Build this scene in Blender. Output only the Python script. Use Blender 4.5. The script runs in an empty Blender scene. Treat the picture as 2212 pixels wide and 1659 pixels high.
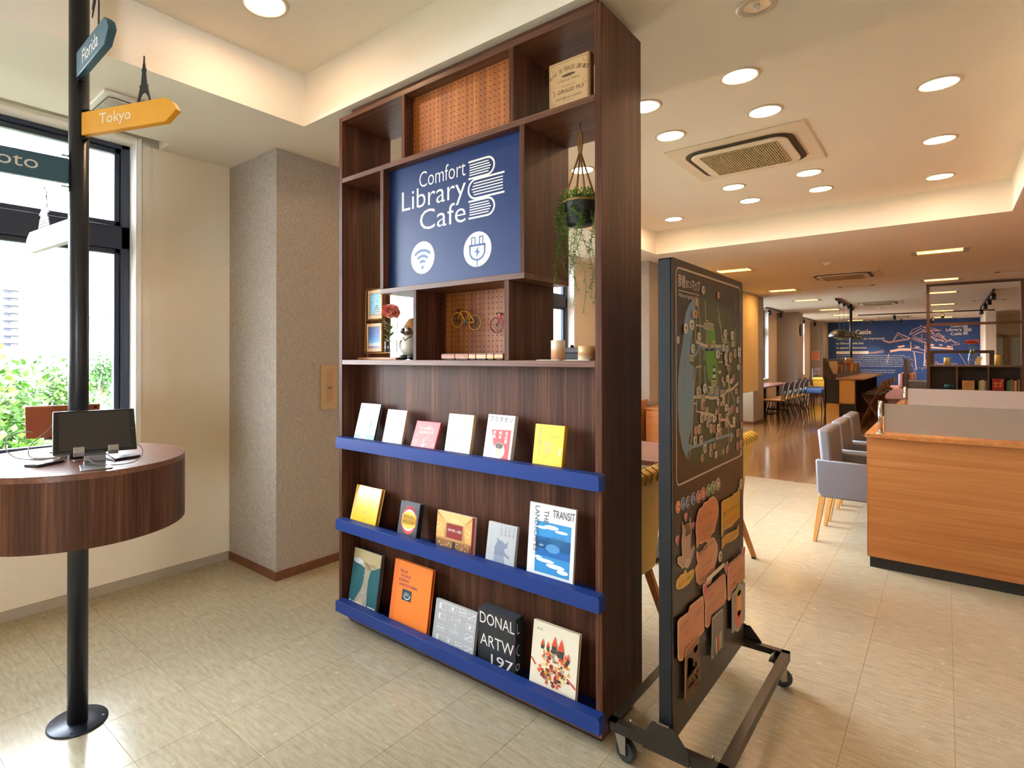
import bpy, math, random
from mathutils import Vector, Matrix
S = bpy.context.scene
COL = S.collection
R = random.Random(7)
PI = math.pi

# ---------------------------------------------------------------- camera, sky, exposure
CAM_H, YAW, PITCH, ROLL = 1.3932, 0.7239, 0.0047, -0.0006
cd = bpy.data.cameras.new('camera'); cam = bpy.data.objects.new('camera', cd); COL.objects.link(cam)
cd.sensor_width = 36.0; cd.lens = 1220.605 * 36.0 / 2212.0
cd.shift_x = (1106.0 - 963.34) / 2212.0; cd.shift_y = (766.775 - 829.5) / 2212.0
cd.clip_start = 0.05; cd.clip_end = 400
_r = Vector((math.cos(YAW), math.sin(YAW), 0)); _f = Vector((-math.sin(YAW), math.cos(YAW), 0)); _u = Vector((0, 0, 1))
_f2 = _f * math.cos(PITCH) + _u * math.sin(PITCH); _u2 = _u * math.cos(PITCH) - _f * math.sin(PITCH)
_r3 = _r * math.cos(ROLL) + _u2 * math.sin(ROLL); _u3 = _u2 * math.cos(ROLL) - _r * math.sin(ROLL)
m = Matrix((( _r3.x, _u3.x, -_f2.x, 0), (_r3.y, _u3.y, -_f2.y, 0), (_r3.z, _u3.z, -_f2.z, CAM_H), (0, 0, 0, 1)))
cam.matrix_world = m
S.camera = cam
SKY_STRENGTH = 36.0
LAMP = 46.0          # radiance of the round ceiling lamps
LAMP_RECT = 66.0
w = bpy.data.worlds.new('sky'); S.world = w; w.use_nodes = True
bg = w.node_tree.nodes['Background']; bg.inputs[0].default_value = (0.86, 0.94, 1.0, 1); bg.inputs[1].default_value = SKY_STRENGTH
S.view_settings.view_transform = 'Standard'; S.view_settings.look = 'None'
S.view_settings.gamma = 1.0; S.view_settings.use_curve_mapping = False
S.view_settings.exposure = 0.42
try:
    S.cycles.max_bounces = 10; S.cycles.diffuse_bounces = 6; S.cycles.glossy_bounces = 4
    S.cycles.transparent_max_bounces = 12; S.cycles.sample_clamp_indirect = 6.0; S.cycles.use_light_tree = True
    S.cycles.caustics_reflective = False; S.cycles.caustics_refractive = False
except Exception: pass

# ---------------------------------------------------------------- helpers
def lin(h):
    h = h.lstrip('#'); h = ''.join(c*2 for c in h) if len(h) == 3 else h; o = []
    for i in (0, 2, 4):
        c = int(h[i:i+2], 16) / 255.0
        o.append(c / 12.92 if c <= 0.04045 else ((c + 0.055) / 1.055) ** 2.4)
    return (o[0], o[1], o[2], 1.0)
def sc_(c, k): return (min(1, c[0]*k), min(1, c[1]*k), min(1, c[2]*k), 1)
MATS = {}
def newmat(name):
    mt = bpy.data.materials.new(name); mt.use_nodes = True
    nt = mt.node_tree; return mt, nt, nt.nodes['Principled BSDF'], nt.nodes, nt.links
def mat(hexc, rough=0.5, metal=0.0, var=0.06, nscale=9.0, bump=0.0, bscale=60.0, coat=0.0, emit=0.0, spec=0.5, trans=None):
    key = (hexc, rough, metal, var, nscale, bump, bscale, coat, emit, spec, trans)
    if key in MATS: return MATS[key]
    mt, nt, P, N, K = newmat('paint_' + hexc.strip('#') + '_%d' % len(MATS))
    c = lin(hexc)
    P.inputs['Roughness'].default_value = rough; P.inputs['Metallic'].default_value = metal
    P.inputs['Specular IOR Level'].default_value = spec
    if coat: P.inputs['Coat Weight'].default_value = coat; P.inputs['Coat Roughness'].default_value = 0.08
    if emit:
        P.inputs['Emission Color'].default_value = c; P.inputs['Emission Strength'].default_value = emit
        P.inputs['Base Color'].default_value = c
    else:
        tc = N.new('ShaderNodeTexCoord'); no = N.new('ShaderNodeTexNoise'); no.inputs['Scale'].default_value = nscale
        no.inputs['Detail'].default_value = 4
        rm = N.new('ShaderNodeMix'); rm.data_type = 'RGBA'
        rm.inputs[6].default_value = sc_(c, 1 - var); rm.inputs[7].default_value = sc_(c, 1 + var)
        K.new(tc.outputs['Object'], no.inputs['Vector']); K.new(no.outputs[0], rm.inputs[0]); K.new(rm.outputs[2], P.inputs['Base Color'])
        if bump:
            n2 = N.new('ShaderNodeTexNoise'); n2.inputs['Scale'].default_value = bscale; n2.inputs['Detail'].default_value = 3
            b = N.new('ShaderNodeBump'); b.inputs['Strength'].default_value = bump; b.inputs['Distance'].default_value = 0.002
            K.new(tc.outputs['Object'], n2.inputs['Vector']); K.new(n2.outputs[0], b.inputs['Height']); K.new(b.outputs[0], P.inputs['Normal'])
    MATS[key] = mt
    return mt
def wood(name, axis, cols, rough=0.38, k1=16.0, k2=130.0, coat=0.0, spec=0.5, along=1.0):
    """straight-grained veneer; the grain runs along the given world axis"""
    mt, nt, P, N, K = newmat(name)
    g = N.new('ShaderNodeNewGeometry')
    def streak(k, det):
        mp = N.new('ShaderNodeMapping'); s = [k, k, k]; s['XYZ'.index(axis)] = along * k / 45.0
        mp.inputs['Scale'].default_value = s
        no = N.new('ShaderNodeTexNoise'); no.inputs['Scale'].default_value = 1.0; no.inputs['Detail'].default_value = det; no.inputs['Roughness'].default_value = 0.6
        K.new(g.outputs['Position'], mp.inputs['Vector']); K.new(mp.outputs[0], no.inputs['Vector']); return no
    a = streak(k1, 3); b = streak(k2, 4)
    mx = N.new('ShaderNodeMix'); mx.data_type = 'FLOAT'; mx.inputs[0].default_value = 0.55
    K.new(a.outputs[0], mx.inputs[2]); K.new(b.outputs[0], mx.inputs[3])
    rp = N.new('ShaderNodeValToRGB'); e = rp.color_ramp.elements
    e[0].position = 0.30; e[0].color = lin(cols[0]); e[1].position = 0.70; e[1].color = lin(cols[2])
    q = e.new(0.5); q.color = lin(cols[1])
    K.new(mx.outputs[0], rp.inputs[0]); K.new(rp.outputs[0], P.inputs['Base Color'])
    P.inputs['Roughness'].default_value = rough; P.inputs['Specular IOR Level'].default_value = spec
    if coat: P.inputs['Coat Weight'].default_value = coat; P.inputs['Coat Roughness'].default_value = 0.12
    bp = N.new('ShaderNodeBump'); bp.inputs['Strength'].default_value = 0.06; bp.inputs['Distance'].default_value = 0.001
    K.new(b.outputs[0], bp.inputs['Height']); K.new(bp.outputs[0], P.inputs['Normal'])
    return mt
def glassmat(name, tint=(1, 1, 1, 1), refl=0.08, rough=0.0, milky=0.0, milk='#d8d0c8'):
    mt, nt, P, N, K = newmat(name); N.remove(P)
    out = N['Material Output']
    t = N.new('ShaderNodeBsdfTransparent'); t.inputs[0].default_value = tint
    gl = N.new('ShaderNodeBsdfGlossy'); gl.inputs['Roughness'].default_value = rough
    fr = N.new('ShaderNodeFresnel'); fr.inputs[0].default_value = 1.45
    ml = N.new('ShaderNodeMath'); ml.operation = 'MULTIPLY_ADD'; ml.inputs[1].default_value = 0.8; ml.inputs[2].default_value = refl * 0.2
    K.new(fr.outputs[0], ml.inputs[0])
    last = t
    if milky:
        d = N.new('ShaderNodeBsdfDiffuse'); d.inputs[0].default_value = lin(milk)
        tl = N.new('ShaderNodeBsdfTranslucent'); tl.inputs[0].default_value = lin(milk)
        a0 = N.new('ShaderNodeMixShader'); a0.inputs[0].default_value = 0.45; K.new(d.outputs[0], a0.inputs[1]); K.new(tl.outputs[0], a0.inputs[2])
        a1 = N.new('ShaderNodeMixShader'); a1.inputs[0].default_value = milky; K.new(t.outputs[0], a1.inputs[1]); K.new(a0.outputs[0], a1.inputs[2]); last = a1
    mx = N.new('ShaderNodeMixShader'); K.new(ml.outputs[0], mx.inputs[0]); K.new(last.outputs[0], mx.inputs[1]); K.new(gl.outputs[0], mx.inputs[2])
    K.new(mx.outputs[0], out.inputs['Surface'])
    return mt

ORG = {}
def _perp(d):
    d = d.normalized(); a = Vector((0, 0, 1)) if abs(d.z) < 0.9 else Vector((1, 0, 0))
    u = d.cross(a).normalized(); return u, d.cross(u).normalized()
_TXT = {}
def text_geo(body, offset=0.0):
    k = (body, offset)
    if k in _TXT: return _TXT[k]
    cu = bpy.data.curves.new('txt', 'FONT'); cu.body = body; cu.size = 1.0; cu.offset = offset; cu.resolution_u = 3
    ob = bpy.data.objects.new('txt', cu)
    me = bpy.data.meshes.new_from_object(ob)
    vs = [(v.co.x, v.co.y) for v in me.vertices]; fs = [tuple(p.vertices) for p in me.polygons]
    bpy.data.objects.remove(ob); bpy.data.meshes.remove(me); bpy.data.curves.remove(cu)
    if vs:
        x0 = min(v[0] for v in vs); x1 = max(v[0] for v in vs); y0 = min(v[1] for v in vs); y1 = max(v[1] for v in vs)
    else: x0 = y0 = 0; x1 = y1 = 1
    _TXT[k] = (vs, fs, x0, x1, y0, y1)
    return _TXT[k]
class MB:
    def __init__(s): s.v = []; s.f = []; s.sm = []
    def add(s, vs, fs, smooth=False):
        n = len(s.v); s.v += [Vector(q) for q in vs]
        for f in fs: s.f.append(tuple(i + n for i in f)); s.sm.append(smooth)
        return s
    def box(s, x0, y0, z0, x1, y1, z1):
        return s.add([(x0,y0,z0),(x1,y0,z0),(x1,y1,z0),(x0,y1,z0),(x0,y0,z1),(x1,y0,z1),(x1,y1,z1),(x0,y1,z1)],
                     [(0,3,2,1),(4,5,6,7),(0,1,5,4),(1,2,6,5),(2,3,7,6),(3,0,4,7)])
    def obb(s, c, ax, ay, az):
        c = Vector(c); ax = Vector(ax); ay = Vector(ay); az = Vector(az)
        vs = [c + ax*i + ay*j + az*k for k in (-1, 1) for (i, j) in ((-1,-1),(1,-1),(1,1),(-1,1))]
        return s.add(vs, [(0,3,2,1),(4,5,6,7),(0,1,5,4),(1,2,6,5),(2,3,7,6),(3,0,4,7)])
    def bar(s, a, b, w, h=None, up=(0, 0, 1)):
        a = Vector(a); b = Vector(b); d = (b - a); h = h or w; up = Vector(up)
        if abs(d.normalized().dot(up)) > 0.98: up = Vector((0, 1, 0))
        x = d.cross(up).normalized(); z = x.cross(d).normalized()
        return s.obb((a + b) / 2, d / 2, x * w / 2, z * h / 2)
    def cyl(s, a, b, r, r2=None, n=16, smooth=True):
        a = Vector(a); b = Vector(b); r2 = r if r2 is None else r2; u, v = _perp(b - a)
        ring = lambda c, q: [c + (u * math.cos(2*PI*i/n) + v * math.sin(2*PI*i/n)) * q for i in range(n)]
        k = len(s.v); s.v += ring(a, r) + ring(b, r2)
        for i in range(n): s.f.append((k+i, k+(i+1) % n, k+n+(i+1) % n, k+n+i)); s.sm.append(smooth)
        s.f.append(tuple(k+n-1-i for i in range(n))); s.sm.append(False)
        s.f.append(tuple(k+n+i for i in range(n))); s.sm.append(False)
        return s
    def tube(s, pts, r, n=8, closed=False):
        pts = [Vector(p) for p in pts]; m_ = len(pts); k = len(s.v)
        rad = r if isinstance(r, (list, tuple)) else [r] * m_
        u = None
        for i, p in enumerate(pts):
            d = (pts[(i+1) % m_] - pts[i-1]) if (closed or 0 < i < m_-1) else (pts[1]-pts[0] if i == 0 else pts[-1]-pts[-2])
            d = d.normalized()
            if u is None: u, v = _perp(d)
            else:
                u = (u - d * u.dot(d)); u = u.normalized() if u.length > 1e-6 else _perp(d)[0]; v = d.cross(u)
            for j in range(n): s.v.append(p + (u*math.cos(2*PI*j/n) + v*math.sin(2*PI*j/n)) * rad[i])
        for i in range(m_ if closed else m_-1):
            a = k + i*n; b = k + ((i+1) % m_)*n
            for j in range(n): s.f.append((a+j, a+(j+1) % n, b+(j+1) % n, b+j)); s.sm.append(True)
        if not closed:
            s.f.append(tuple(k+n-1-j for j in range(n))); s.sm.append(False)
            s.f.append(tuple(k+(m_-1)*n+j for j in range(n))); s.sm.append(False)
        return s
    def lathe(s, c, prof, n=24, sx=1.0, sy=1.0):
        c = Vector(c); k = len(s.v); m_ = len(prof)
        for r, z in prof:
            for j in range(n): s.v.append(c + Vector((math.cos(2*PI*j/n)*r*sx, math.sin(2*PI*j/n)*r*sy, z)))
        for i in range(m_-1):
            for j in range(n): s.f.append((k+i*n+j, k+i*n+(j+1) % n, k+(i+1)*n+(j+1) % n, k+(i+1)*n+j)); s.sm.append(True)
        if prof[0][0] > 1e-5: s.f.append(tuple(k+n-1-j for j in range(n))); s.sm.append(False)
        if prof[-1][0] > 1e-5: s.f.append(tuple(k+(m_-1)*n+j for j in range(n))); s.sm.append(False)
        return s
    def ball(s, c, r, n=14, sx=1, sy=1, sz=1):
        return s.lathe(c, [(max(1e-6, r*math.sin(PI*i/8)) , -r*sz*math.cos(PI*i/8)) for i in range(9)], n, sx, sy)
    def prism(s, pts, off):
        pts = [Vector(p) for p in pts]; off = Vector(off); n = len(pts); k = len(s.v)
        nrm = Vector((0, 0, 0))
        for i in range(n): nrm += pts[i].cross(pts[(i+1) % n])
        if nrm.dot(off) > 0: pts = pts[::-1]
        s.v += pts + [p + off for p in pts]
        s.f.append(tuple(range(k, k+n))); s.sm.append(False)
        s.f.append(tuple(k+n+n-1-i for i in range(n))); s.sm.append(False)
        for i in range(n): s.f.append((k+(i+1) % n, k+i, k+n+i, k+n+(i+1) % n)); s.sm.append(False)
        return s
    def build(s, name, mt, parent=None, bevel=0.0, seg=2, sharp=None):
        if parent is None:
            xs = [q.x for q in s.v]; ys = [q.y for q in s.v]; zs = [q.z for q in s.v]
            org = Vector(((min(xs)+max(xs))/2, (min(ys)+max(ys))/2, min(zs)))
        else: org = ORG.get(parent.name, Vector((0, 0, 0)))
        me = bpy.data.meshes.new(name); me.from_pydata([tuple(q - org) for q in s.v], [], s.f); 
        if any(s.sm): me.polygons.foreach_set('use_smooth', s.sm)
        if bevel and seg > 1 or sharp:
            me.polygons.foreach_set('use_smooth', [True]*len(s.f)); me.set_sharp_from_angle(angle=math.radians(sharp or 40))
        me.materials.append(mt); me.update()
        o = bpy.data.objects.new(name, me); COL.objects.link(o)
        if parent is None: o.location = org
        else: o.parent = parent
        ORG[o.name] = org
        if bevel:
            b = o.modifiers.new('bevel', 'BEVEL'); b.width = bevel; b.segments = seg; b.limit_method = 'ANGLE'; b.angle_limit = math.radians(40)
        return o
def T(name, label, cat, loc=(0, 0, 0), group=None, world=True, rz=0.0):
    o = bpy.data.objects.new(name, None); COL.objects.link(o); o.empty_display_size = 0.1
    o.location = loc; o.rotation_euler = (0, 0, rz); o['label'] = label; o['category'] = cat
    if group: o['group'] = group
    ORG[o.name] = Vector(loc) if world else Vector((0, 0, 0))
    return o
def tag(o, label, cat, group=None):
    o['label'] = label; o['category'] = cat
    if group: o['group'] = group
    return o
def ST(o): o['kind'] = 'structure'; return o
def copy_tree(o, parent=None):
    c = o.copy(); COL.objects.link(c); ORG[c.name] = ORG.get(o.name, Vector((0, 0, 0)))
    if parent is not None: c.parent = parent
    for ch in o.children: copy_tree(ch, c)
    return c
def put(src, loc, rz=0.0, label=None, first=False, group=None):
    o = src if first else copy_tree(src)
    o.location = loc; o.rotation_euler = (0, 0, rz)
    if label: o['label'] = label
    if group: o['group'] = group
    return o
class Face:
    """flat print on a planar face: every colour becomes one thin child mesh"""
    def __init__(s, parent, o, ux, uy, n, name='print', step=0.0003, rough=0.45, start=1):
        s.p = parent; s.o = Vector(o); s.ux = Vector(ux).normalized(); s.uy = Vector(uy).normalized(); s.n = Vector(n).normalized()
        s.name = name; s.step = step; s.k = start; s.b = {}; s.rough = rough
    def layer(s, n=1): s.k += n; return s
    def P(s, u, v): return s.o + s.ux*u + s.uy*v + s.n*(s.step*s.k)
    def mb(s, c): return s.b.setdefault(c, MB())
    def poly(s, c, pts):
        q = [s.P(*p) for p in pts]; nr = Vector((0, 0, 0))
        for i in range(len(q)): nr += (q[i]-s.o).cross(q[(i+1) % len(q)]-s.o)
        if nr.dot(s.n) < 0: q = q[::-1]
        s.mb(c).add(q, [tuple(range(len(q)))]); return s
    def rect(s, c, u0, v0, u1, v1): return s.poly(c, [(u0, v0), (u1, v0), (u1, v1), (u0, v1)])
    def ell(s, c, u, v, a, b=None, n=24, a0=0, a1=2*PI):
        b = a if b is None else b
        return s.poly(c, [(u+a*math.cos(a0+(a1-a0)*i/n), v+b*math.sin(a0+(a1-a0)*i/n)) for i in range(n)])
    def line(s, c, pts, w):
        m_ = s.mb(c); P_ = [Vector((p[0], p[1])) for p in pts]; L = []; Rr = []
        for i, p in enumerate(P_):
            d1 = (P_[i]-P_[i-1]).normalized() if i > 0 else (P_[1]-P_[0]).normalized()
            d2 = (P_[i+1]-P_[i]).normalized() if i < len(P_)-1 else d1
            nn = Vector((-(d1+d2).y, (d1+d2).x)); nn = nn.normalized() if nn.length > 1e-6 else Vector((-d1.y, d1.x))
            kk = 1/max(0.5, nn.dot(Vector((-d1.y, d1.x))))
            L.append(p + nn*w/2*kk); Rr.append(p - nn*w/2*kk)
        vs = [s.P(q.x, q.y) for q in L] + [s.P(q.x, q.y) for q in Rr]; n = len(L)
        flip = s.ux.cross(s.uy).dot(s.n) < 0
        m_.add(vs, [((n+i, n+i+1, i+1, i) if not flip else (i, i+1, n+i+1, n+i)) for i in range(n-1)]); return s
    def arc(s, c, u, v, r, a0, a1, w, n=14):
        return s.line(c, [(u+r*math.cos(a0+(a1-a0)*i/n), v+r*math.sin(a0+(a1-a0)*i/n)) for i in range(n+1)], w)
    def text(s, c, body, u, v, size=None, width=None, height=None, align='L', offset=0.0, rot=0.0):
        vs, fs, x0, x1, y0, y1 = text_geo(body, offset)
        if not vs: return s
        if height: ky = height/(y1-y0)
        elif size: ky = size
        else: ky = width/(x1-x0)
        kx = width/(x1-x0) if width else ky
        ox = {'L': x0, 'C': (x0+x1)/2, 'R': x1}[align]; oy = y0 if height else 0
        cr, sr = math.cos(rot), math.sin(rot); q = []
        for x, y in vs:
            a = (x-ox)*kx; b_ = (y-oy)*ky; q.append(s.P(u + a*cr - b_*sr, v + a*sr + b_*cr))
        s.mb(c).add(q, fs); return s
    def done(s, names=None):
        o = []
        for c, m_ in s.b.items():
            o.append(m_.build((names or {}).get(c, s.name), c if not isinstance(c, str) else mat(c, s.rough, var=0.02), s.p))
        return o
def grid_plane(mb, us, vs, holes, P):
    us = sorted(set(us)); vs = sorted(set(vs))
    for i in range(len(us)-1):
        for j in range(len(vs)-1):
            cu = (us[i]+us[i+1])/2; cv = (vs[j]+vs[j+1])/2
            if any(h[0] < cu < h[1] and h[2] < cv < h[3] for h in holes): continue
            mb.add([P(us[i], vs[j]), P(us[i+1], vs[j]), P(us[i+1], vs[j+1]), P(us[i], vs[j+1])], [(0, 1, 2, 3)])
# ---------------------------------------------------------------- measured outlines for the map board and the mural
MAP_LAND = [(2.105,1.604),(2.152,1.612),(2.244,1.617),(2.319,1.611),(2.399,1.6),(2.508,1.587),(2.58,1.566),(2.626,1.524),(2.654,1.472),(2.652,1.278),(2.646,1.173),(2.636,1.095),(2.602,1.034),(2.529,1.004),(2.409,1.0),(2.298,1.009),(2.21,1.0),(2.12,1.002),(2.054,1.016),(2.007,1.042),(1.962,1.085),(1.93,1.15),(1.917,1.243),(1.923,1.325),(1.941,1.383),(1.968,1.445),(1.98,1.508),(2.002,1.551),(2.04,1.582),(2.072,1.596)]
MAP_LAKE = [(2.105,1.604),(2.094,1.57),(2.107,1.558),(2.068,1.49),(2.058,1.458),(2.057,1.425),(2.038,1.374),(2.086,1.36),(2.086,1.338),(2.079,1.277),(2.065,1.191),(2.055,1.138),(2.027,1.113),(2.026,1.096),(2.042,1.086),(2.036,1.072),(2.014,1.064),(2.007,1.042),(1.962,1.085),(1.93,1.15),(1.917,1.243),(1.923,1.325),(1.941,1.383),(1.968,1.445),(1.98,1.508),(2.002,1.551),(2.04,1.582),(2.072,1.596)]
MAP_GREEN = [[(2.24,1.528),(2.28,1.53),(2.311,1.503),(2.326,1.502),(2.333,1.452),(2.272,1.442),(2.224,1.442),(2.232,1.496)],[(2.224,1.427),(2.318,1.424),(2.333,1.419),(2.349,1.393),(2.356,1.357),(2.356,1.337),(2.359,1.289),(2.316,1.28),(2.241,1.309),(2.224,1.349),(2.213,1.382),(2.192,1.404),(2.22,1.409)]]
MAP_RIVER = [[(2.048,1.079),(2.182,1.076),(2.33,1.079),(2.435,1.076),(2.557,1.075),(2.584,1.061)]]
MAP_MOAT = [[(2.15,1.442),(2.185,1.427),(2.422,1.425)],[(2.213,1.427),(2.199,1.404),(2.192,1.382)],[(2.14,1.44),(2.123,1.413),(2.083,1.4),(2.064,1.382)],[(2.202,1.363),(2.205,1.299),(2.241,1.254),(2.363,1.245)]]
MAP_ROADS = [[(2.121,1.603),(2.144,1.538),(2.15,1.438),(2.146,1.363),(2.142,1.285),(2.156,1.274),(2.155,1.193)],[(2.206,1.604),(2.214,1.532),(2.243,1.529)],[(2.221,1.501),(2.221,1.441)],[(2.362,1.589),(2.39,1.539),(2.422,1.454)],[(2.107,1.553),(2.104,1.509),(2.1,1.448)],[(2.107,1.509),(2.2,1.507)],[(2.607,1.517),(2.607,1.461)],[(2.507,1.461),(2.511,1.418)],[(2.029,1.041),(2.055,1.117),(2.072,1.212),(2.079,1.277),(2.103,1.359),(2.164,1.361)],[(2.108,1.241),(2.105,1.201),(2.155,1.192)],[(2.079,1.23),(2.108,1.229)],[(2.367,1.279),(2.37,1.163)],[(2.506,1.332),(2.499,1.133),(2.503,1.01)],[(2.241,1.282),(2.355,1.276)],[(2.373,1.409),(2.421,1.409)],[(2.372,1.375),(2.421,1.375)],[(2.536,1.257),(2.59,1.213),(2.598,1.109)]]
MAP_ROADS_W = [[(2.1,1.45),(2.214,1.436),(2.422,1.438)],[(2.079,1.253),(2.234,1.245),(2.27,1.239),(2.371,1.235)],[(2.395,1.241),(2.445,1.241),(2.47,1.255),(2.568,1.263),(2.652,1.284)],[(2.155,1.192),(2.24,1.181),(2.315,1.169),(2.342,1.151)],[(2.394,1.147),(2.495,1.138),(2.539,1.107),(2.603,1.106)],[(2.364,1.336),(2.404,1.335)]]
MAP_TAGS = [('彦根総合運動公園',(2.251,1.51),0.022),('外町',(2.31,1.444),0.022),('彦根城',(2.309,1.293),0.022),('芹橋',(2.183,1.245),0.022),('銀座町',(2.416,1.253),0.018),('スイス',(2.574,1.45),0.02),('古沢町',(2.46,1.461),0.018),('大薮',(2.06,1.391),0.02),('佐和町',(2.282,1.267),0.018),('PARK',(2.222,1.198),0.014),('PARK',(2.43,1.016),0.014)]
MAGNETS = [(2.18,1.64,0.034,0.032,'w','o'),(2.361,1.635,0.032,0.029,'o','o'),(1.985,1.492,0.036,0.035,'w','r'),(2.053,1.507,0.046,0.036,'w','r'),(1.915,1.451,0.021,0.028,'w','o'),(2.079,1.546,0.052,0.028,'o','r'),(2.111,1.588,0.033,0.026,'o','s'),(2.127,1.468,0.034,0.031,'w','r'),(2.057,1.423,0.037,0.036,'w','o'),(2.456,1.49,0.042,0.037,'w','o'),(2.55,1.484,0.041,0.039,'w','r'),(2.422,1.431,0.033,0.03,'w','r'),(2.475,1.427,0.032,0.035,'w','o'),(2.349,1.405,0.047,0.031,'w','r'),(2.451,1.395,0.037,0.035,'w','o'),(2.467,1.373,0.033,0.03,'w','r'),(2.524,1.393,0.035,0.043,'o','r'),(2.496,1.35,0.048,0.028,'r','o'),(2.597,1.41,0.04,0.039,'p','s'),(2.656,1.415,0.041,0.045,'w','r'),(2.66,1.38,0.032,0.021,'p','o'),(2.648,1.351,0.042,0.027,'w','o'),(2.118,1.271,0.037,0.038,'g','r'),(2.184,1.279,0.036,0.039,'w','o'),(2.173,1.218,0.03,0.034,'r','r'),(2.412,1.304,0.033,0.027,'o','o'),(2.474,1.307,0.034,0.03,'w','r'),(2.437,1.287,0.028,0.022,'w','o'),(2.564,1.306,0.033,0.028,'r','r'),(2.532,1.295,0.039,0.025,'w','s'),(2.338,1.262,0.032,0.021,'p','r'),(2.351,1.22,0.034,0.029,'w','o'),(2.395,1.21,0.036,0.02,'o','s'),(2.428,1.219,0.032,0.036,'w','o'),(2.461,1.19,0.039,0.03,'w','r'),(2.502,1.172,0.025,0.033,'p','r'),(2.549,1.179,0.032,0.038,'r','o'),(2.618,1.17,0.035,0.028,'w','o'),(2.604,1.249,0.033,0.026,'o','r'),(2.637,1.211,0.038,0.034,'w','s'),(2.329,1.182,0.037,0.024,'o','o'),(2.37,1.158,0.032,0.029,'o','r'),(2.474,1.155,0.034,0.028,'w','s'),(2.155,1.172,0.036,0.034,'g','r'),(2.197,1.171,0.032,0.022,'g','r'),(2.253,1.163,0.039,0.028,'g','r'),(2.3,1.156,0.036,0.026,'w','o'),(2.222,1.145,0.034,0.028,'o','o'),(2.269,1.125,0.034,0.035,'g','r'),(2.307,1.12,0.03,0.033,'r','r'),(2.35,1.119,0.032,0.033,'w','r'),(2.382,1.132,0.028,0.026,'r','s'),(2.382,1.1,0.032,0.031,'o','s'),(2.458,1.124,0.04,0.03,'o','o'),(2.575,1.129,0.037,0.031,'w','r'),(2.088,1.135,0.031,0.032,'o','o'),(2.124,1.136,0.035,0.033,'p','r'),(2.086,1.099,0.034,0.033,'g','r'),(2.145,1.096,0.037,0.031,'g','r'),(2.334,1.09,0.032,0.028,'p','r'),(2.534,1.06,0.039,0.031,'o','s'),(2.631,1.072,0.043,0.037,'p','r'),(2.689,1.097,0.029,0.03,'p','r'),(2.195,1.057,0.037,0.034,'g','r'),(2.26,1.057,0.034,0.021,'o','s'),(2.299,1.054,0.026,0.026,'o','o'),(2.265,1.032,0.034,0.03,'p','r'),(2.323,1.018,0.031,0.031,'w','s'),(2.471,1.021,0.034,0.032,'r','s'),(2.163,1.027,0.032,0.031,'o','o'),(2.63,1.015,0.034,0.037,'r','r'),(2.676,1.019,0.029,0.035,'p','r'),(2.685,0.98,0.025,0.029,'w','o'),(2.676,0.846,0.044,0.05,'w','o'),(2.369,0.615,0.044,0.045,'w','o')]
LETTER_MAGS = [('こ',1.916,0.897,0.041,0.041,'#d9731f'),('ん',1.966,0.899,0.043,0.042,'#2f5c9a'),('ぎ',2.017,0.894,0.044,0.042,'#2d3b5c'),('へ',2.071,0.896,0.046,0.043,'#2f4f86'),('の',2.124,0.893,0.049,0.044,'#b8352f'),('お',2.177,0.895,0.05,0.045,'#b8352f'),('す',2.24,0.895,0.052,0.046,'#2f7a2b'),('す',2.297,0.897,0.055,0.047,'#2f7a2b'),('め',2.356,0.899,0.057,0.048,'#8a6a5c')]
HEARTS = [(1.989,0.85,0.029,0.027),(2.065,0.804,0.029,0.024),(1.908,0.79,0.032,0.031),(2.678,0.554,0.05,0.05),(2.424,0.558,0.05,0.049),(2.157,0.547,0.045,0.07)]
CLOUD1 = [(2.091,0.717),(2.088,0.736),(2.088,0.76),(2.081,0.781),(2.085,0.806),(2.098,0.832),(2.118,0.85),(2.159,0.851),(2.173,0.863),(2.216,0.86),(2.237,0.867),(2.282,0.867),(2.312,0.853),(2.339,0.831),(2.347,0.804),(2.339,0.777),(2.311,0.752),(2.296,0.729),(2.255,0.727),(2.243,0.712),(2.218,0.705),(2.179,0.72),(2.144,0.719),(2.117,0.727)]
CLOUD2 = [(2.097,0.705),(2.124,0.692),(2.151,0.695),(2.179,0.7),(2.214,0.703),(2.236,0.709),(2.273,0.712),(2.303,0.704),(2.319,0.689),(2.342,0.667),(2.349,0.638),(2.333,0.616),(2.31,0.594),(2.302,0.573),(2.255,0.542),(2.218,0.548),(2.173,0.57),(2.13,0.574),(2.096,0.596),(2.087,0.63),(2.08,0.649),(2.11,0.658),(2.1,0.678)]
SIGN1 = [(2.387,0.822),(2.408,0.826),(2.545,0.82),(2.554,0.826),(2.618,0.823),(2.638,0.841),(2.647,0.822),(2.646,0.712),(2.617,0.708),(2.548,0.702),(2.535,0.697),(2.415,0.707),(2.402,0.683),(2.386,0.687)]
SIGN2 = [(2.402,0.674),(2.456,0.68),(2.534,0.672),(2.617,0.663),(2.641,0.679),(2.64,0.635),(2.598,0.629),(2.525,0.634),(2.464,0.641),(2.422,0.642),(2.402,0.632)]
BUBBLE = [(1.894,0.64),(1.902,0.658),(1.938,0.666),(1.969,0.663),(1.979,0.675),(1.999,0.654),(2.063,0.652),(2.075,0.64),(2.063,0.625),(2.015,0.614),(1.953,0.617),(1.909,0.626)]
CARD1 = [(1.889,0.529),(1.904,0.534),(1.991,0.526),(2.006,0.542),(2.138,0.535),(2.152,0.522),(2.154,0.403),(2.128,0.401),(1.974,0.41),(1.929,0.385),(1.9,0.397),(1.89,0.411)]
CARD2 = [(2.168,0.537),(2.191,0.544),(2.394,0.541),(2.421,0.53),(2.435,0.433),(2.403,0.421),(2.236,0.432),(2.217,0.4),(2.19,0.401),(2.168,0.415)]
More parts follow.
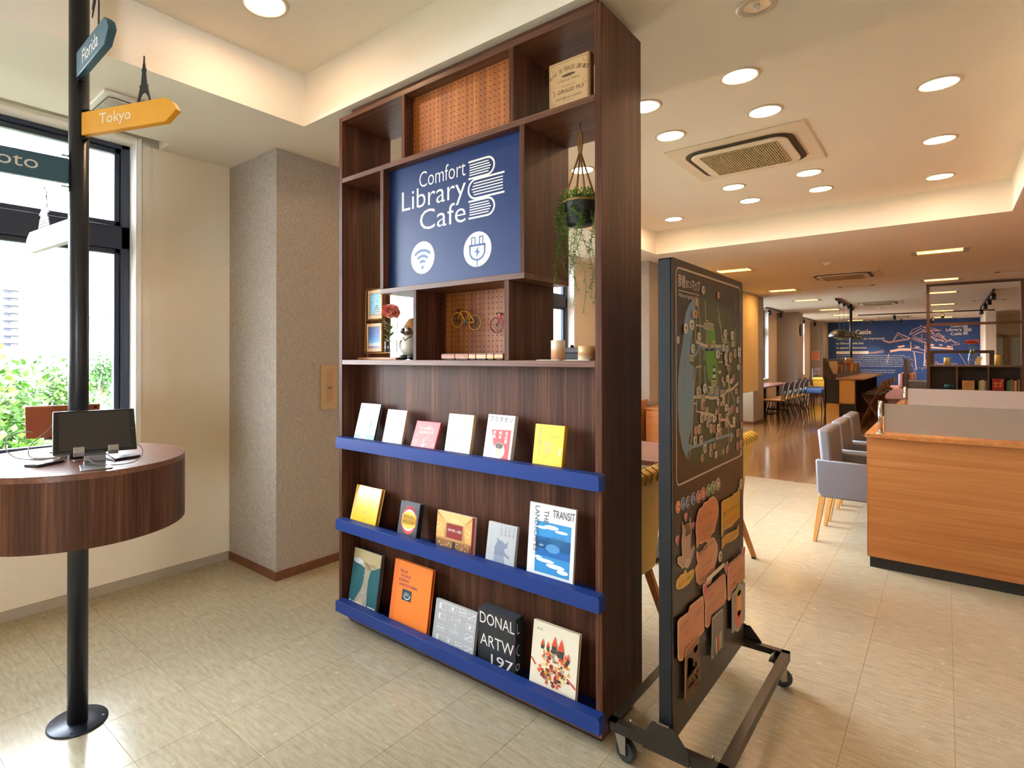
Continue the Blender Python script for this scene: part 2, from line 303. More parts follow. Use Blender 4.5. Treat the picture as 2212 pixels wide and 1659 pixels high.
CARD3 = [(2.453,0.546),(2.479,0.558),(2.677,0.554),(2.71,0.536),(2.711,0.433),(2.676,0.427),(2.511,0.434),(2.493,0.411),(2.467,0.411),(2.454,0.42)]
PHOTO1 = [(1.947,0.415),(2.086,0.416),(2.101,0.25),(1.943,0.253)]
PHOTO2 = [(2.238,0.422),(2.372,0.413),(2.377,0.264),(2.232,0.27)]
PHOTO3 = [(2.495,0.429),(2.701,0.419),(2.694,0.255),(2.5,0.269)]
COW = [(1.948,0.684),(1.936,0.693),(1.904,0.714),(1.907,0.734),(1.948,0.723),(1.945,0.751),(1.942,0.782),(1.951,0.801),(1.949,0.84),(1.955,0.831),(1.966,0.822),(1.997,0.826),(2.018,0.821),(2.025,0.843),(2.031,0.825),(2.04,0.797),(2.037,0.779),(2.03,0.771),(2.03,0.723),(2.065,0.735),(2.068,0.722),(2.03,0.682),(1.996,0.685)]
COWFACE = [(1.963,0.818),(1.972,0.825),(2.0,0.826),(2.015,0.817),(2.024,0.805),(2.033,0.784),(2.015,0.782),(1.987,0.796),(1.981,0.808)]
MURAL = [(0.016,[(-1.399,1.967),(-1.257,2.285)]),(0.029,[(-1.247,2.253),(-0.921,2.059)]),(0.013,[(-1.379,1.993),(-1.257,2.195),(-1.078,2.05)]),(0.027,[(-1.696,2.025),(-1.511,1.937),(-1.329,1.979),(-0.911,2.059)]),(0.013,[(-1.675,1.986),(-1.511,1.905),(-1.208,1.964),(-0.95,2.009)]),(0.025,[(-0.872,2.084),(-0.62,1.964),(-0.477,1.887)]),(0.011,[(-0.891,2.033),(-0.563,1.888)]),(0.016,[(-0.95,2.162),(-0.861,2.362),(-0.647,2.455),(-0.637,2.518)]),(0.022,[(-0.891,2.211),(-0.619,2.404)]),(0.034,[(-0.93,2.237),(-0.891,2.211)]),(0.029,[(-0.813,2.171),(-0.619,2.291),(-0.476,2.274)]),(0.016,[(-0.871,2.16),(-0.639,2.028),(-0.476,2.024)]),(0.013,[(-0.614,2.215),(-0.615,2.027)]),(0.011,[(-0.637,2.505),(-0.57,2.452),(-0.475,2.511)]),(0.034,[(-0.58,2.428),(-0.475,2.411)]),(0.027,[(-0.619,2.341),(-0.428,2.335),(-0.183,2.302)]),(0.016,[(-0.39,2.408),(-0.305,2.393),(-0.146,2.301),(-0.109,2.337)]),(0.022,[(-0.39,2.296),(-0.296,2.219),(-0.372,2.196)]),(0.02,[(-0.391,2.072),(-0.174,2.215)]),(0.025,[(-0.174,2.215),(0.038,1.951)]),(0.016,[(-0.297,2.045),(-0.203,2.142),(-0.054,2.002)]),(0.02,[(-0.362,2.109),(-0.213,1.932)]),(0.034,[(-0.25,2.019),(-0.027,1.94)]),(0.016,[(-0.018,1.879),(0.129,2.011),(0.274,1.837)]),(0.02,[(0.019,1.927),(0.129,1.974)]),(0.02,[(-0.1,2.114),(-0.008,2.112)]),(0.013,[(0.129,1.962),(0.31,1.885),(0.364,1.823),(0.183,1.814)]),(0.025,[(-0.911,1.945),(-0.902,1.704)]),(0.079,[(-1.482,1.607),(-1.209,1.669),(-0.902,1.666)]),(0.056,[(-1.259,1.759),(-1.079,1.795)]),(0.045,[(-0.795,1.741),(-0.688,1.739)]),(0.013,[(-0.814,1.817),(-0.659,1.752)]),(0.016,[(-0.893,1.717),(-0.698,1.702),(-0.535,1.625)]),(0.016,[(-0.893,1.615),(-0.718,1.576),(-0.564,1.537)]),(0.018,[(-0.525,1.9),(-0.535,1.537)]),(0.067,[(-0.382,1.823),(-0.297,1.809)]),(0.056,[(-0.373,1.735),(-0.0,1.694),(0.183,1.68)]),(0.045,[(-0.157,1.819),(-0.074,1.806)]),(0.056,[(0.037,1.767),(0.147,1.741)]),(0.013,[(0.165,1.814),(0.192,1.643)]),(0.025,[(-0.825,1.577),(-0.796,1.374),(-0.778,1.135),(-0.749,0.958)]),(0.029,[(-0.54,1.537),(-0.541,1.324),(-0.556,1.111),(-0.48,1.106)]),(0.011,[(0.309,1.593),(0.663,0.846)]),(0.013,[(-0.3,1.176),(-0.057,1.165),(0.308,1.18)]),(0.011,[(-0.3,1.225),(-0.243,1.25),(-0.169,1.189)]),(0.011,[(-1.091,1.4),(-1.012,1.4),(-0.933,1.406)]),(0.011,[(-0.953,1.336),(-0.894,1.336),(-0.855,1.286)]),(0.011,[(-0.953,1.222),(-0.855,1.159)]),(0.011,[(-0.914,1.134),(-0.836,1.071)]),(0.011,[(-0.993,1.044),(-0.915,0.981)]),(0.011,[(-0.836,1.02),(-0.778,0.971)]),(0.011,[(-0.837,0.944),(-0.778,0.907)]),(0.013,[(-0.623,1.023),(-0.48,1.037)]),(0.009,[(-0.691,1.035),(-0.657,1.041)]),(0.009,[(-0.624,0.985),(-0.585,0.967)]),(0.016,[(-2.137,1.573),(-1.905,1.584),(-1.645,1.634)]),(0.013,[(-2.095,1.52),(-1.666,1.576)]),(0.013,[(-1.513,1.53),(-1.534,1.349),(-1.575,1.193)]),(0.009,[(-0.496,1.824),(-0.488,1.574)]),(0.018,[(-0.393,1.574),(-0.384,1.2)]),(0.011,[(-0.527,1.224),(-0.479,1.324)]),(0.011,[(-0.527,1.162),(-0.479,1.237)])]
# ---------------------------------------------------------------- materials
WAL_Z = wood('walnut_vertical', 'Z', ('#2a1710', '#4d2f23', '#744e3c'), 0.44, spec=.16)
WAL_X = wood('walnut_along_x', 'X', ('#3a2218', '#5f3d2e', '#855d49'), 0.40, spec=.34)
WAL_Y = wood('walnut_along_y', 'Y', ('#2a1710', '#4d2f23', '#744e3c'), 0.40, spec=.34)
WAL_T = wood('walnut_tabletop', 'X', ('#4a2c20', '#6a4334', '#8a5d4a'), 0.30)
PEG = wood('teak_pegboard', 'Z', ('#74390f', '#98551f', '#b87233'), 0.5, k1=30)
OAK_X = wood('oak_desk', 'X', ('#a56330', '#bb7a42', '#cd9058'), 0.42, k1=22, k2=90)
OAK_Y = wood('oak_desk_top', 'Y', ('#a56330', '#bb7a42', '#cd9058'), 0.42, k1=22, k2=90)
BEECH = wood('beech_legs', 'Z', ('#c98f4c', '#daa564', '#e6b87c'), 0.45, k1=30)
PLANK = wood('plank_floor', 'Y', ('#6a4a30', '#8f6a46', '#ad865b'), 0.10, k1=11, k2=70, spec=0.5, along=0.6)
PINE = wood('pale_wood_base', 'X', ('#9a6238', '#b07848', '#c48f5e'), 0.5)
BLUE = mat('#1b357a', 0.45, var=0.03, spec=.25)
SIGNBLUE = mat('#142e64', 0.38, var=0.02, spec=.28)
WHITE = mat('#f4f2ee', 0.5, var=0.01)
CREAM = mat('#f1e6d2', 0.75, var=0.02, bump=0.15, bscale=220)
WALLP = mat('#e8dac4', 0.8, var=0.02, bump=0.25, bscale=160)
CEIL = mat('#f6f0e4', 0.85, var=0.02, bump=0.2, bscale=180)
DARKFRAME = mat('#353b4c', 0.35, metal=0.3)
POLEMAT = mat('#2a2b30', 0.32, metal=0.55)
BLACK = mat('#17171a', 0.38)
BOARDBLK = mat('#281d18', 0.34, var=0.05)
CHROME = mat('#d8d8d8', 0.12, metal=1.0)
STEEL = mat('#b9b4aa', 0.28, metal=1.0)
BASEGREY = mat('#a59783', 0.6)
BASEBRN = wood('brown_skirting', 'X', ('#4a2a1a', '#633b26', '#7a4d34'), 0.5)
PANE = glassmat('window_glass')
FROST = glassmat('frosted_partition', (0.95, 0.93, 0.9, 1), 0.1, 0.3, 0.80, '#c9bdb0')
CLEARG = glassmat('clear_glass', (0.93, 0.96, 0.97, 1), 0.3)
PLASTIC = mat('#efe8dc', 0.4, var=0.02)
LIT = mat('#ffe2bd', 0.5, emit=LAMP)
LITR = mat('#ffcb80', 0.5, emit=LAMP_RECT)
def fabric_wall():
    mt, nt, P, N, K = newmat('woven_grey_wallpaper')
    g = N.new('ShaderNodeNewGeometry')
    def ns(s):
        mp = N.new('ShaderNodeMapping'); mp.inputs['Scale'].default_value = s; no = N.new('ShaderNodeTexNoise'); no.inputs['Scale'].default_value = 1; no.inputs['Detail'].default_value = 3
        K.new(g.outputs['Position'], mp.inputs['Vector']); K.new(mp.outputs[0], no.inputs['Vector']); return no
    a = ns((420, 420, 60)); b = ns((60, 60, 480)); mx = N.new('ShaderNodeMath'); mx.operation = 'MULTIPLY'
    K.new(a.outputs[0], mx.inputs[0]); K.new(b.outputs[0], mx.inputs[1])
    rp = N.new('ShaderNodeValToRGB'); rp.color_ramp.elements[0].position = 0.10; rp.color_ramp.elements[1].position = 0.45
    rp.color_ramp.elements[0].color = lin('#857a70'); rp.color_ramp.elements[1].color = lin('#c2b8ad')
    K.new(mx.outputs[0], rp.inputs[0]); K.new(rp.outputs[0], P.inputs['Base Color'])
    bp = N.new('ShaderNodeBump'); bp.inputs['Strength'].default_value = 0.5; bp.inputs['Distance'].default_value = 0.002
    K.new(mx.outputs[0], bp.inputs['Height']); K.new(bp.outputs[0], P.inputs['Normal']); P.inputs['Roughness'].default_value = 0.6
    return mt
FABRIC = fabric_wall()
def tile_floor():
    mt, nt, P, N, K = newmat('waxed_vinyl_tile')
    g = N.new('ShaderNodeNewGeometry'); oi = N.new('ShaderNodeObjectInfo')
    def ns(s, d=4, sc=1.0):
        mp = N.new('ShaderNodeMapping'); mp.inputs['Scale'].default_value = s; no = N.new('ShaderNodeTexNoise'); no.inputs['Scale'].default_value = sc; no.inputs['Detail'].default_value = d
        K.new(g.outputs['Position'], mp.inputs['Vector']); K.new(mp.outputs[0], no.inputs['Vector']); return no
    a = ns((14, 70, 10)); b = ns((130, 160, 10)); cl = ns((1.1, 1.1, 1))
    mx = N.new('ShaderNodeMix'); mx.data_type = 'FLOAT'; mx.inputs[0].default_value = 0.4; K.new(a.outputs[0], mx.inputs[2]); K.new(b.outputs[0], mx.inputs[3])
    rp = N.new('ShaderNodeValToRGB'); e = rp.color_ramp.elements
    e[0].position = 0.28; e[0].color = lin('#9c9078'); e[1].position = 0.74; e[1].color = lin('#c2b8a2'); q = e.new(0.5); q.color = lin('#b1a68e')
    K.new(mx.outputs[0], rp.inputs[0])
    hs = N.new('ShaderNodeHueSaturation'); md = N.new('ShaderNodeMath'); md.operation = 'MULTIPLY_ADD'; md.inputs[1].default_value = 0.07; md.inputs[2].default_value = 0.965
    K.new(oi.outputs['Random'], md.inputs[0]); K.new(md.outputs[0], hs.inputs['Value']); K.new(rp.outputs[0], hs.inputs['Color'])
    # wear: paler scuffs where the wax is worn
    sc = N.new('ShaderNodeValToRGB'); sc.color_ramp.elements[0].position = 0.66; sc.color_ramp.elements[1].position = 0.74
    sp = ns((26, 22, 5), 6); K.new(sp.outputs[0], sc.inputs[0])
    m2 = N.new('ShaderNodeMix'); m2.data_type = 'RGBA'; m2.inputs[7].default_value = lin('#e9e3d2')
    m3 = N.new('ShaderNodeMath'); m3.operation = 'MULTIPLY'; m3.inputs[1].default_value = 0.4; K.new(sc.outputs[0], m3.inputs[0])
    K.new(m3.outputs[0], m2.inputs[0]); K.new(hs.outputs[0], m2.inputs[6]); K.new(m2.outputs[2], P.inputs['Base Color'])
    bp = N.new('ShaderNodeBump'); bp.inputs['Strength'].default_value = 0.10; bp.inputs['Distance'].default_value = 0.003
    bn = ns((55, 55, 5), 2); K.new(bn.outputs[0], bp.inputs['Height']); K.new(bp.outputs[0], P.inputs['Normal'])
    rr = N.new('ShaderNodeMath'); rr.operation = 'MULTIPLY_ADD'; rr.inputs[1].default_value = 0.18; rr.inputs[2].default_value = 0.13
    K.new(cl.outputs[0], rr.inputs[0]); K.new(rr.outputs[0], P.inputs['Roughness']); P.inputs['Specular IOR Level'].default_value = 0.6
    return mt
TILE = tile_floor()

# ---------------------------------------------------------------- floor
XW = -3.725; SOF = 2.709; COF = 3.0; YB = 25.6; YF = -9.5; XR = 5.2; YSPLIT = 7.33
fl = ST(MB().box(XW-0.2, YF-0.2, -0.15, XR+0.2, YSPLIT, -0.0015).build('floor', mat('#6f604a', 0.7)))
fw = MB().box(XW-0.2, YSPLIT, -0.15, XR+0.2, YB+0.2, 0.0).build('plank_floor', PLANK, fl)
TS = 0.303; TX0 = -2.1007; TY0 = 1.0561
def proj(X, Y, Z):
    p = Vector((X, Y, Z - CAM_H)); d = p.dot(_f2)
    if d < 0.2: return None
    return (963.34 + 1220.6*p.dot(_r3)/d, 766.8 - 1220.6*p.dot(_u3)/d, d)
cells = []
for i in range(-6, 25):
    for j in range(-36, 22):
        x0 = TX0 + i*TS; y0 = TY0 + j*TS; x1 = min(x0+TS, XR); y1 = min(y0+TS, YSPLIT); x0 = max(x0, XW); y0 = max(y0, YF)
        if x1-x0 < 0.02 or y1-y0 < 0.02: continue
        q = proj((x0+x1)/2, (y0+y1)/2, 0)
        vis = q and -60 < q[0] < 2270 and q[1] < 1720
        full = (x1-x0 > 0.30 and y1-y0 > 0.30)
        cells.append((0 if vis and full else 1, q[2] if q else 99, x0, y0, x1, y1))
cells.sort()
GAP = 0.0007
tb = MB().box(-TS/2+GAP, -TS/2+GAP, -0.0014, TS/2-GAP, TS/2-GAP, 0.0); tb0 = None; rest = MB()
for n, (k, d, x0, y0, x1, y1) in enumerate(cells):
    if n < 300 and k == 0:
        if tb0 is None: o = tb0 = tb.build('floor_tile', TILE, fl)
        else: o = tb0.copy(); COL.objects.link(o)
        o.location = Vector(((x0+x1)/2, (y0+y1)/2, 0)) - ORG['floor']
    else: rest.box(x0+GAP, y0+GAP, -0.0014, x1-GAP, y1-GAP, 0.0)
for v in tb0.data.vertices: v.co += ORG['floor']          # mesh was shifted by the parent's origin
rest.build('floor_tiles', TILE, fl)['kind'] = 'stuff'

# ---------------------------------------------------------------- ceiling with two raised coffers, blind slots and lamp recesses
RECT = [(x, y) for y in (9.33, 12.74, 15.27, 18.7, 21.3, 24.7) for x in (-2.39, -0.05)]
coff = [(-2.73, 3.6, -6.0, 1.87), (-2.765, 0.455, 2.81, 7.175)]
SLOT_X = -3.572
WINS = [(-8.4, -4.2), (-2.45, 1.345), (3.0, 6.795), (8.95, 12.6), (14.3, 17.84), (20.1, 23.25)]  # first opening is an unseen window, added to bring in more daylight
slots = [(XW, SLOT_X, a-0.12, b+0.13) for a, b in WINS]
rects = [(x-0.245, x+0.245, y-0.2, y+0.2) for x, y in RECT]
holes = coff + slots + rects
us = [XW-0.2, XR+0.2] + [h[0] for h in holes] + [h[1] for h in holes]; vs = [YF-0.2, YB+0.2] + [h[2] for h in holes] + [h[3] for h in holes]
cb = MB(); grid_plane(cb, us, vs, holes, lambda x, y: (x, y, SOF))
cb.f = [f[::-1] for f in cb.f]
def recess(b, h, z0, z1):
    x0, x1, y0, y1 = h
    b.add([(x0,y0,z0),(x1,y0,z0),(x1,y1,z0),(x0,y1,z0),(x0,y0,z1),(x1,y0,z1),(x1,y1,z1),(x0,y1,z1)], [(0,1,5,4),(1,2,6,5),(2,3,7,6),(3,0,4,7),(4,5,6,7)])
for h in coff: recess(cb, h, SOF, COF)
for h in slots: recess(cb, h, SOF, 2.86)
for h in rects: recess(cb, h, SOF, SOF+0.11)
# keep the roof closed above so no daylight leaks in
cb.box(XW-0.25, YF-0.25, 3.12, XR+0.25, YB+0.25, 3.2)
ST(cb.build('ceiling', CEIL))

# ---------------------------------------------------------------- walls
ZS, ZH = 0.80, 2.745
wl = MB(); ys = [YF-0.2]
for a, b in WINS: ys += [a, b]
ys.append(YB+0.2)
for i in range(0, len(ys), 2): wl.box(XW-0.2, ys[i], 0, XW, ys[i+1], 3.12)
for a, b in WINS: wl.box(XW-0.2, a, 0, XW, b, ZS); wl.box(XW-0.2, a, ZH, XW, b, 3.12)
wall_left = ST(wl.build('wall_left', WALLP))
ST(MB().box(-3.4, YB, 0, XR+0.2, YB+0.2, 3.12).build('wall_back', mat('#1b3f7d', 0.6, var=0.03)))
RW0, RW1, RZ0, RZ1 = -6.4, -4.3, 0.6, 2.3
wr = MB(); wr.box(XR, YF-0.2, 0, XR+0.2, RW0, 3.12); wr.box(XR, RW1, 0, XR+0.2, YB, 3.12); wr.box(XR, RW0, 0, XR+0.2, RW1, RZ0); wr.box(XR, RW0, RZ1, XR+0.2, RW1, 3.12)
ST(wr.build('wall_right', WALLP))
wf = MB(); wf.box(XW, YF-0.2, 0, XR, YF, 3.12)
ST(wf.build('wall_front', WALLP))
ST(MB().box(XW, YF+.01, 0, XW+0.008, 1.936, 0.056).build('baseboard_left', BASEGREY))
# wallpapered columns along the window wall
for n, (y0, y1, xc) in enumerate([(1.944, 2.90, -3.134), (7.57, 8.45, -3.01), (13.05, 13.95, -3.0), (18.95, 19.8, -3.2), (24.4, YB, -3.32)]):
    o = ST(MB().box(XW, y0, 0, xc, y1, SOF).build('wall_column', FABRIC))
    b = MB().box(XW, y0-0.008, 0, xc+0.008, y1+0.008, 0.055).build('baseboard', BASEBRN, o)
# white pier and beige wall with glass doors on the far right
ST(MB().box(0.86, 22.3, 0, 1.08, YB, SOF).build('wall_pier', mat('#efe6da', 0.7)))
ST(MB().box(1.08, 24.4, 0, XR, 24.6, SOF).build('wall_service', mat('#d6c6b0', 0.7)))
for n, x in enumerate((1.12, 1.46, 2.5)):
    d = T('door_%d' % (n+1), 'x', 'x', (x, 24.38, 0)); del d['label']; del d['category']; ST(d)
    w_ = 0.26 if n == 0 else 0.95
    fr = MB(); fr.box(x, 24.34, 0, x+0.05, 24.4, 2.05); fr.box(x+w_-0.05, 24.34, 0, x+w_, 24.4, 2.05); fr.box(x, 24.34, 2.0, x+w_, 24.4, 2.08); fr.box(x, 24.34, 0, x+w_, 24.4, 0.1)
    fr.build('door_frame', mat('#b9a88f', 0.5), d)
    MB().box(x+0.05, 24.36, 0.1, x+w_-0.05, 24.37, 2.0).build('pane', mat('#cfdcd8', 0.15), d)

# ---------------------------------------------------------------- windows
def window(n, y0, y1, zs, zh, splits, transom, reveal=True):
    xf = -3.84
    d = T('window_%d' % n, 'x', 'x', (xf, (y0+y1)/2, zs)); del d['label']; del d['category']; ST(d)
    rv = MB(); t = 0.012
    rv.box(xf-0.06, y0, zs, XW+0.012, y0+t, zh); rv.box(xf-0.06, y1-t, zs, XW+0.012, y1, zh); rv.box(xf-0.06, y0, zh-t, XW+0.012, y1, zh); rv.box(xf-0.06, y0-0.01, zs-0.02, XW+0.03, y1+0.01, zs+t)
    for a, b in ((y0-0.022, y0), (y1, y1+0.022)): rv.box(XW, a, zs, XW+0.012, b, zh)
    rv.build('window_reveal', WHITE, d, bevel=0.002, seg=1)
    a, b = y0+t, y1-t; z0, z1 = zs+t, zh-t
    f = MB(); k = 0.05; D0, D1 = xf-0.05, xf+0.03
    f.box(D0, a, z0, D1, a+k, z1); f.box(D0, b-k, z0, D1, b, z1); f.box(D0, a, z0, D1, b, z0+k); f.box(D0, a, z1-k, D1, b, z1)
    if transom: f.box(D0, a, transom[0], D1, b, transom[1])
    for q in splits: f.box(D0, q-k/2, z0, D1, q+k/2, z1)
    f.build('window_frame', DARKFRAME, d, bevel=0.004, seg=1)
    cols = [a+k] + [e for q in splits for e in (q-k/2, q+k/2)] + [b-k]
    rows = [(z0+k, transom[0]), (transom[1], z1-k)] if transom else [(z0+k, z1-k)]
    for i in range(0, len(cols), 2):
        for (r0, r1) in rows:
            s_ = MB(); w_ = 0.032; X0, X1 = xf-0.03, xf+0.012
            c0, c1 = cols[i], cols[i+1]
            s_.box(X0, c0, r0, X1, c0+w_, r1); s_.box(X0, c1-w_, r0, X1, c1, r1); s_.box(X0, c0, r0, X1, c1, r0+w_); s_.box(X0, c0, r1-w_, X1, c1, r1)
            sh = s_.build('sash', DARKFRAME, d, bevel=0.004, seg=1)
            MB().box(xf-0.012, c0+w_, r0+w_, xf-0.006, c1-w_, r1-w_).build('pane', PANE, sh)
    return d
for n, (a, b) in enumerate(WINS):
    window(n+1, a, b, ZS, ZH, [a + (b-a)*0.5], (2.065, 2.205))
# unseen window added in the right-hand wall, behind the camera, for fill daylight
d = T('window_%d' % (len(WINS)+1), 'x', 'x', (XR, (RW0+RW1)/2, RZ0)); del d['label']; del d['category']; ST(d)
f = MB()
for y in (RW0, (RW0+RW1)/2-.025, RW1-.05): f.box(XR+.08, y, RZ0, XR+.14, y+.05, RZ1)
for z in (RZ0, RZ1-.05): f.box(XR+.08, RW0, z, XR+.14, RW1, z+.05)
f.build('window_frame', DARKFRAME, d)
for y in (RW0+.05, (RW0+RW1)/2+.025): MB().box(XR+.105, y, RZ0+.05, XR+.111, y+(RW1-RW0)/2-.075, RZ1-.05).build('pane', PANE, d)
# ---------------------------------------------------------------- bookcase
BX0, BX1, BY0, BY1, BZ = -2.429, -0.9214, 1.885, 2.236, 2.673
bc = T('bookcase', 'tall dark walnut display bookcase with blue book ledges and cafe sign', 'bookcase', ((BX0+BX1)/2, 2.06, 0))
def bb(name, mt, *b): return MB().box(*b).build(name, mt, bc, bevel=0.0012, seg=1)
bb('side_panel', WAL_Z, BX0, BY0, 0.065, BX0+0.025, BY1, BZ)
bb('side_panel', WAL_Z, BX1-0.0262, BY0, 0.065, BX1, BY1, BZ)
IX0, IX1 = BX0+0.025, BX1-0.0262
bb('top_panel', WAL_X, IX0, BY0, 2.649, IX1, BY1, BZ)
bb('top_spacer', WAL_X, -2.362, 1.915, BZ, -0.95, 2.18, SOF-0.001)
bb('shelf', WAL_X, IX0, BY0, 2.322, IX1, BY1, 2.347)
bb('shelf', WAL_X, IX0, BY0, 1.357, IX1, BY1, 1.382)
bb('shelf', WAL_X, -2.103, BY0, 1.709, -1.25, BY1, 1.733)
for x0, x1, z0, z1 in ((-1.951, -1.929, 2.347, 2.649), (-1.325, -1.301, 2.347, 2.649), (-2.103, -2.079, 1.733, 2.322), (-1.274, -1.25, 1.733, 2.322), (-1.873, -1.852, 1.382, 1.709), (-1.349, -1.326, 1.382, 1.709)):
    bb('divider', WAL_Z, x0, BY0, z0, x1, BY1, z1)
bb('display_panel', WAL_Z, IX0, 2.007, 0.06, IX1, 2.025, 1.357)
bb('plinth', WAL_X, -2.379, 1.905, 0.012, -0.935, 2.2, 0.0648)
bb('plinth_foot', BLACK, -2.375, 1.912, 0.0, -0.94, 2.195, 0.012)
for i, (zt, zb) in enumerate(((0.9793, 0.9222), (0.5522, 0.4958), (0.1264, 0.0699))):
    x0, x1 = -2.3946, -0.9093; c = 0.007
    q = [(x0, zb), (x1, zb), (x1, zt-c), (x1-c, zt), (x0+c, zt), (x0, zt-c)]
    lg = MB().prism([(x, 1.8346, z) for x, z in q], (0, 0.0494, 0)).build('ledge', BLUE, bc, bevel=0.001, seg=1)
    lg['label'] = 'blue painted book ledge'
    bb('ledge_tray', BLUE, IX0, 1.8846, zb+0.002, IX1, 2.007, zb+0.014)
for (x0, x1, y, z0, z1) in ((-1.929, -1.325, 1.944, 2.347, 2.649), (-1.852, -1.349, 2.094, 1.382, 1.709)):
    pg = bb('peg_board', PEG, x0, y, z0, x1, y+0.006, z1)
    hb = MB(); st = 0.025; nx = int((x1-x0)/st); nz = int((z1-z0)/st)
    for i in range(nx):
        for j in range(nz):
            x = x0 + (x1-x0-(nx-1)*st)/2 + i*st; z = z0 + (z1-z0-(nz-1)*st)/2 + j*st
            hb.add([(x + 0.0031*math.cos(PI*k/4), y-0.0003, z + 0.0031*math.sin(PI*k/4)) for k in range(8)], [tuple(range(8))])
    hb.build('peg_holes', mat('#1a0a04', 0.9), pg)['kind'] = 'stuff'
# cafe sign
sg = bb('sign_panel', SIGNBLUE, -2.079, 1.928, 1.733, -1.274, 1.94, 2.322); sg['label'] = 'blue sign board with white lettering'
W_ = '#f3f2ee'; fc = Face(sg, (0, 1.928, 0), (1, 0, 0), (0, 0, 1), (0, -1, 0), 'lettering', step=0.0008)
fc.text(W_, 'Comfort', -1.872, 2.200, width=0.285, height=0.073, offset=-0.008)
def word(body, x, z, width, cap): # cap = capital height
    vs, fs, a, b, c, d = text_geo('L', -0.006); k = cap/(d-0)
    t = text_geo(body, -0.006); fc.text(W_, body, x, z, size=k, width=width, offset=-0.006)
word('Library', -1.990, 2.107, 0.404, 0.093)
word('Cafe', -1.868, 1.996, 0.281, 0.093)
def logo_book(z0, z1, xa, xb, right):
    r = (z1-z0)/2; t = 0.0085
    if right:
        pts = [(xa, z1), (xb-r, z1)] + [(xb-r+r*math.sin(PI*i/12), (z0+z1)/2 + r*math.cos(PI*i/12)) for i in range(1, 12)] + [(xb-r, z0), (xa, z0)]
    else:
        pts = [(xb, z1), (xa+r, z1)] + [(xa+r-r*math.sin(PI*i/12), (z0+z1)/2 + r*math.cos(PI*i/12)) for i in range(1, 12)] + [(xa+r, z0), (xb, z0)]
    fc.line(W_, pts, t)
    for i in range(5):
        z = z0 + (z1-z0)*(0.20 + 0.15*i); e = 0.018 + 0.012*abs(i-2)/2
        if right: fc.line(W_, [(xa+0.006, z), (xb-e, z)], 0.0050)
        else: fc.line(W_, [(xa+e, z), (xb-0.008, z)], 0.0050)
logo_book(2.178, 2.252, -1.571, -1.430, True); logo_book(2.087, 2.170, -1.571, -1.377, False); logo_book(2.004, 2.078, -1.571, -1.430, True)
fc.ell(W_, -1.851, 1.866, 0.0765, n=40); fc.ell(W_, -1.522, 1.864, 0.0765, n=40)
fc.layer(); B_ = '#2f5590'
for r in (0.024, 0.049, 0.075): fc.arc(B_, -1.851, 1.825, r, math.radians(48), math.radians(132), 0.0125)
fc.ell(B_, -1.851, 1.820, 0.0085)
x, z = -1.522, 1.864
fc.line(B_, [(x-0.045, z+0.018), (x+0.045, z+0.018)], 0.009)
fc.line(B_, [(x-0.041, z+0.018), (x-0.041, z-0.008)] + [(x-0.041*math.cos(PI*i/12), z-0.008-0.038*math.sin(PI*i/12)) for i in range(1, 12)] + [(x+0.041, z-0.008), (x+0.041, z+0.018)], 0.008)
for s in (-1, 1): fc.line(B_, [(x+s*0.012, z+0.02), (x+s*0.012, z+0.053), (x+s*0.031, z+0.053), (x+s*0.031, z+0.02)], 0.005)
fc.line(B_, [(x, z-0.046), (x, z-0.077)], 0.005)
fc.poly(B_, [(x+0.008, z+0.012), (x-0.016, z-0.014), (x-0.002, z-0.013), (x-0.008, z-0.036), (x+0.016, z-0.008), (x+0.003, z-0.009)])
fc.done({W_: 'lettering', B_: 'icon'})

# ---------------------------------------------------------------- books on the ledges
def book(label, xl, xr, zb, zt, tilt, thick, cover, spine='R', pages='#efe6d4', hard=True, draw=None, group=None, y=1.90, rough=0.4, spinec=None):
    drop = 0.036; a = math.radians(tilt)
    uz = Vector((0, math.sin(a), math.cos(a))); n = Vector((0, -math.cos(a), math.sin(a))); ux = Vector((1, 0, 0))
    o = Vector((xl, y, zb)) - uz*(drop/math.cos(a)); w = xr-xl; h = (zt-zb)/math.cos(a) + drop/math.cos(a)
    t = T('book', label, 'book', tuple(o + ux*w/2), group)
    bd = 0.0025 if hard else 0.0008; cm = mat(cover, rough, var=0.03)
    def slab(u0, u1, v0, v1, d0, d1): return [o + ux*u + uz*v - n*d for u, v, d in ((u0,v0,d0),(u1,v0,d0),(u1,v1,d0),(u0,v1,d0),(u0,v0,d1),(u1,v0,d1),(u1,v1,d1),(u0,v1,d1))]
    F8 = [(0,1,2,3),(7,6,5,4),(0,4,5,1),(1,5,6,2),(2,6,7,3),(3,7,4,0)]
    c = MB(); c.add(slab(0, w, 0, h, 0, bd), F8); c.add(slab(0, w, 0, h, thick-bd, thick), F8)
    c.build('cover', cm, t, bevel=0.0006, seg=1)
    sp = MB()
    if spine == 'R': sp.add(slab(w-bd, w+0.0004, 0, h, bd, thick-bd), F8)
    else: sp.add(slab(-0.0004, bd, 0, h, bd, thick-bd), F8)
    sp.build('spine', mat(spinec or cover, rough, var=0.03), t)
    g = 0.003 if hard else 0.0005
    MB().add(slab(bd+0.0004 if spine == 'L' else g, w-bd-0.0004 if spine == 'R' else w-g, g, h-g, bd+0.0002, thick-bd-0.0002), F8).build('pages', mat(pages, 0.8, var=0.05, nscale=300), t)
    if draw:
        F = Face(t, o + uz*(drop/math.cos(a)), ux, uz, n, 'cover_print', step=0.00025); draw(F, w, (zt-zb)/math.cos(a)); F.done()
    return t
def jl(F, c, body, u, v, size, n=None): # vertical japanese line, top down
    for i, ch in enumerate(body): F.text(c, ch, u, v - size*1.06*i, height=size*0.9, width=size*0.9)
G = 'books on the top ledge'
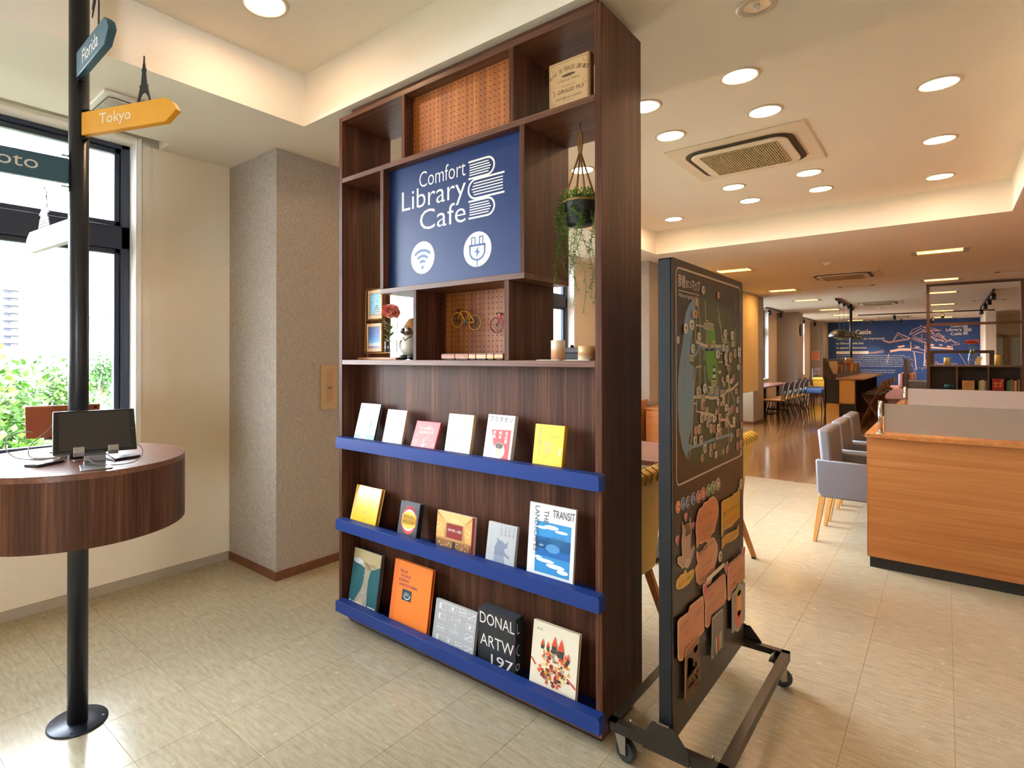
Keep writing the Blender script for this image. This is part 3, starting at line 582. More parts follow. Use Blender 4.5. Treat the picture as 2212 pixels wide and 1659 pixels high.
def d1(F, w, h):
    F.rect('#d9e6e2', 0, 0, w, h); F.layer(); F.rect('#b9cfc8', 0, 0, w, h*0.35); F.poly('#8fb8a8', [(w*.55, h*.3), (w*.8, h*.42), (w*.85, h*.75), (w*.7, h*.6)]); F.layer()
    F.poly('#2f6d5c', [(w*.62, h*.33), (w*.78, h*.36), (w*.72, h*.62)]); F.poly('#cf7f80', [(w*.80, h*.36), (w*.93, h*.38), (w*.86, h*.72)]); F.rect('#4a7a86', 0, h*.05, w*.3, h*.12); F.rect('#3f6b77', w*.55, h*.04, w, h*.15)
    F.line('#5b7a80', [(w*.1, 0), (w*.1, h*.95)], .003); F.line('#cfdad8', [(w*.4, h*.4), (w*.95, h*.42)], .002)
book('slim pale aqua book with teal landscape cover, leftmost on top ledge', -2.325, -2.171, .970, 1.153, 16, .016, '#e6eeec', 'R', draw=d1, group=G, spinec='#1f2d33')
def d2(F, w, h):
    F.rect('#e9e4d2', .012, .012, w-.012, h-.012); F.layer(); F.poly('#cfd7c0', [(w*.1, h*.5), (w*.4, h*.62), (w*.45, h*.9), (w*.12, h*.85)]); F.poly('#d8c9a4', [(w*.5, h*.1), (w*.9, h*.2), (w*.8, h*.5), (w*.4, h*.4)]); F.text('#2f3528', '大', w*.5, h*.80, height=.014, width=.016)
    jl(F, '#9a9585', '京都紀行', w*.72, h*.72, .014)
book('small cream book with faded garden sketch cover on top ledge', -2.106, -1.969, .972, 1.134, 14.6, .014, '#f1ecdd', 'R', draw=d2, group=G, spinec='#e3b98f')
def d3(F, w, h):
    F.rect('#d45a5c', .004, .004, w-.004, h-.004); F.layer()
    for i in range(26):
        u = .012+R.random()*(w-.03); v = .01+R.random()*(h-.03); F.line('#e89a98', [(u, v), (u+.006, v+.008), (u+.012, v+.003)], .0018)
    F.text('#f6e3dc', 'にっぽん', w*.5, h*.70, width=w*.6, height=.013, align='C'); F.text('#f6e3dc', 'のあかり', w*.52, h*.55, width=w*.55, height=.013, align='C'); F.ell('#f6efe6', w*.5, h*.12, .009); F.rect('#e8c35a', w*.48, h*.2, w*.52, h*.34)
book('low red book with white scribbled pattern on top ledge', -1.907, -1.754, .970, 1.091, 22, .012, '#c8383c', 'R', draw=d3, group=G)
def d4(F, w, h):
    F.rect('#9fae9c', w*.13, h*.28, w*.5, h*.64); F.line('#dcae6a', [(w*.55, h*.62), (w*.9, h*.62), (w*.9, h*.92), (w*.55, h*.92), (w*.55, h*.62)], .003); F.ell('#c9c2b4', w*.72, h*.77, .016, .02); F.ell('#d6d0c2', w*.3, h*.78, .012, .016)
    F.ell('#b9b7ac', w*.72, h*.38, .018, .014); F.ell('#c8c6ba', w*.28, h*.08, .014); F.layer(); F.text('#eef0e6', '日本の', w*.32, h*.50, width=.036, height=.014, align='C'); F.text('#eef0e6', '鉄たち', w*.32, h*.34, width=.036, height=.014, align='C')
    F.text('#8d8878', 'いきもの', w*.3, h*.90, width=.04, height=.010, align='C')
book('cream hardback with grey-green square and animal vignettes', -1.691, -1.547, .968, 1.140, 12, .020, '#efe8d6', 'R', draw=d4, group=G, spinec='#d9b98c')
def d5(F, w, h):
    F.poly('#c4292b', [(w*.20, h*.66), (w*.92, h*.68), (w*.92, .004), (w*.45, .004)]); F.poly('#f0a9ad', [(w*.20, h*.45), (w*.5, .01), (w*.1, .01)]); F.text('#1d1a1c', 'ブラタモリ', w*.5, h*.84, width=w*.82, height=h*.13, align='C', offset=.01); F.text('#8a7d7a', 'BURATAMORI', w*.5, h*.765, width=w*.8, height=.007, align='C'); F.layer()
    for i, s_ in enumerate(('彦根', '岐阜', '名古屋')): jl(F, '#f3efe9', s_, w*(.27+.22*i), h*.56, .0165)
    F.ell('#efe7df', w*.55, h*.2, .030, .034); F.layer(); F.ell('#d9b9a0', w*.56, h*.21, .017, .023); F.ell('#33292a', w*.55, h*.31, .019, .012)
book('white book with red block and bold black katakana title', -1.472, -1.333, .968, 1.151, 13, .024, '#f2efec', 'R', draw=d5, group=G, spinec='#e8e2dc', rough=.3)
def d6(F, w, h):
    for i in range(5): F.line('#d8a91e', [(w*.2+i*.012, h*.5), (w*.4+i*.014, h*(.7+.03*i)), (w*.9, h*.72)], .0012)
    F.ell('#c6b77f', w*.5, h*.47, .019, .023); F.layer(); F.ell('#e3b93b', w*.5, h*.47, .013, .016); F.line('#b99a33', [(w*.5, h*.40), (w*.5, h*.25), (w*.35, h*.2)], .002); jl(F, '#c9966a', '落語と歩こう', w*.13, h*.86, .018)
    F.rect('#e9d9a0', w*.86, h*.28, w*.94, h*.46)
book('bright yellow hardback with thin line drawing, rightmost on top ledge', -1.226, -1.095, .969, 1.130, 10, .022, '#f2c228', 'R', draw=d6, group=G, spinec='#e0a81c')
G = 'books on the middle ledge'
def d7(F, w, h):
    F.line('#f7d84a', [(.006, .004), (.006, h-.004)], .005)
    for i, ch in enumerate('みずうみの'): F.text('#a98a1a', ch, w*.5 - .004*(i % 2), h*(.80-.17*i), height=.016, width=.017)
    jl(F, '#b59522', '絵日記', w*.82, h*.52, .012)
book('glossy yellow book with brush calligraphy, leftmost on middle ledge', -2.359, -2.161, .531, .718, 15.2, .024, '#f0c51a', 'L', draw=d7, group=G, pages='#b8752c', rough=.18)
def d8(F, w, h):
    F.ell('#c42f3c', w*.53, h*.48, w*.40, h*.40); F.poly('#c42f3c', [(w*.2, h*.66), (w*.4, h*.90), (w*.53, h*.85), (w*.66, h*.90), (w*.86, h*.66)]); F.layer(); F.ell('#f4f1ea', w*.53, h*.48, w*.36, h*.31); F.layer(); F.rect('#edc21f', w*.17, h*.32, w*.89, h*.64); F.ell('#edc21f', w*.53, h*.48, w*.36, h*.25); F.layer()
    F.text('#3a2f10', '君がいない', w*.53, h*.53, width=w*.6, height=.014, align='C'); F.text('#3a2f10', '夜のごはん', w*.53, h*.38, width=w*.6, height=.014, align='C')
book('small thick black book with red lips and yellow mouth cover', -1.999, -1.871, .537, .696, 11.4, .032, '#2a2b33', 'R', draw=d8, group=G)
def d9(F, w, h):
    F.rect('#b98a4a', 0, 0, w*.94, h); F.layer(); F.poly('#e2bd7c', [(0, h), (w*.94, h), (w*.72, h*.72), (w*.26, h*.72)]); F.poly('#d6a860', [(0, h*.3), (w*.2, h*.3), (w*.26, h*.72), (0, h*.9)]); F.poly('#d6a860', [(w*.94, h*.28), (w*.78, h*.3), (w*.72, h*.72), (w*.94, h*.9)]); F.layer()
    F.rect('#8f1f22', w*.28, h*.32, w*.70, h*.70); F.ell('#e8c888', w*.49, h*.80, w*.13, h*.06)
    F.rect('#5d3a1c', 0, 0, w*.94, h*.26); F.layer()
    for i in range(8): F.line('#c98f45', [(w*.02*i, h*(.25-.03*i)), (w*(.94-.01*i), h*(.25-.03*i))], .0016)
    for i in range(40):
        F.ell('#f0dfb4', R.uniform(0, w*.92), R.uniform(.004, h*.24), .0022, n=6)
        F.ell('#f3dc9c', R.choice([R.uniform(0, w*.22), R.uniform(w*.76, w*.92)]), R.uniform(h*.32, h*.66), .0025, n=6)
    for i in range(6): F.line('#6f1417', [(w*(.31+.07*i), h*.33), (w*(.31+.07*i), h*.69)], .002)
    F.layer(); F.text('#f4efe6', '日本の美しい書店', w*.5, h*.50, width=w*.36, height=.013, align='C'); F.poly('#2a1a12', [(w*.44, 0), (w*.56, 0), (w*.53, h*.25), (w*.46, h*.25)])
book('landscape photo book with ornate golden theatre hall cover', -1.745, -1.527, .535, .698, 6.2, .016, '#7d1730', 'L', draw=d9, group=G, hard=False, pages='#eadfd0', rough=.25)
def d10(F, w, h):
    F.poly('#7f8ca3', [(w*.30, h*.12), (w*.28, h*.40), (w*.36, h*.55), (w*.34, h*.66), (w*.42, h*.60), (w*.55, h*.58), (w*.66, h*.52), (w*.74, h*.62), (w*.72, h*.44), (w*.62, h*.40), (w*.66, h*.32), (w*.84, h*.22), (w*.80, h*.19), (w*.62, h*.25), (w*.70, h*.0), (w*.20, 0)]); F.layer()
    for i in range(7): F.line('#aeb6c4', [(w*.22, h*(.02+.03*i)), (w*.45, h*(.04+.03*i)), (w*.66, h*(.02+.03*i))], .0015)
    F.line('#9aa3b2', [(w*.12, h*.2), (w*.14, h*.45)], .0015); F.ell('#b6bcc6', w*.13, h*.5, .010, .012); F.ell('#3d4250', w*.46, h*.51, .002)
    for i, s_ in enumerate(('つくる', 'ことば', 'いきる', 'ことば')): jl(F, '#6d6b6a', s_, w*(.86-.14*i), h*.88, .0125)
book('grey paperback with blue rhinoceros drawing on middle ledge', -1.460, -1.315, .535, .698, 10, .018, '#b9bdc2', 'R', draw=d10, group=G, hard=False, rough=.5)
def d11(F, w, h):
    F.rect('#2f8fd0', w*.17, h*.07, w*.92, h*.76); F.layer(); F.rect('#1464b0', w*.17, h*.30, w*.92, h*.56); F.poly('#3b7fbb', [(w*.17, h*.50), (w*.3, h*.55), (w*.45, h*.52), (w*.55, h*.60), (w*.65, h*.55), (w*.76, h*.62), (w*.85, h*.55), (w*.92, h*.54), (w*.92, h*.40), (w*.17, h*.40)]); F.layer()
    F.ell('#4f95cf', w*.55, h*.42, w*.15, h*.06); F.ell('#8fc4e6', w*.30, h*.44, w*.05, h*.014)
    for (u, v, a, b) in ((.3, .68, .12, .02), (.5, .70, .16, .03), (.72, .66, .14, .02), (.4, .24, .2, .025), (.62, .19, .2, .03), (.78, .14, .12, .03), (.25, .27, .08, .02)): F.ell('#e9f2f7', w*u, h*v, w*a, h*b)
    F.text('#26313d', 'TRANSIT', w*.52, h*.84, width=w*.46, height=h*.105); F.text('#26313d', 'THE', w*.33, h*.92, width=h*.18, height=w*.10, rot=-PI/2); F.text('#26313d', 'LANDSCAPES', w*.13, h*.96, width=h*.62, height=w*.10, rot=-PI/2)
book('large white travel magazine with blue mountain photo cover', -1.253, -1.048, .535, .815, 6, .012, '#eef0f2', 'L', draw=d11, group=G, hard=False, pages='#d9c7ac', rough=.25)
G = 'books on the bottom ledge'
def d12(F, w, h):
    F.rect('#0f5862', 0, -.002, w*.985, h); F.layer(); F.poly('#b7a57d', [(0, h), (w*.98, h), (w*.98, h*.78), (w*.62, h*.66), (w*.30, h*.72), (0, h*.80)])
    F.poly('#a3988a', [(w*.22, h*.82), (w*.45, h*.78), (w*.47, h*.5), (w*.40, h*.3), (w*.16, .0), (w*.66, .0), (w*.62, h*.3), (w*.62, h*.5), (w*.68, h*.70), (w*.60, h*.78)]); F.layer()
    F.ell('#c9d4d6', w*.2, h*.78, w*.18, h*.05); F.ell('#9a8a68', w*.7, h*.76, w*.16, h*.03); F.poly('#c0a98f', [(w*.25, .0), (w*.5, .0), (w*.5, h*.14), (w*.42, h*.16)])
    for i in range(30): F.ell('#c7c0b2', w*(.42+.2*R.random()), h*(.1+.5*R.random()), .0025, n=6)
    F.layer(); F.text('#f3f4f2', 'SATELLITE', w*.02, -.014, width=w*.95, height=h*.11, offset=.02)
book('teal satellite photo book with white title at foot of cover', -2.371, -2.155, .106, .381, 9.9, .022, '#153f46', 'L', draw=d12, group=G, pages='#5a3626', rough=.25)
def d13(F, w, h):
    F.rect('#e8742a', 0, 0, w*.13, h); F.layer()
    for i, (s_, u, ww) in enumerate((('SILK', .17, .22), ('ROAD', .21, .26), ('KISHIN', .16, .26), ('SHINOYAMA', .17, .50))): F.text('#7a2f52', s_, w*u, h*(.82-.07*i), width=w*ww, height=h*.045, offset=.02)
    F.rect('#33404a', w*.28, h*.40, w*.53, h*.57); F.layer(); F.arc('#cfe0e6', w*.41, h*.50, w*.085, -2.8, -.1, .005); F.ell('#7d8b8f', w*.40, h*.50, w*.07, h*.03)
book('large orange hardback photo book with small dark inset picture', -2.058, -1.804, .102, .394, 9.5, .020, '#f0822f', 'L', draw=d13, group=G, pages='#b83a1c')
def d14(F, w, h):
    c = '#e4e6ea'; fl_ = [(.10, .80), (.34, .82), (.58, .82), (.80, .80), (.10, .56), (.78, .56), (.10, .30), (.78, .33), (.10, .06), (.32, .07), (.56, .06), (.79, .06)]
    F.text(c, 'ILLUSTRATED BOOK OF THE', w*.12, h*.955, width=w*.62, height=.007)
    for i, (u, v) in enumerate(fl_):
        u0, v0, u1, v1 = w*u, h*v, w*(u+.17), h*(v+.13)
        F.line(c, [(u0, v0), (u1, v0), (u1, v1), (u0, v1), (u0, v0)], .0016)
        if i % 4 == 0: F.rect(c, u0, v0, u0+.012, v1)
        elif i % 4 == 1: F.ell(c, (u0+u1)/2, (v0+v1)/2, .008)
        elif i % 4 == 2: F.line(c, [(u0, (v0+v1)/2), (u1, (v0+v1)/2)], .004)
        else: F.line(c, [(u0, v0), (u1, v1)], .004)
    F.text(c, 'こっき', w*.53, h*.62, width=w*.22, height=.021, align='C'); F.text(c, 'の', w*.53, h*.48, width=w*.06, height=.017, align='C'); F.text(c, 'えほん', w*.53, h*.34, width=w*.22, height=.021, align='C')
book('silver grey picture book of outlined flags with white spine', -1.768, -1.527, .102, .282, 10.4, .018, '#b3b4b7', 'L', draw=d14, group=G, pages='#d9cdb6', spinec='#e9e6ea')
def d15(F, w, h):
    c = '#eceae6'; F.text(c, 'DONAL', w*.05, h*.72, width=w*.92, height=h*.21); F.text(c, 'ARTW', w*.06, h*.32, width=w*.90, height=h*.21); F.text(c, '197', w*.36, h*.02, width=w*.58, height=h*.19)
t15 = book('thick black art book with large thin white capitals', -1.498, -1.306, .107, .333, 0.3, .060, '#1f2126', 'R', draw=d15, group=G, pages='#3b3f4a')
Fs = Face(t15, (-1.3056, 1.9, .107), (0, 1, 0), (0, 0, 1), (1, 0, 0), 'spine_lettering', step=.0004, start=2)
Fs.line('#eceae6', [(.012, .205), (.012, .165), (.030, .165)], .005); Fs.arc('#eceae6', .030, .095, .022, PI*.55, PI*1.5, .005); Fs.arc('#eceae6', .014, .030, .012, 0, PI*1.99, .005); Fs.done()
def d16(F, w, h):
    F.text('#4a4038', 'みち', w*.09, h*.86, height=.012, width=.026); cs = ['#c8432a', '#e06a2c', '#d99a3a', '#3b2f26', '#b9b3a0', '#8a2b24', '#f0d9a0']
    rr = random.Random(3)
    for i in range(150):
        v = rr.uniform(.10, .66); half = .34*math.sin(PI*min(1, (v-.04)/.64))**.6; u = rr.uniform(.50-half, .50+half); s_ = rr.uniform(.008, .020); F.k = 1 + (i % 4)
        k = i % 3; c = cs[i % 7]
        if k == 0: F.poly(c, [(w*u, h*v), (w*u+s_, h*v), (w*u+s_/2, h*v+s_*1.2)])
        elif k == 1: F.rect(c, w*u, h*v, w*u+s_, h*v+s_*.6)
        else: F.ell(c, w*u, h*v, s_*.5, s_*.45, n=8)
    F.k = 6
    for u, v, s_ in ((.50, .70, .022), (.64, .66, .026), (.24, .66, .014), (.36, .66, .012), (.80, .58, .013)): F.poly('#d2452c', [(w*u-s_*.6, h*v), (w*u+s_*.6, h*v), (w*u, h*v+s_*1.7)]); F.rect('#3f3a38', w*u-s_*.5, h*v-s_, w*u+s_*.5, h*v)
    F.line('#c8302a', [(.002, h*.42), (w*.12, h*.33)], .006); F.line('#c8302a', [(w*.80, h*.30), (w*.99, h*.20)], .006)
book('cream hardback with crowded red and orange hill town drawing', -1.242, -1.039, .102, .344, 8.9, .018, '#efe6cf', 'L', draw=d16, group=G, pages='#c79a5a')
# paper-covered box shaped like an old book, top right compartment
def d17(F, w, h):
    c = '#5b432b'
    F.line(c, [(.006, -.004), (.006, h-.008), (w-.006, h-.008), (w-.006, -.004)], .0014)
    for i, ch in enumerate('BLANC DE PERLES LIQUIDE'):
        a = math.radians(118 - i*2.5*1.02); rr = .165
        F.text(c, ch, w*.5+rr*math.cos(a), h*.72-.165+.012+rr*math.sin(a), height=.016, width=.0062, align='C', offset=.01, rot=a-PI/2)
    F.ell(c, w*.5, h*.69, .030, .006, n=16); F.text(c, 'la Ville & le Théâtre', w*.5, h*.58, width=w*.55, height=.009, align='C'); F.text(c, 'PRÉPARÉ PAR', w*.5, h*.475, width=w*.34, height=.006, align='C')
    F.text(c, 'J. GIRAUD FILS', w*.5, h*.33, width=w*.76, height=.020, align='C', offset=.015); F.text(c, 'PARFUMEUR A GRASSE', w*.5, h*.235, width=w*.64, height=.008, align='C', offset=.01); F.line(c, [(w*.36, h*.20), (w*.64, h*.20)], .001); F.text(c, 'MAISON A PARIS', w*.5, h*.08, width=w*.5, height=.008, align='C', offset=.01)
    for u, v in ((.1, .9), (.9, .9), (.1, .5), (.9, .5), (.12, .16)):
        F.arc('#8a6a45', w*u, h*v, .008, 0, 5, .0012); F.arc('#8a6a45', w*u+.004, h*v-.01, .006, 2, 6.5, .0012)
tb_ = T('book_box', 'tan vintage book-shaped box with French label in top right compartment', 'box', (-1.09, 1.96, 2.347))
MB().box(-1.176, 1.95, 2.347, -1.004, 1.985, 2.551).build('case', mat('#c9a77a', .6, var=.08), tb_, bevel=.002)
MB().box(-1.004, 1.953, 2.349, -0.999, 1.982, 2.549).build('page_edge', mat('#8f6b45', .7), tb_)
F = Face(tb_, (-1.176, 1.95, 2.352), (1, 0, 0), (0, 0, 1), (0, -1, 0), 'label_print'); d17(F, .172, .199); F.done()
# ---------------------------------------------------------------- things on the shelf at eye height (z = 1.382)
ZSH = 1.382
BRASS = mat('#a8803f', 0.35, metal=0.8)
ps = T('picture_stand', 'thin brass wire picture stand on pale wooden base', 'picture stand', (-2.23, 2.0, ZSH))
MB().box(-2.385, 1.975, ZSH, -2.085, 2.025, ZSH+0.013).build('base', PINE, ps, bevel=.0015)
yy = 2.0
MB().tube([(-2.348, yy, 1.418), (-2.352, yy, 1.425), (-2.343, yy, 1.75), (-2.335, yy, 1.762), (-2.115, yy, 1.745), (-2.095, yy, 1.735), (-2.092, yy, 1.725), (-2.104, yy, 1.425), (-2.112, yy, 1.418)], .0022, 8, closed=True).build('wire_frame', BRASS, ps)
MB().tube([(-2.346, yy, 1.595), (-2.198, yy, 1.593)], .002, 6).build('cross_wire', BRASS, ps)
MB().tube([(-2.206, yy, 1.418), (-2.192, yy, 1.753)], .002, 6).build('upright_wire', BRASS, ps)
MB().tube([(-2.203, yy, 1.480), (-2.11, yy, 1.478)], .002, 6).build('cross_wire', BRASS, ps)
for x in (-2.33, -2.14): MB().tube([(x, yy, ZSH+.01), (x, yy, 1.419)], .002, 6).build('leg', BRASS, ps)
def picture(x0, x1, z0, z1, label, draw):
    t = T('framed_picture', label, 'picture', ((x0+x1)/2, 1.99, z0), 'pictures hanging on the wire stand')
    fr = MB(); k = .013
    fr.box(x0, 1.985, z0, x0+k, 1.995, z1); fr.box(x1-k, 1.985, z0, x1, 1.995, z1); fr.box(x0+k, 1.985, z0, x1-k, 1.995, z0+k+.004); fr.box(x0+k, 1.985, z1-k-.004, x1-k, 1.995, z1)
    fr.build('frame', wood('maple_frame_%d' % len(bpy.data.materials), 'Z', ('#b98a55', '#cda06c', '#dcb584'), .5), t, bevel=.0006, seg=1)
    for u in (.3, .75): MB().tube([(x0+(x1-x0)*u, 1.99, z1), (x0+(x1-x0)*u+.003, 1.992, z1+.010), (x0+(x1-x0)*u, 1.999, z1+.012)], .0012, 6).build('hook', BRASS, t)
    p = MB().box(x0+k, 1.989, z0+k, x1-k, 1.993, z1-k).build('photo', mat('#6aa9c9', .25), t)
    F = Face(p, (x0+k, 1.989, z0+k+.004), (1, 0, 0), (0, 0, 1), (0, -1, 0), 'photo_print'); draw(F, x1-x0-2*k, z1-z0-2*k-.008); F.done()
def dp1(F, w, h):
    F.rect('#6fb7d4', 0, 0, w, h); F.layer(); rr = random.Random(5)
    for i in range(34): F.ell(('#5a3f56', '#b97fa3', '#3a2b3a', '#d9a9c2')[i % 4], w*rr.random(), h*(1-.42*rr.random()**1.3), .003, .0025, n=6)
    for i, (u, v, a) in enumerate(((.66, .14, .30), (.66, .24, .25), (.66, .33, .18), (.66, .41, .1))):
        F.poly('#2f2f36', [(w*(u-a), h*v), (w*(u+a), h*v), (w*(u+a*.6), h*(v+.055)), (w*(u-a*.6), h*(v+.055))]); F.rect('#d7d0c4', w*(u-a*.6), h*(v-.045), w*(u+a*.6), h*v)
    F.rect('#8a7a68', w*.15, 0, w, h*.09)
def dp2(F, w, h):
    cs = ['#8f7f8a', '#3c5a94', '#d9b7a8', '#a8c4d0', '#4f93c4', '#2476b8', '#125ca6', '#0a4796', '#083a84', '#062f74']; vs_ = [0, .05, .10, .17, .25, .38, .52, .68, .82, .92, 1]
    for i, c in enumerate(cs): F.rect(c, 0, h*vs_[i], w, h*vs_[i+1])
picture(-2.311, -2.202, 1.598, 1.750, 'small wood-framed photo of castle and blossom on wire stand', dp1)
picture(-2.322, -2.205, 1.425, 1.574, 'small wood-framed photo of deep blue dusk sky on wire stand', dp2)
for i, (x, y) in enumerate(((-2.182, 2.012), (-2.138, 2.008))):
    b = MB().lathe((x, y, 1.421), [(.0005, .001), (.020, .001), (.021, .004), (.021, .052), (.018, .060), (.0075, .067), (.0072, .082), (.0095, .084), (.0095, .087), (.006, .087)], 20).build('bud_vase', CLEARG)
    tag(b, ('clear glass bud vase holding the carnation stem', 'clear glass bud vase nearer the raccoon figurine')[i], 'vase', 'bud vases on the wire stand')
LEAF = mat('#6f9a3a', .5, var=.25); LEAF2 = mat('#4f8a34', .5, var=.2)
def flower(label, c, r, stem0, stem1, cols, leaves=True, cat='flower', group=None, seed=1):
    rr = random.Random(seed); t = T('carnation', label, cat, tuple(stem0), group); c = Vector(c)
    MB().tube([stem0, (Vector(stem0)+Vector(stem1))/2 + Vector((.006, 0, 0)), stem1], .0022, 6).build('stem', LEAF2, t)
    for k, col in enumerate(cols):
        m_ = MB()
        for i in range(90):
            th = rr.uniform(0, 2*PI); ph = math.acos(rr.uniform(-.55, 1)); d = Vector((math.sin(ph)*math.cos(th), math.sin(ph)*math.sin(th), math.cos(ph)*.85)); q = c + d*r*(.55+.45*rr.random())*(1-.2*k)
            u, v = _perp(d); s_ = r*.30; a = rr.uniform(0, PI); uu = u*math.cos(a)+v*math.sin(a); vv = d.cross(uu)
            m_.add([q-uu*s_*.6-d*s_*.5, q+uu*s_*.6-d*s_*.5, q+uu*s_*1.0+d*s_*.5+vv*s_*.3, q+d*s_*.75, q-uu*s_*1.0+d*s_*.5-vv*s_*.3], [(0, 1, 2, 3, 4)], True)
        m_.build('petals', mat(col, .6, var=.12), t)
    MB().ball(tuple(c - Vector((0, 0, r*.1))), r*.62, 12).build('flower_core', mat(cols[1], .6, var=.15), t)
    if leaves:
        for i in range(9):
            z = rr.uniform(.25, .85); p = Vector(stem0).lerp(Vector(stem1), z); a = rr.uniform(0, 2*PI); d = Vector((math.cos(a), math.sin(a)*.5, .45)); l = rr.uniform(.035, .06)*r/.042; u, _ = _perp(d); d.normalize()
            MB().add([p, p+d*l*.4+u*l*.16, p+d*l*.8+u*l*.2, p+d*l, p+d*l*.7-u*l*.2, p+d*l*.35-u*l*.14], [(0, 1, 2, 3, 4, 5)]).build('leaf', LEAF if i % 2 else LEAF2, t)
    return t
flower('pink carnation with green leaves in a bud vase', (-2.147, 1.995, 1.628), .046, (-2.176, 2.012, 1.43), (-2.15, 2.0, 1.60), ('#e08078', '#f0a598', '#f8cdbd'))
# raccoon figurine
rf = T('raccoon_figurine', 'glazed ceramic raccoon dog figurine with straw hat behind divider', 'figurine', (-2.035, 2.035, ZSH))
c0 = Vector((-2.035, 2.035, ZSH))
MB().lathe(c0 + Vector((0, 0, .022)), [(.001, 0), (.045, .004), (.062, .03), (.060, .06), (.046, .09), (.034, .108), (.001, .112)], 20, 1, .85).build('body', mat('#b9b3a4', .18, var=.15, nscale=30), rf)
MB().ball(c0 + Vector((0, -.004, .148)), .040, 16, 1, .95, .95).build('head', mat('#8a6a4c', .2, var=.2, nscale=40), rf)
MB().lathe(c0 + Vector((0, .012, .168)), [(.066, -.025), (.069, -.02), (.052, .014), (.026, .040), (.001, .047)], 18, .85, .75).build('straw_hat', mat('#a8763c', .5, var=.3, nscale=90), rf)
for s in (-1, 1):
    MB().ball(c0 + Vector((s*.021, -.038, .146)), .017, 12, 1, .6, .9).build('eye_patch', mat('#2a2420', .2), rf)
    MB().ball(c0 + Vector((s*.021, -.048, .149)), .006, 10).build('eye', mat('#e9e4da', .15), rf)
    MB().ball(c0 + Vector((s*.028, -.022, .014)), .024, 12, 1, 1.2, .58).build('foot', mat('#3d4148', .15), rf)
    MB().ball(c0 + Vector((s*.052, -.018, .075)), .018, 10, .7, .8, 1.6).build('arm', mat('#5a4b3d', .2), rf)
    MB().ball(c0 + Vector((s*.034, .0, .180)), .012, 10, 1, .6, 1).build('ear', mat('#3a2d24', .25), rf)
MB().ball(c0 + Vector((0, -.044, .133)), .013, 10, 1, 1, .8).build('muzzle', mat('#b08a66', .2), rf)
MB().ball(c0 + Vector((0, -.057, .136)), .005, 8).build('nose', mat('#1c1714', .2), rf)
MB().tube([c0 + Vector((-.030, -.03, .118)), c0 + Vector((0, -.047, .098)), c0 + Vector((.030, -.03, .118))], .003, 6).build('rope', mat('#56643c', .6), rf)
# toy bicycles
def bike(label, cx, cz, r, wb, frame, tyre, tilt):
    yb = 2.07; t = T('toy_bicycle', label, 'toy bicycle', (cx, yb, cz), 'model bicycles on the pegboard')
    ca, sa = math.cos(tilt), math.sin(tilt)
    def P(u, v, dy=0): return Vector((cx + u*ca - v*sa, yb+dy, cz + u*sa + v*ca))
    for i, u in enumerate((-wb/2, wb/2)):
        w_ = MB().tube([P(u + r*math.cos(2*PI*k/28), r*math.sin(2*PI*k/28)) for k in range(28)], .0022, 8, closed=True).build('wheel', mat(tyre, .4), t)
        MB().tube([P(u + (r-.004)*math.cos(2*PI*k/28), (r-.004)*math.sin(2*PI*k/28)) for k in range(28)], .0014, 6, closed=True).build('rim', mat('#2c2c2f', .3), w_)
        s_ = MB()
        for k in range(10): s_.tube([P(u, 0), P(u + r*.94*math.cos(2*PI*k/10), r*.94*math.sin(2*PI*k/10))], .0006, 4)
        s_.build('spokes', mat('#222226', .3, metal=.5), w_)
        MB().cyl(P(u, 0, -.005), P(u, 0, .005), .003, n=10).build('hub', mat('#3a3a3e', .3, metal=.7), w_)
    A, Bq, bb_, st, hd, hb = P(-wb/2, 0), P(wb/2, 0), P(wb*.02, -.004), P(wb*.12, r*1.25), P(-wb*.33, r*1.35), P(-wb*.36, r*1.05)
    f = MB()
    for a, b in ((hd, st), (hb, bb_), (st, bb_), (bb_, Bq), (st, Bq)): f.tube([a, b], .0030, 8)
    f.build('frame', mat(frame, .25), t)
    MB().tube([hd, hb, A], .0022, 8).build('fork', mat(frame, .25), t)
    MB().tube([st, P(wb*.14, r*1.52)], .0016, 6).build('seat_post', mat('#222', .3), t)
    MB().obb(P(wb*.14, r*1.56), (Vector((ca, 0, sa))*.011), (0, .0045, 0), (Vector((-sa, 0, ca))*.002)).build('saddle', mat('#e8e4dc' if frame[1] == 'd' else '#b03040', .4), t, bevel=.001)
    h_ = P(-wb*.34, r*1.5)
    MB().tube([P(-wb*.34, r*1.5, -.016), P(-wb*.34, r*1.5, .016)], .0016, 6).build('handlebar', mat('#18181a', .4), t)
    for s in (-1, 1): MB().tube([P(-wb*.34, r*1.5, s*.016), P(-wb*.46, r*1.48, s*.016), P(-wb*.49, r*1.32, s*.016), P(-wb*.42, r*1.2, s*.016)], .0017, 6).build('drop_grip', mat('#18181a', .4), t)
    MB().cyl(P(wb*.02, -.004, -.006), P(wb*.02, -.004, -.004), .009, n=16).build('chainring', mat('#2a2a2c', .3, metal=.6), t)
    MB().tube([P(wb*.02, -.004, -.006), P(wb*.06, -.022, -.008)], .0015, 6).build('crank', mat('#2a2a2c', .3, metal=.6), t)
    MB().tube([P(wb*.05, r*.9), P(wb*.05, r*.9, .03)], .0012, 6).build('peg_hook', STEEL, t)
bike('yellow model racing bicycle hanging on the pegboard', -1.703, 1.566, .034, .108, '#e0a020', '#cf9420', math.radians(-9))
bike('red model racing bicycle half hidden by bookcase divider', -1.468, 1.533, .037, .112, '#b52033', '#a92a38', math.radians(-8))
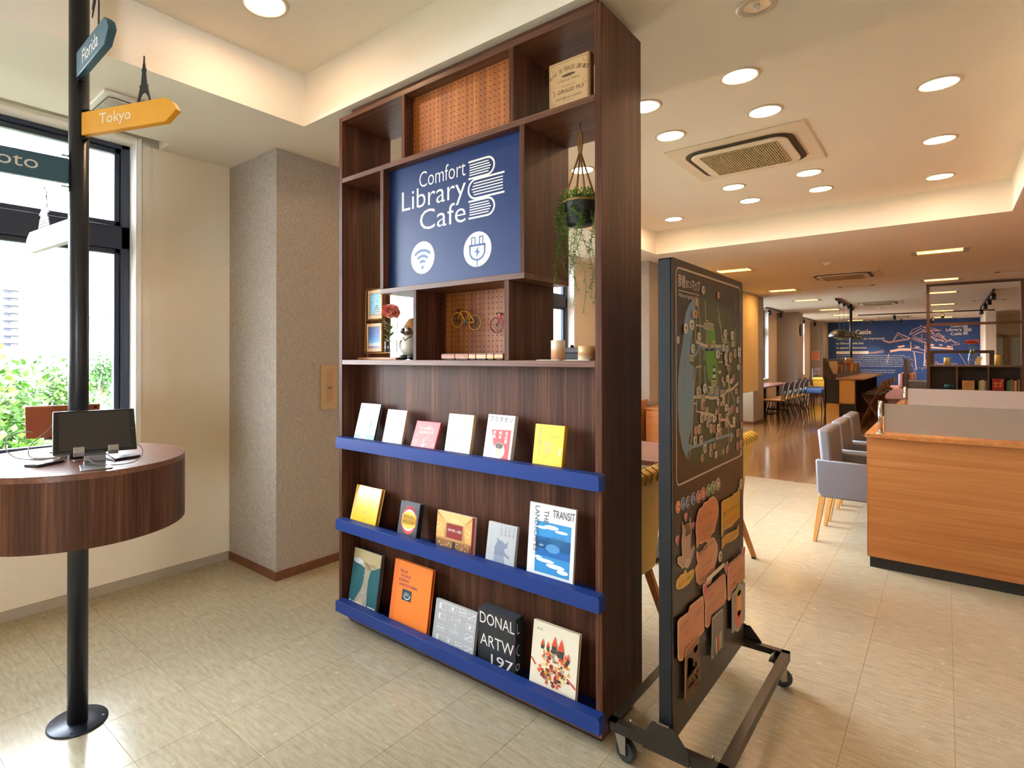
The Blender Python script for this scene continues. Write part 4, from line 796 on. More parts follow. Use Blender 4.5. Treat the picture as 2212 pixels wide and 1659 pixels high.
# toy trains
tr_cols = [('#c2641d', '#8a3c14'), ('#c96a22', '#93501f'), ('#d07a26', '#e2b45a'), ('#cf7424', '#ead9b0'), ('#d9822a', '#e8bf6a'), ('#d07a22', '#c9982f')]
xs_ = [(-1.756, -1.674), (-1.671, -1.595), (-1.592, -1.553), (-1.550, -1.494), (-1.491, -1.454), (-1.451, -1.404)]
words = ['first', 'second', 'third', 'fourth', 'fifth', 'sixth']
for i, ((x0, x1), (ca_, cb_)) in enumerate(zip(xs_, tr_cols)):
    t = T('toy_train_car', 'orange toy railway carriage, %s from the left on the shelf' % words[i], 'toy train', ((x0+x1)/2, 1.965, ZSH), 'toy railway carriages in a row')
    MB().box(x0, 1.953, ZSH+.006, x1, 1.977, ZSH+.026).build('body', mat(ca_, .3), t, bevel=.002)
    MB().box(x0+.002, 1.955, ZSH+.0262, x1-.002, 1.975, ZSH+.029).build('roof', mat('#8d8a84', .4), t, bevel=.001)
    MB().box(x0+.004, 1.956, ZSH+.003, x1-.004, 1.974, ZSH+.0058).build('chassis', mat('#1d1c1c', .5), t)
    wn = MB(); n = max(3, int((x1-x0)/.010))
    for k in range(n): wn.box(x0+.004+k*(x1-x0-.006)/n, 1.9524, ZSH+.015, x0+.004+k*(x1-x0-.006)/n+.0062, 1.9532, ZSH+.022)
    wn.build('windows', mat('#e9dfc0' if i > 1 else '#3a2418', .2), t)
    MB().box(x0+.001, 1.9523, ZSH+.009, x1-.001, 1.9531, ZSH+.0115).build('stripe', mat(cb_, .3), t)
    for k in (.2, .8): MB().cyl((x0+(x1-x0)*k, 1.956, ZSH+.004), (x0+(x1-x0)*k, 1.974, ZSH+.004), .004, n=10).build('wheel_set', mat('#222', .4), t)
# candles, coasters, small box
def candle_mat(name, top, mid, low):
    mt, nt, P, N, K = newmat(name); tc = N.new('ShaderNodeTexCoord'); sp = N.new('ShaderNodeSeparateXYZ'); no = N.new('ShaderNodeTexNoise'); no.inputs['Scale'].default_value = 35
    ad = N.new('ShaderNodeMath'); ad.operation = 'MULTIPLY_ADD'; ad.inputs[1].default_value = .45
    rp = N.new('ShaderNodeValToRGB'); e = rp.color_ramp.elements; e[0].position = .25; e[0].color = lin(low); e[1].position = .95; e[1].color = lin(top); q = e.new(.6); q.color = lin(mid)
    K.new(tc.outputs['Generated'], sp.inputs[0]); K.new(tc.outputs['Object'], no.inputs['Vector']); K.new(no.outputs[0], ad.inputs[0]); K.new(sp.outputs['Z'], ad.inputs[2]); K.new(ad.outputs[0], rp.inputs[0]); K.new(rp.outputs[0], P.inputs['Base Color']); P.inputs['Roughness'].default_value = .35; P.inputs['Subsurface Weight'].default_value = .15; P.inputs['Subsurface Radius'].default_value = (.02, .012, .006)
    return mt
for lab, x, y, r, z1, cols in (('tall marbled pink pillar candle on the shelf', -1.152, 1.975, .028, 1.461, ('#e9dcc4', '#d9ab7c', '#c98f7c')), ('squat marbled brown candle beside the right side panel', -1.010, 1.945, .034, 1.436, ('#c9a06a', '#b08862', '#e2d6c2'))):
    t = T('candle', lab, 'candle', (x, y, ZSH+.003), 'pillar candles on the shelf')
    MB().lathe((x, y, ZSH+.003), [(.0005, 0), (r, 0), (r, z1-ZSH-.004), (r-.002, z1-ZSH-.002), (r-.004, z1-ZSH-.006), (.0005, z1-ZSH-.008)], 28).build('wax', candle_mat(lab[:12], *cols), t)
    MB().tube([(x, y, z1-.007), (x+.001, y, z1+.003)], .0009, 6).build('wick', mat('#3a2c22', .8), t)
for lab, x, y in (('white square coaster under the tall pink candle', -1.165, 1.962), ('white square coaster under the squat brown candle', -1.035, 1.95)):
    tag(MB().box(x-.052, y-.045, ZSH, x+.052, y+.045, ZSH+.0028).build('coaster', mat('#e9e0d2', .5), bevel=.0008), lab, 'coaster', 'coasters on the shelf')
bx_ = T('trinket_box', 'small black and grey box behind the candles', 'box', (-1.15, 2.13, ZSH))
MB().box(-1.235, 2.09, ZSH, -1.10, 2.16, ZSH+.03).build('body', mat('#3a4048', .3), bx_, bevel=.002); MB().box(-1.238, 2.087, ZSH+.0302, -1.097, 2.163, ZSH+.052).build('lid', mat('#8e979e', .3), bx_, bevel=.002); MB().cyl((-1.17, 2.12, ZSH+.0522), (-1.17, 2.12, ZSH+.064), .009, .006, n=12).build('knob', mat('#1c1e22', .3), bx_)
# hanging planter
hp = T('hanging_planter', 'black hanging pot of trailing green vines on jute rope', 'plant', (-1.083, 2.03, 1.91)); pc = Vector((-1.083, 2.03, 0))
MB().lathe(pc + Vector((0, 0, 1.915)), [(.0005, 0), (.046, 0), (.050, .006), (.064, .088), (.067, .094), (.062, .094), (.058, .080), (.0005, .078)], 24).build('pot', mat('#26282b', .5), hp)
MB().tube([pc + Vector((0.069*math.cos(2*PI*k/20), .069*math.sin(2*PI*k/20), 2.008)) for k in range(20)], .0045, 6, closed=True).build('rope_ring', mat('#a8824f', .9), hp)
JUTE = mat('#9c7748', .95, var=.25, nscale=200)
for k in range(4):
    a = PI/4 + k*PI/2
    MB().tube([pc + Vector((.067*math.cos(a), .067*math.sin(a), 2.005)), pc + Vector((.004*math.cos(a), .004*math.sin(a), 2.20))], .0038, 6).build('rope', JUTE, hp)
MB().tube([pc + Vector((0, 0, 2.19)), pc + Vector((.006, 0, 2.24)), pc + Vector((.006, 0, 2.285)), pc + Vector((-.006, 0, 2.285)), pc + Vector((-.006, 0, 2.24)), pc + Vector((0, 0, 2.19))], .006, 6).build('rope_loop', JUTE, hp)
MB().tube([pc + Vector((0, 0, 2.322)), pc + Vector((0, 0, 2.30)), pc + Vector((.006, 0, 2.293)), pc + Vector((.006, 0, 2.282)), pc + Vector((-.004, 0, 2.278)), pc + Vector((-.008, 0, 2.288))], .0018, 6).build('hook', CHROME, hp)
VINE = mat('#6a9638', .55, var=.3, nscale=20)
rr = random.Random(11); leaves = 0
vspec = [(-.075, .0, .30, -.02), (-.085, -.02, .34, .0), (-.07, -.03, .31, .01), (-.06, .02, .26, -.02), (-.08, .03, .20, .02), (.0, -.05, .30, .03), (.01, -.06, .43, .015), (.03, -.05, .46, -.01), (.045, -.03, .40, -.02), (.06, .0, .34, .0), (.065, .02, .30, -.01), (.055, -.02, .22, .005), (-.02, -.06, .14, .02), (.02, -.06, .12, -.01), (-.05, -.05, .12, .0), (-.04, .05, .36, .01), (.03, .05, .42, .0)]
for (dx, dy, ln, sw) in vspec:
    n = 16; pts = [pc + Vector((dx*.5, dy*.5, 2.02))]
    for i in range(1, n+1):
        t_ = i/n; out = min(1, t_*4); pts.append(pc + Vector((dx*(.5+.6*out) + sw*math.sin(t_*5) + .012*math.sin(t_*9+dx*40), dy*(.5+.55*out) + .008*math.sin(t_*8), 2.02 + .015*math.sin(PI*min(1, t_*3)) - ln*max(0, t_-.08)*1.08)))
    v_ = MB().tube(pts, .0011, 5).build('vine_stem', VINE, hp)
    lm = MB()
    for i in range(n*6):
        t_ = (i+.5)/(n*6)*n; k = min(n-1, int(t_)); p = pts[k].lerp(pts[k+1], t_-k); a = rr.uniform(0, 2*PI)
        d = Vector((math.cos(a), math.sin(a), rr.uniform(-.5, .35))).normalized(); u, _ = _perp(d); l = rr.uniform(.012, .021); wd = l*.26
        lm.add([p, p+d*l*.5+u*wd, p+d*l, p+d*l*.5-u*wd], [(0, 1, 2, 3)])
    lm.build('vine_leaves', mat(('#6a9a3a', '#7caa48', '#558630')[leaves % 3], .55, var=.25), v_)['kind'] = 'stuff'; leaves += 1
lm = MB()
for i in range(700):
    a = rr.uniform(0, 2*PI); q = rr.random()**.5*.078; p = pc + Vector((q*math.cos(a), q*math.sin(a), 2.0 + rr.uniform(0, .045))); d = Vector((math.cos(a)*.6+rr.uniform(-.6, .6), math.sin(a)*.6+rr.uniform(-.6, .6), rr.uniform(-.1, .9))).normalized(); u, _ = _perp(d); l = rr.uniform(.012, .02)
    lm.add([p, p+d*l*.5+u*l*.2, p+d*l, p+d*l*.5-u*l*.2], [(0, 1, 2, 3)])
lm.build('crown_leaves', VINE, hp)['kind'] = 'stuff'

# ---------------------------------------------------------------- oval standing table around the signpost
PX, PY = -2.494, 0.691
tt = T('signpost_table', 'oval walnut standing table around a dark pole with destination signs', 'table', (PX, PY, 0))
MB().cyl((PX, PY, 0.006), (PX, PY, COF-.001), .0345, n=32).build('pole', POLEMAT, tt)
bp_ = MB().lathe((PX, PY, 0), [(.0005, 0), (.101, 0), (.101, .005), (.098, .0075), (.0005, .0075)], 48).build('base_plate', mat('#2b2f3d', .35, metal=.4), tt)
for k in range(4): MB().cyl((PX+.085*math.cos(PI/4+k*PI/2+.3), PY+.085*math.sin(PI/4+k*PI/2+.3), .0074), (PX+.085*math.cos(PI/4+k*PI/2+.3), PY+.085*math.sin(PI/4+k*PI/2+.3), .0092), .005, n=10).build('screw', POLEMAT, bp_)
TR_, TZ0, TZ1 = 0.372, 0.761, 1.011
MB().lathe((PX, PY, TZ0), [(.036, 0), (TR_-.012, 0), (TR_, .0), (TR_, TZ1-TZ0-.021), (TR_, TZ1-TZ0-.0205)], 72).build('apron', WAL_Z, tt, sharp=40)
MB().lathe((PX, PY, TZ1-.02), [(.036, 0), (TR_, 0), (TR_, .018), (TR_-.002, .02), (.036, .02)], 72).build('table_top', WAL_T, tt, sharp=40)
for (x, y) in ((-2.56, .62), (-2.42, .68), (-2.44, .61)): MB().lathe((x, y, TZ1), [(.0005, .0), (.026, .0), (.026, .0015), (.022, .0025), (.0005, .0025)], 20).build('cable_cap', WAL_X, tt)
def arrow_sign(body, ang, z0, z1, l0, l1, col, txtc, tu0, tw, th_, flip, tip=.05, label=None, ltr_off=.0):
    dv = Vector((math.cos(ang), math.sin(ang), 0)); nv = Vector((dv.y, -dv.x, 0)) * (1 if not flip else -1); up = Vector((0, 0, 1)); t = .026
    o = Vector((PX, PY, 0)) + nv*(.005)
    prof = [(l0, z0), (l1-tip, z0), (l1, z0+(z1-z0)*.42), (l1-tip*.35, z0+(z1-z0)*.75), (l1-tip, z1), (l0, z1)]
    b = MB().prism([o + dv*u + up*z + nv*t/2 for u, z in prof], -nv*t).build('sign_board', mat(col, .55, var=.10, nscale=14, bump=.2, bscale=50), tt, bevel=.0025, seg=2); b['label'] = label
    ux = dv if not flip else -dv
    F = Face(b, o + nv*t/2, ux, up, nv, 'lettering', step=.0006)
    F.text(txtc, body, tu0 if not flip else -tu0, z0 + (z1-z0)*.5 - th_/2, width=tw, height=th_, offset=ltr_off); F.done()
    for z in (z0-.012, z1+.012):
        MB().obb(o + dv*(l0+.01) + up*z, dv*.012, nv*.010, up*.0015).build('bracket', BLACK, b)
    MB().obb(o + dv*(l0-.002) + up*((z0+z1)/2), dv*.0015, nv*.010, up*((z1-z0)/2+.028)).build('bracket', BLACK, b)
    return b, o, dv, nv
bT, oT, dT, nT = arrow_sign('Tokyo', math.atan2(.395, .919), 2.239, 2.326, .033, .4835, '#dc9d1c', '#efe9de', .125, .150, .052, False, label='yellow arrow sign reading Tokyo')
bF, oF, dF, nF = arrow_sign('Florida', -.03, 2.455, 2.548, .033, .415, '#28505f', '#efe9de', .115, .185, .050, False, label='teal arrow sign reading Florida')
bK, oK, dK, nK = arrow_sign('Kyoto', math.atan2(-1, -.1), 2.054, 2.147, .036, .48, '#264a5b', '#d9cfc2', .345, .215, .062, True, label='dark teal arrow sign reading Kyoto')
bH, oH, dH, nH = arrow_sign('Hikone Castle', PI+.09, 1.845, 1.933, .036, .505, '#9d9b96', '#f1f0ec', .405, .345, .050, True, tip=.045, label='weathered grey arrow sign reading Hikone Castle')
SIL = mat('#1a1b1d', .5); SILW = mat('#75777c', .5)
def cut(parent, o, dv, nv, u0, z0, polys, mt, name):
    m_ = MB()
    for pl in polys: m_.prism([o + dv*(u0+u) + Vector((0, 0, z0+z)) + nv*.002 for u, z in pl], -nv*.004)
    c_ = m_.build(name, mt, parent); return c_
tw = [[(-.034, 0), (-.026, 0), (-.018, .022), (-.008, .034), (.0, .037), (.008, .034), (.018, .022), (.026, 0), (.034, 0), (.018, .058), (-.018, .058)], [(-.021, .058), (.021, .058), (.019, .066), (-.019, .066)], [(-.014, .066), (.014, .066), (.008, .115), (-.008, .115)], [(-.010, .115), (.010, .115), (.010, .124), (-.010, .124)], [(-.007, .124), (.007, .124), (.004, .145), (-.004, .145)], [(-.003, .145), (.003, .145), (.0015, .172), (-.0015, .172)]]
cut(bT, oT, dT, nT, .325, 2.326, [[(-u, z) for u, z in pl] for pl in tw], SIL, 'tower_cutout')
palm = [[(-.004, 0), (.004, 0), (.006, .09), (.002, .15), (-.003, .15), (0, .09)]] + [[(.0, .15), (.02*s, .165+.01*k), (.055*s, .150-.02*k), (.075*s, .105-.03*k), (.05*s, .125-.02*k), (.02*s, .145)] for s in (-1, 1) for k in (0, 1)] + [[(0, .15), (-.015, .19), (-.04, .20), (-.01, .185), (.03, .205), (.012, .17)]]
cut(bF, oF, dF, nF, .26, 2.548, palm, SIL, 'palm_cutout')
cas = [[(-.062, 0), (.062, 0), (.046, .045), (-.046, .045)]]
for i, (w_, z) in enumerate(((.05, .045), (.040, .085), (.030, .122))): cas += [[(-w_*.75, z), (w_*.75, z), (w_*.75, z+.018), (-w_*.75, z+.018)], [(-w_*1.12, z+.018), (w_*1.12, z+.018), (w_*.55, z+.037), (0, z+.044), (-w_*.55, z+.037)]]
cas += [[(-.006, .16), (.006, .16), (0, .178)]]
cut(bH, oH, dH, nH, .33, 1.933, cas, SILW, 'castle_cutout')
m_ = MB()
for r_ in range(3):
    for k in range(5): m_.obb(oH + dH*(.33-.04+.02*k) + nH*.0026 + Vector((0, 0, 1.933+.010+.012*r_)), dH*.006, nH*.0004, Vector((0, 0, .003)))
m_.build('castle_stones', SIL, bH)
# tablets, stands, cables
def tablet(label, c, ux, uz, n, case, screen):
    c = Vector(c); ux = Vector(ux).normalized(); uz = Vector(uz).normalized(); n = Vector(n).normalized(); w_, h_, t_ = .125, .087, .004
    t = T('tablet', label, 'tablet', tuple(c), 'tablets on the standing table')
    MB().obb(c, ux*w_, uz*h_, n*t_).build('case', case, t, bevel=.006, seg=3)
    if screen:
        MB().obb(c + n*(t_+.0004), ux*(w_-.003), uz*(h_-.003), n*.0004).build('bezel', mat('#0d0d10', .15), t, bevel=.0003, seg=1)
        MB().obb(c + n*(t_+.001), ux*(w_-.018), uz*(h_-.010), n*.0003).build('screen', mat('#2a2628', .08), t)
        MB().cyl(c + n*(t_+.0008) + ux*(w_-.010), c + n*(t_+.0016) + ux*(w_-.010), .0055, n=16).build('home_button', mat('#1c1c20', .3), t)
    else:
        MB().cyl(c + n*(t_) + ux*(w_-.016) + uz*(h_-.014), c + n*(t_+.0012) + ux*(w_-.016) + uz*(h_-.014), .005, n=14).build('camera_lens', mat('#141416', .1), t)
    return t
ALU = mat('#b9bbc0', .3, metal=.9)
def tablet_set(label, slabel, c, ang, case, screen):
    # ang: heading the screen faces; leaning back 38 degrees
    th = math.radians(38); d = Vector((math.cos(ang), math.sin(ang), 0)); ux = Vector((-d.y, d.x, 0)); up = Vector((0, 0, 1))
    uz = up*math.cos(th) - d*math.sin(th); n = d*math.cos(th) + up*math.sin(th); c = Vector(c)
    if screen: tablet(label, c, ux, uz, n, case, True)
    else: tablet(label, c, -ux, uz, -n, case, False)
    # folded aluminium stand: base, neck, back plate and two lips
    t = T('tablet_stand', slabel, 'tablet stand', (c.x, c.y, TZ1), 'aluminium tablet stands'); b0 = Vector((c.x, c.y, TZ1)); k = .0025
    MB().obb(b0 + d*.035 + up*k, d*.055, ux*.047, up*k).build('base', ALU, t, bevel=.002)
    nk = [b0 - d*.018 + up*.004, b0 - d*.030 + up*.014, b0 - d*.028 + up*.035, b0 - d*.004 + up*.062, c - n*.012 - uz*.045, c - n*.010 + uz*.03]
    m_ = MB()
    for a, b in zip(nk[:-1], nk[1:]):
        dd = (b-a); q = dd.cross(ux).normalized(); m_.obb((a+b)/2, dd/2*1.04, ux*.034, q*k)
    m_.build('neck', ALU, t, bevel=.001, seg=1)
    for s in (-.42, .42):
        e = c - uz*.087 + ux*.075*s*1.6
        MB().obb(e - uz*.004 + n*.004, ux*.016, n*.014, uz*.002).build('lip', ALU, t, bevel=.001, seg=1)
        MB().obb(e + uz*.006 + n*.0165, ux*.016, uz*.010, n*.0018).build('lip', ALU, t, bevel=.004, seg=2)
tablet_set('black-screened tablet leaning on aluminium stand at front of table', 'aluminium stand holding the black-screened tablet', (-2.253, .677, 1.135), math.radians(-14), mat('#2a2b2f', .35, metal=.3), True)
tablet_set('copper-cased tablet seen from behind beyond the pole', 'aluminium stand behind the copper-cased tablet', (-2.700, .695, 1.135), math.radians(166), mat('#a4613f', .35, metal=.2), False)
CAB = mat('#8d8a86', .5)
def cable(label, pts, r=.0022):
    # smooth the control polygon
    P_ = [Vector(p) for p in pts]
    for _ in range(2):
        Q = [P_[0]]
        for a, b in zip(P_[:-1], P_[1:]): Q += [a.lerp(b, .25), a.lerp(b, .75)]
        P_ = Q + [P_[-1]]
    tag(MB().tube(P_, r, 8).build('charging_cable', CAB), label, 'cable', 'charging cables on the table')
z = TZ1+.0025
cable('grey cable looping under the black-screened tablet', [(-2.235, .795, 1.085), (-2.20, .82, 1.06), (-2.17, .79, 1.02), (-2.20, .71, z), (-2.26, .66, z+.01), (-2.31, .68, z+.04), (-2.29, .70, z+.05), (-2.30, .76, z), (-2.36, .78, z)])
cable('grey cable from copper tablet arching off to the left', [(-2.66, .582, 1.105), (-2.665, .545, 1.11), (-2.66, .50, 1.09), (-2.63, .49, 1.05), (-2.60, .52, z), (-2.55, .58, z), (-2.50, .62, z), (-2.48, .63, z+.006)])
cable('grey security cable clipped to the copper tablet', [(-2.675, .650, 1.122), (-2.655, .625, 1.10), (-2.63, .565, 1.06), (-2.605, .555, z), (-2.55, .60, z), (-2.52, .66, z)])
MBk = MB(); MBk.cyl((-2.683, .662, 1.128), (-2.660, .656, 1.116), .011, n=16); MBk.cyl((-2.660, .656, 1.116), (-2.652, .654, 1.112), .009, n=16)
tag(MBk.build('cable_lock', mat('#b58a5a', .25, metal=.9)), 'brass cable lock fixed to back of the copper tablet', 'lock')
for lab, x, y, a in (('thin black card reader left of the pole on table top', -2.42, .565, .5), ('thin black card reader behind front tablet stand', -2.34, .80, .2)):
    dx = Vector((math.cos(a), math.sin(a), 0)); dy = Vector((-math.sin(a), math.cos(a), 0))
    t = T('card_reader', lab, 'card reader', (x, y, TZ1), 'card readers on the table')
    MB().obb((x, y, TZ1+.0045), dx*.030, dy*.052, (0, 0, .0042)).build('body', mat('#232326', .25), t, bevel=.001); MB().obb((x, y, TZ1+.0091), dx*.026, dy*.046, (0, 0, .0004)).build('face', mat('#77777c', .2), t)
# ---------------------------------------------------------------- rolling map board
QX0, QX1, QY0, QY1, QZ0, QZ1 = -0.713, -0.668, 1.868, 2.727, 0.14, 1.722
mb_ = T('map_board', 'black rolling display board with printed town map on steel base', 'display board', ((QX0+QX1)/2, 2.3, 0))
def rrect(y0, z0, y1, z1, r, n=6):
    p = []
    for cy_, cz_, a0 in ((y1-r, z1-r, 0), (y0+r, z1-r, PI/2), (y0+r, z0+r, PI), (y1-r, z0+r, 1.5*PI)):
        p += [(cy_ + r*math.cos(a0+PI/2*i/n), cz_ + r*math.sin(a0+PI/2*i/n)) for i in range(n+1)]
    return p
def slab_x(pts, x0, x1, name, mt, par, bevel=0): return MB().prism([(x0, y, z) for y, z in pts], (x1-x0, 0, 0)).build(name, mt, par, bevel=bevel, seg=1)
core = [(QY0+.0, QZ0), (QY1, QZ0)] + [(QY1-.03+.03*math.cos(PI/2*i/5), QZ1-.03+.03*math.sin(PI/2*i/5)) for i in range(6)] + [(QY0+.006, QZ1), (QY0, QZ1-.006)]
slab_x(core, QX0, QX1-.0045, 'core_panel', mat('#17191d', .4, var=.04, spec=.3), mb_, bevel=.001)
fp = slab_x([(y+.004 if y < QY0+.01 else y, z) for y, z in core], QX1-.0040, QX1, 'front_panel', BOARDBLK, mb_); fp['label'] = 'dark brown magnetic front sheet with printed map'
# base frame: angle steel, gussets, bolts, castors
FX0, FX1, FY0, FY1, FZ0, FZ1 = -0.88, -0.50, 1.845, 2.78, 0.104, 0.14
def angle_rail(a, b, inward, name='base_rail'):
    a = Vector(a); b = Vector(b); i = Vector(inward); m_ = MB(); d = (b-a)
    m_.obb((a+b)/2 + i*.0025 + Vector((0, 0, (FZ0+FZ1)/2)), d/2, i*.0025, Vector((0, 0, (FZ1-FZ0)/2)))
    m_.obb((a+b)/2 + i*.017 + Vector((0, 0, FZ1-.0025)), d/2, i*.012, Vector((0, 0, .0025)))
    return m_.build(name, mat('#1d1a19', .32, var=.15), mb_)
angle_rail((FX0, FY0, 0), (FX1, FY0, 0), (0, 1, 0)); angle_rail((FX0, FY1, 0), (FX1, FY1, 0), (0, -1, 0))
angle_rail((FX0, FY0, 0), (FX0, FY1, 0), (1, 0, 0)); angle_rail((FX1, FY0, 0), (FX1, FY1, 0), (-1, 0, 0))
for y, dy in ((FY0-.004, .004), (FY1, .004)):
    MB().prism([(x, y, z) for x, z in ((-.758, .101), (-.609, .101), (-.609, .142), (-.655, .200), (-.726, .200), (-.758, .143))], (0, dy, 0)).build('gusset', mat('#201c1a', .3, var=.1), mb_)
    MB().box(QX0+.002, y-.001, .200, QX1-.004, y+.006, .204).build('weld', STEEL, mb_)
for i, (x, y) in enumerate(((-.845, 1.885), (-.535, 1.885), (-.845, 2.74), (-.535, 2.74))):
    sx_ = 1 if x < -.7 else -1; sy_ = 1 if y < 2.3 else -1
    pl = MB().box(x-.032, y-.034, FZ0, x+.036, y+.034, FZ0+.005).build('castor_plate', BLACK, mb_)
    for dx, dy in ((-.02, -.015), (.022, -.015), (-.02, .018), (.022, .018)):
        MB().cyl((x+dx, y+dy, FZ0+.005), (x+dx, y+dy, FZ0+.011), .0075, n=6, smooth=False).cyl((x+dx, y+dy, FZ0+.011), (x+dx, y+dy, FZ0+.030), .0038, n=10).build('bolt', STEEL, pl)
    cz = .036; an = .5 if i % 2 else -.25; wd = Vector((math.cos(an), math.sin(an), 0)); ax_ = Vector((-wd.y, wd.x, 0)); cc = Vector((x, y, 0)) + wd*.014
    cs = T_ = MB().cyl((x, y, FZ0-.012), (x, y, FZ0), .024, n=18).build('castor', STEEL, mb_)
    fk = MB()
    for s in (-1, 1): fk.prism([cc + ax_*(s*.018) + wd*u + Vector((0, 0, v)) for u, v in ((-.034, FZ0-.012), (.010, FZ0-.012), (.012, .030), (-.010, .026))], ax_*(s*.0025))
    fk.build('fork', STEEL, cs)
    MB().cyl(cc - ax_*.014 + Vector((0, 0, cz)), cc + ax_*.014 + Vector((0, 0, cz)), .036, n=28).build('wheel', mat('#1b1d21', .5), cs, bevel=.004)
    MB().obb(cc + ax_*.026 + wd*.02 + Vector((0, 0, .042)), wd*.026, ax_*.006, Vector((0, 0, .0015))).build('brake_lever', STEEL, cs)
# printed map
M = Face(fp, (QX1, 0, 0), (0, 1, 0), (0, 0, 1), (1, 0, 0), 'map_print', step=.0002, rough=.5)
LINE = '#cbb4a2'
b0 = rrect(1.906, .967, 2.694, 1.694, .03); M.line(LINE, b0 + [b0[0], b0[1]], .0065)
M.poly('#4c4a32', MAP_LAND); M.layer(); M.poly('#7d92a3', MAP_LAKE); M.layer()
for g_ in MAP_GREEN: M.poly('#5f8a2c', g_)
for l in MAP_RIVER: M.line('#7d92a3', l, .012)
for l in MAP_MOAT: M.line('#7d92a3', l, .014)
M.layer()
for l in MAP_ROADS: M.line(LINE, l, .0055)
for l in MAP_ROADS_W: M.line(LINE, l, .0115)
M.layer()
M.ell('#8a6a5a', 2.255, 1.437, .020, .016); M.ell('#3f6f86', 2.315, 1.436, .016, .016)
cx_, cz_ = 2.313, 1.318
M.rect('#6b5b56', cx_-.030, cz_-.066, cx_+.030, cz_-.030)
for k, (w_, z) in enumerate(((.030, -.030), (.025, -.004), (.019, .020))): M.rect('#d9cfc2', cx_-w_*.8, cz_+z, cx_+w_*.8, cz_+z+.014); M.poly('#33302f', [(cx_-w_, cz_+z+.013), (cx_+w_, cz_+z+.013), (cx_+w_*.4, cz_+z+.026), (cx_-w_*.4, cz_+z+.026)])
for i, s_ in enumerate(('琵琶湖', '琵琶湖', '琵琶湖')): M.text('#3f464c', s_, 1.990, (1.372, 1.300, 1.225)[i], width=.024, height=.008, align='C', rot=PI/2)
M.line('#b9a93a', [(2.36, 1.56), (2.43, 1.46), (2.47, 1.40)], .004); M.poly('#c9a92c', [(2.505, 1.345), (2.53, 1.27), (2.52, 1.245), (2.500, 1.30)])
M.layer()
for s_, (u, v), h_ in MAP_TAGS:
    vs_, fs_, xa, xb, ya, yb = text_geo(s_); wd_ = min(.11, (xb-xa)*h_*.9)
    M.rect('#b7ad84', u-wd_/2-.003, v-h_/2-.002, u+wd_/2+.003, v+h_/2+.002)
M.layer()
for s_, (u, v), h_ in MAP_TAGS:
    vs_, fs_, xa, xb, ya, yb = text_geo(s_); wd_ = min(.11, (xb-xa)*h_*.9); M.text('#4a4a30', s_, u, v-h_*.42, width=wd_, height=h_*.84, align='C')
M.text('#e6d6c6', '彦根', 1.921, 1.630, width=.072, height=.044, offset=.01); M.text('#e6d6c6', '見どころ', 1.997, 1.634, width=.058, height=.026, offset=.01); M.text('#e6d6c6', 'マップ', 2.060, 1.630, width=.082, height=.040, offset=.012)
M.line('#cbb4a2', [(1.921, 1.618), (2.14, 1.618)], .003); M.text('#cbb4a2', 'Hikone Highlight Map', 1.925, 1.592, width=.21, height=.020, offset=.006)
M.line('#b9a898', [(2.615, 1.565), (2.615, 1.605), (2.600, 1.604), (2.618, 1.645), (2.618, 1.604)], .002)
M.done()
# magnets: small plates standing proud of the sheet
MC = {'w': '#d9cdbd', 'o': '#c98a5e', 'r': '#b8584a', 'g': '#b3a08a', 'p': '#b08c80'}
MN = {'w': 'cream', 'o': 'orange', 'r': 'red', 'g': 'beige', 'p': 'mauve'}
SN = {'o': 'oval', 'r': 'rounded rectangular', 's': 'angular'}
def where(y, z):
    a = 'near the foot of the map' if z < 1.10 else ('below the castle on the map' if z < 1.22 else ('beside the castle on the map' if z < 1.40 else 'in the upper part of the map'))
    if z < .96: a = 'below the map frame'
    b = ' left side' if y < 2.12 else (' middle' if y < 2.40 else ' right side')
    return a + ',' + b
def plate(name, label, cat, pts, x0, t, edge, face, group=None, inset=.0025):
    o = T(name, label, cat, (x0, sum(p[0] for p in pts)/len(pts), min(p[1] for p in pts)), group)
    slab_x(pts, x0, x0+t, 'backing', mat(edge, .5, var=.03), o)
    cy_ = sum(p[0] for p in pts)/len(pts); cz_ = sum(p[1] for p in pts)/len(pts); k = .93
    f_ = Face(o, (x0+t, 0, 0), (0, 1, 0), (0, 0, 1), (1, 0, 0), 'face', step=.0003, rough=.35)
    f_.poly(face, [(cy_+(y-cy_)*k, cz_+(z-cz_)*k) for y, z in pts]); f_.layer(); f_.name = 'print'
    return o, f_, cy_, cz_
for i, (y, z, w_, h_, c_, s_) in enumerate(MAGNETS):
    w_ = max(.018, w_*.94); h_ = max(.018, h_*.94)
    pts = [(y+w_/2*math.cos(2*PI*k/14), z+h_/2*math.sin(2*PI*k/14)) for k in range(14)] if s_ == 'o' else (rrect(y-w_/2, z-h_/2, y+w_/2, z+h_/2, min(w_, h_)*.3, 3) if s_ == 'r' else [(y-w_/2, z-h_*.35), (y+w_*.1, z-h_/2), (y+w_/2, z-h_*.1), (y+w_*.3, z+h_/2), (y-w_*.4, z+h_*.35)])
    o, f_, cy_, cz_ = plate('map_magnet', 'small %s %s magnet %s' % (MN[c_], SN[s_], where(y, z)), 'magnet', pts, QX1+.0016+.0012*(i % 3), .0022, '#e3d6c6', MC[c_], 'shop magnets on the map board')
    dk = ('#4a3a34', '#7d3a2c', '#5a5a44')[i % 3]
    f_.rect(dk, y-w_*.22, z-h_*.05, y+w_*.22, z+h_*.22); f_.line(dk, [(y-w_*.26, z-h_*.18), (y+w_*.26, z-h_*.18)], h_*.06); f_.line(dk, [(y-w_*.26, z-h_*.30), (y+w_*.26, z-h_*.30)], h_*.05)
    f_.done()
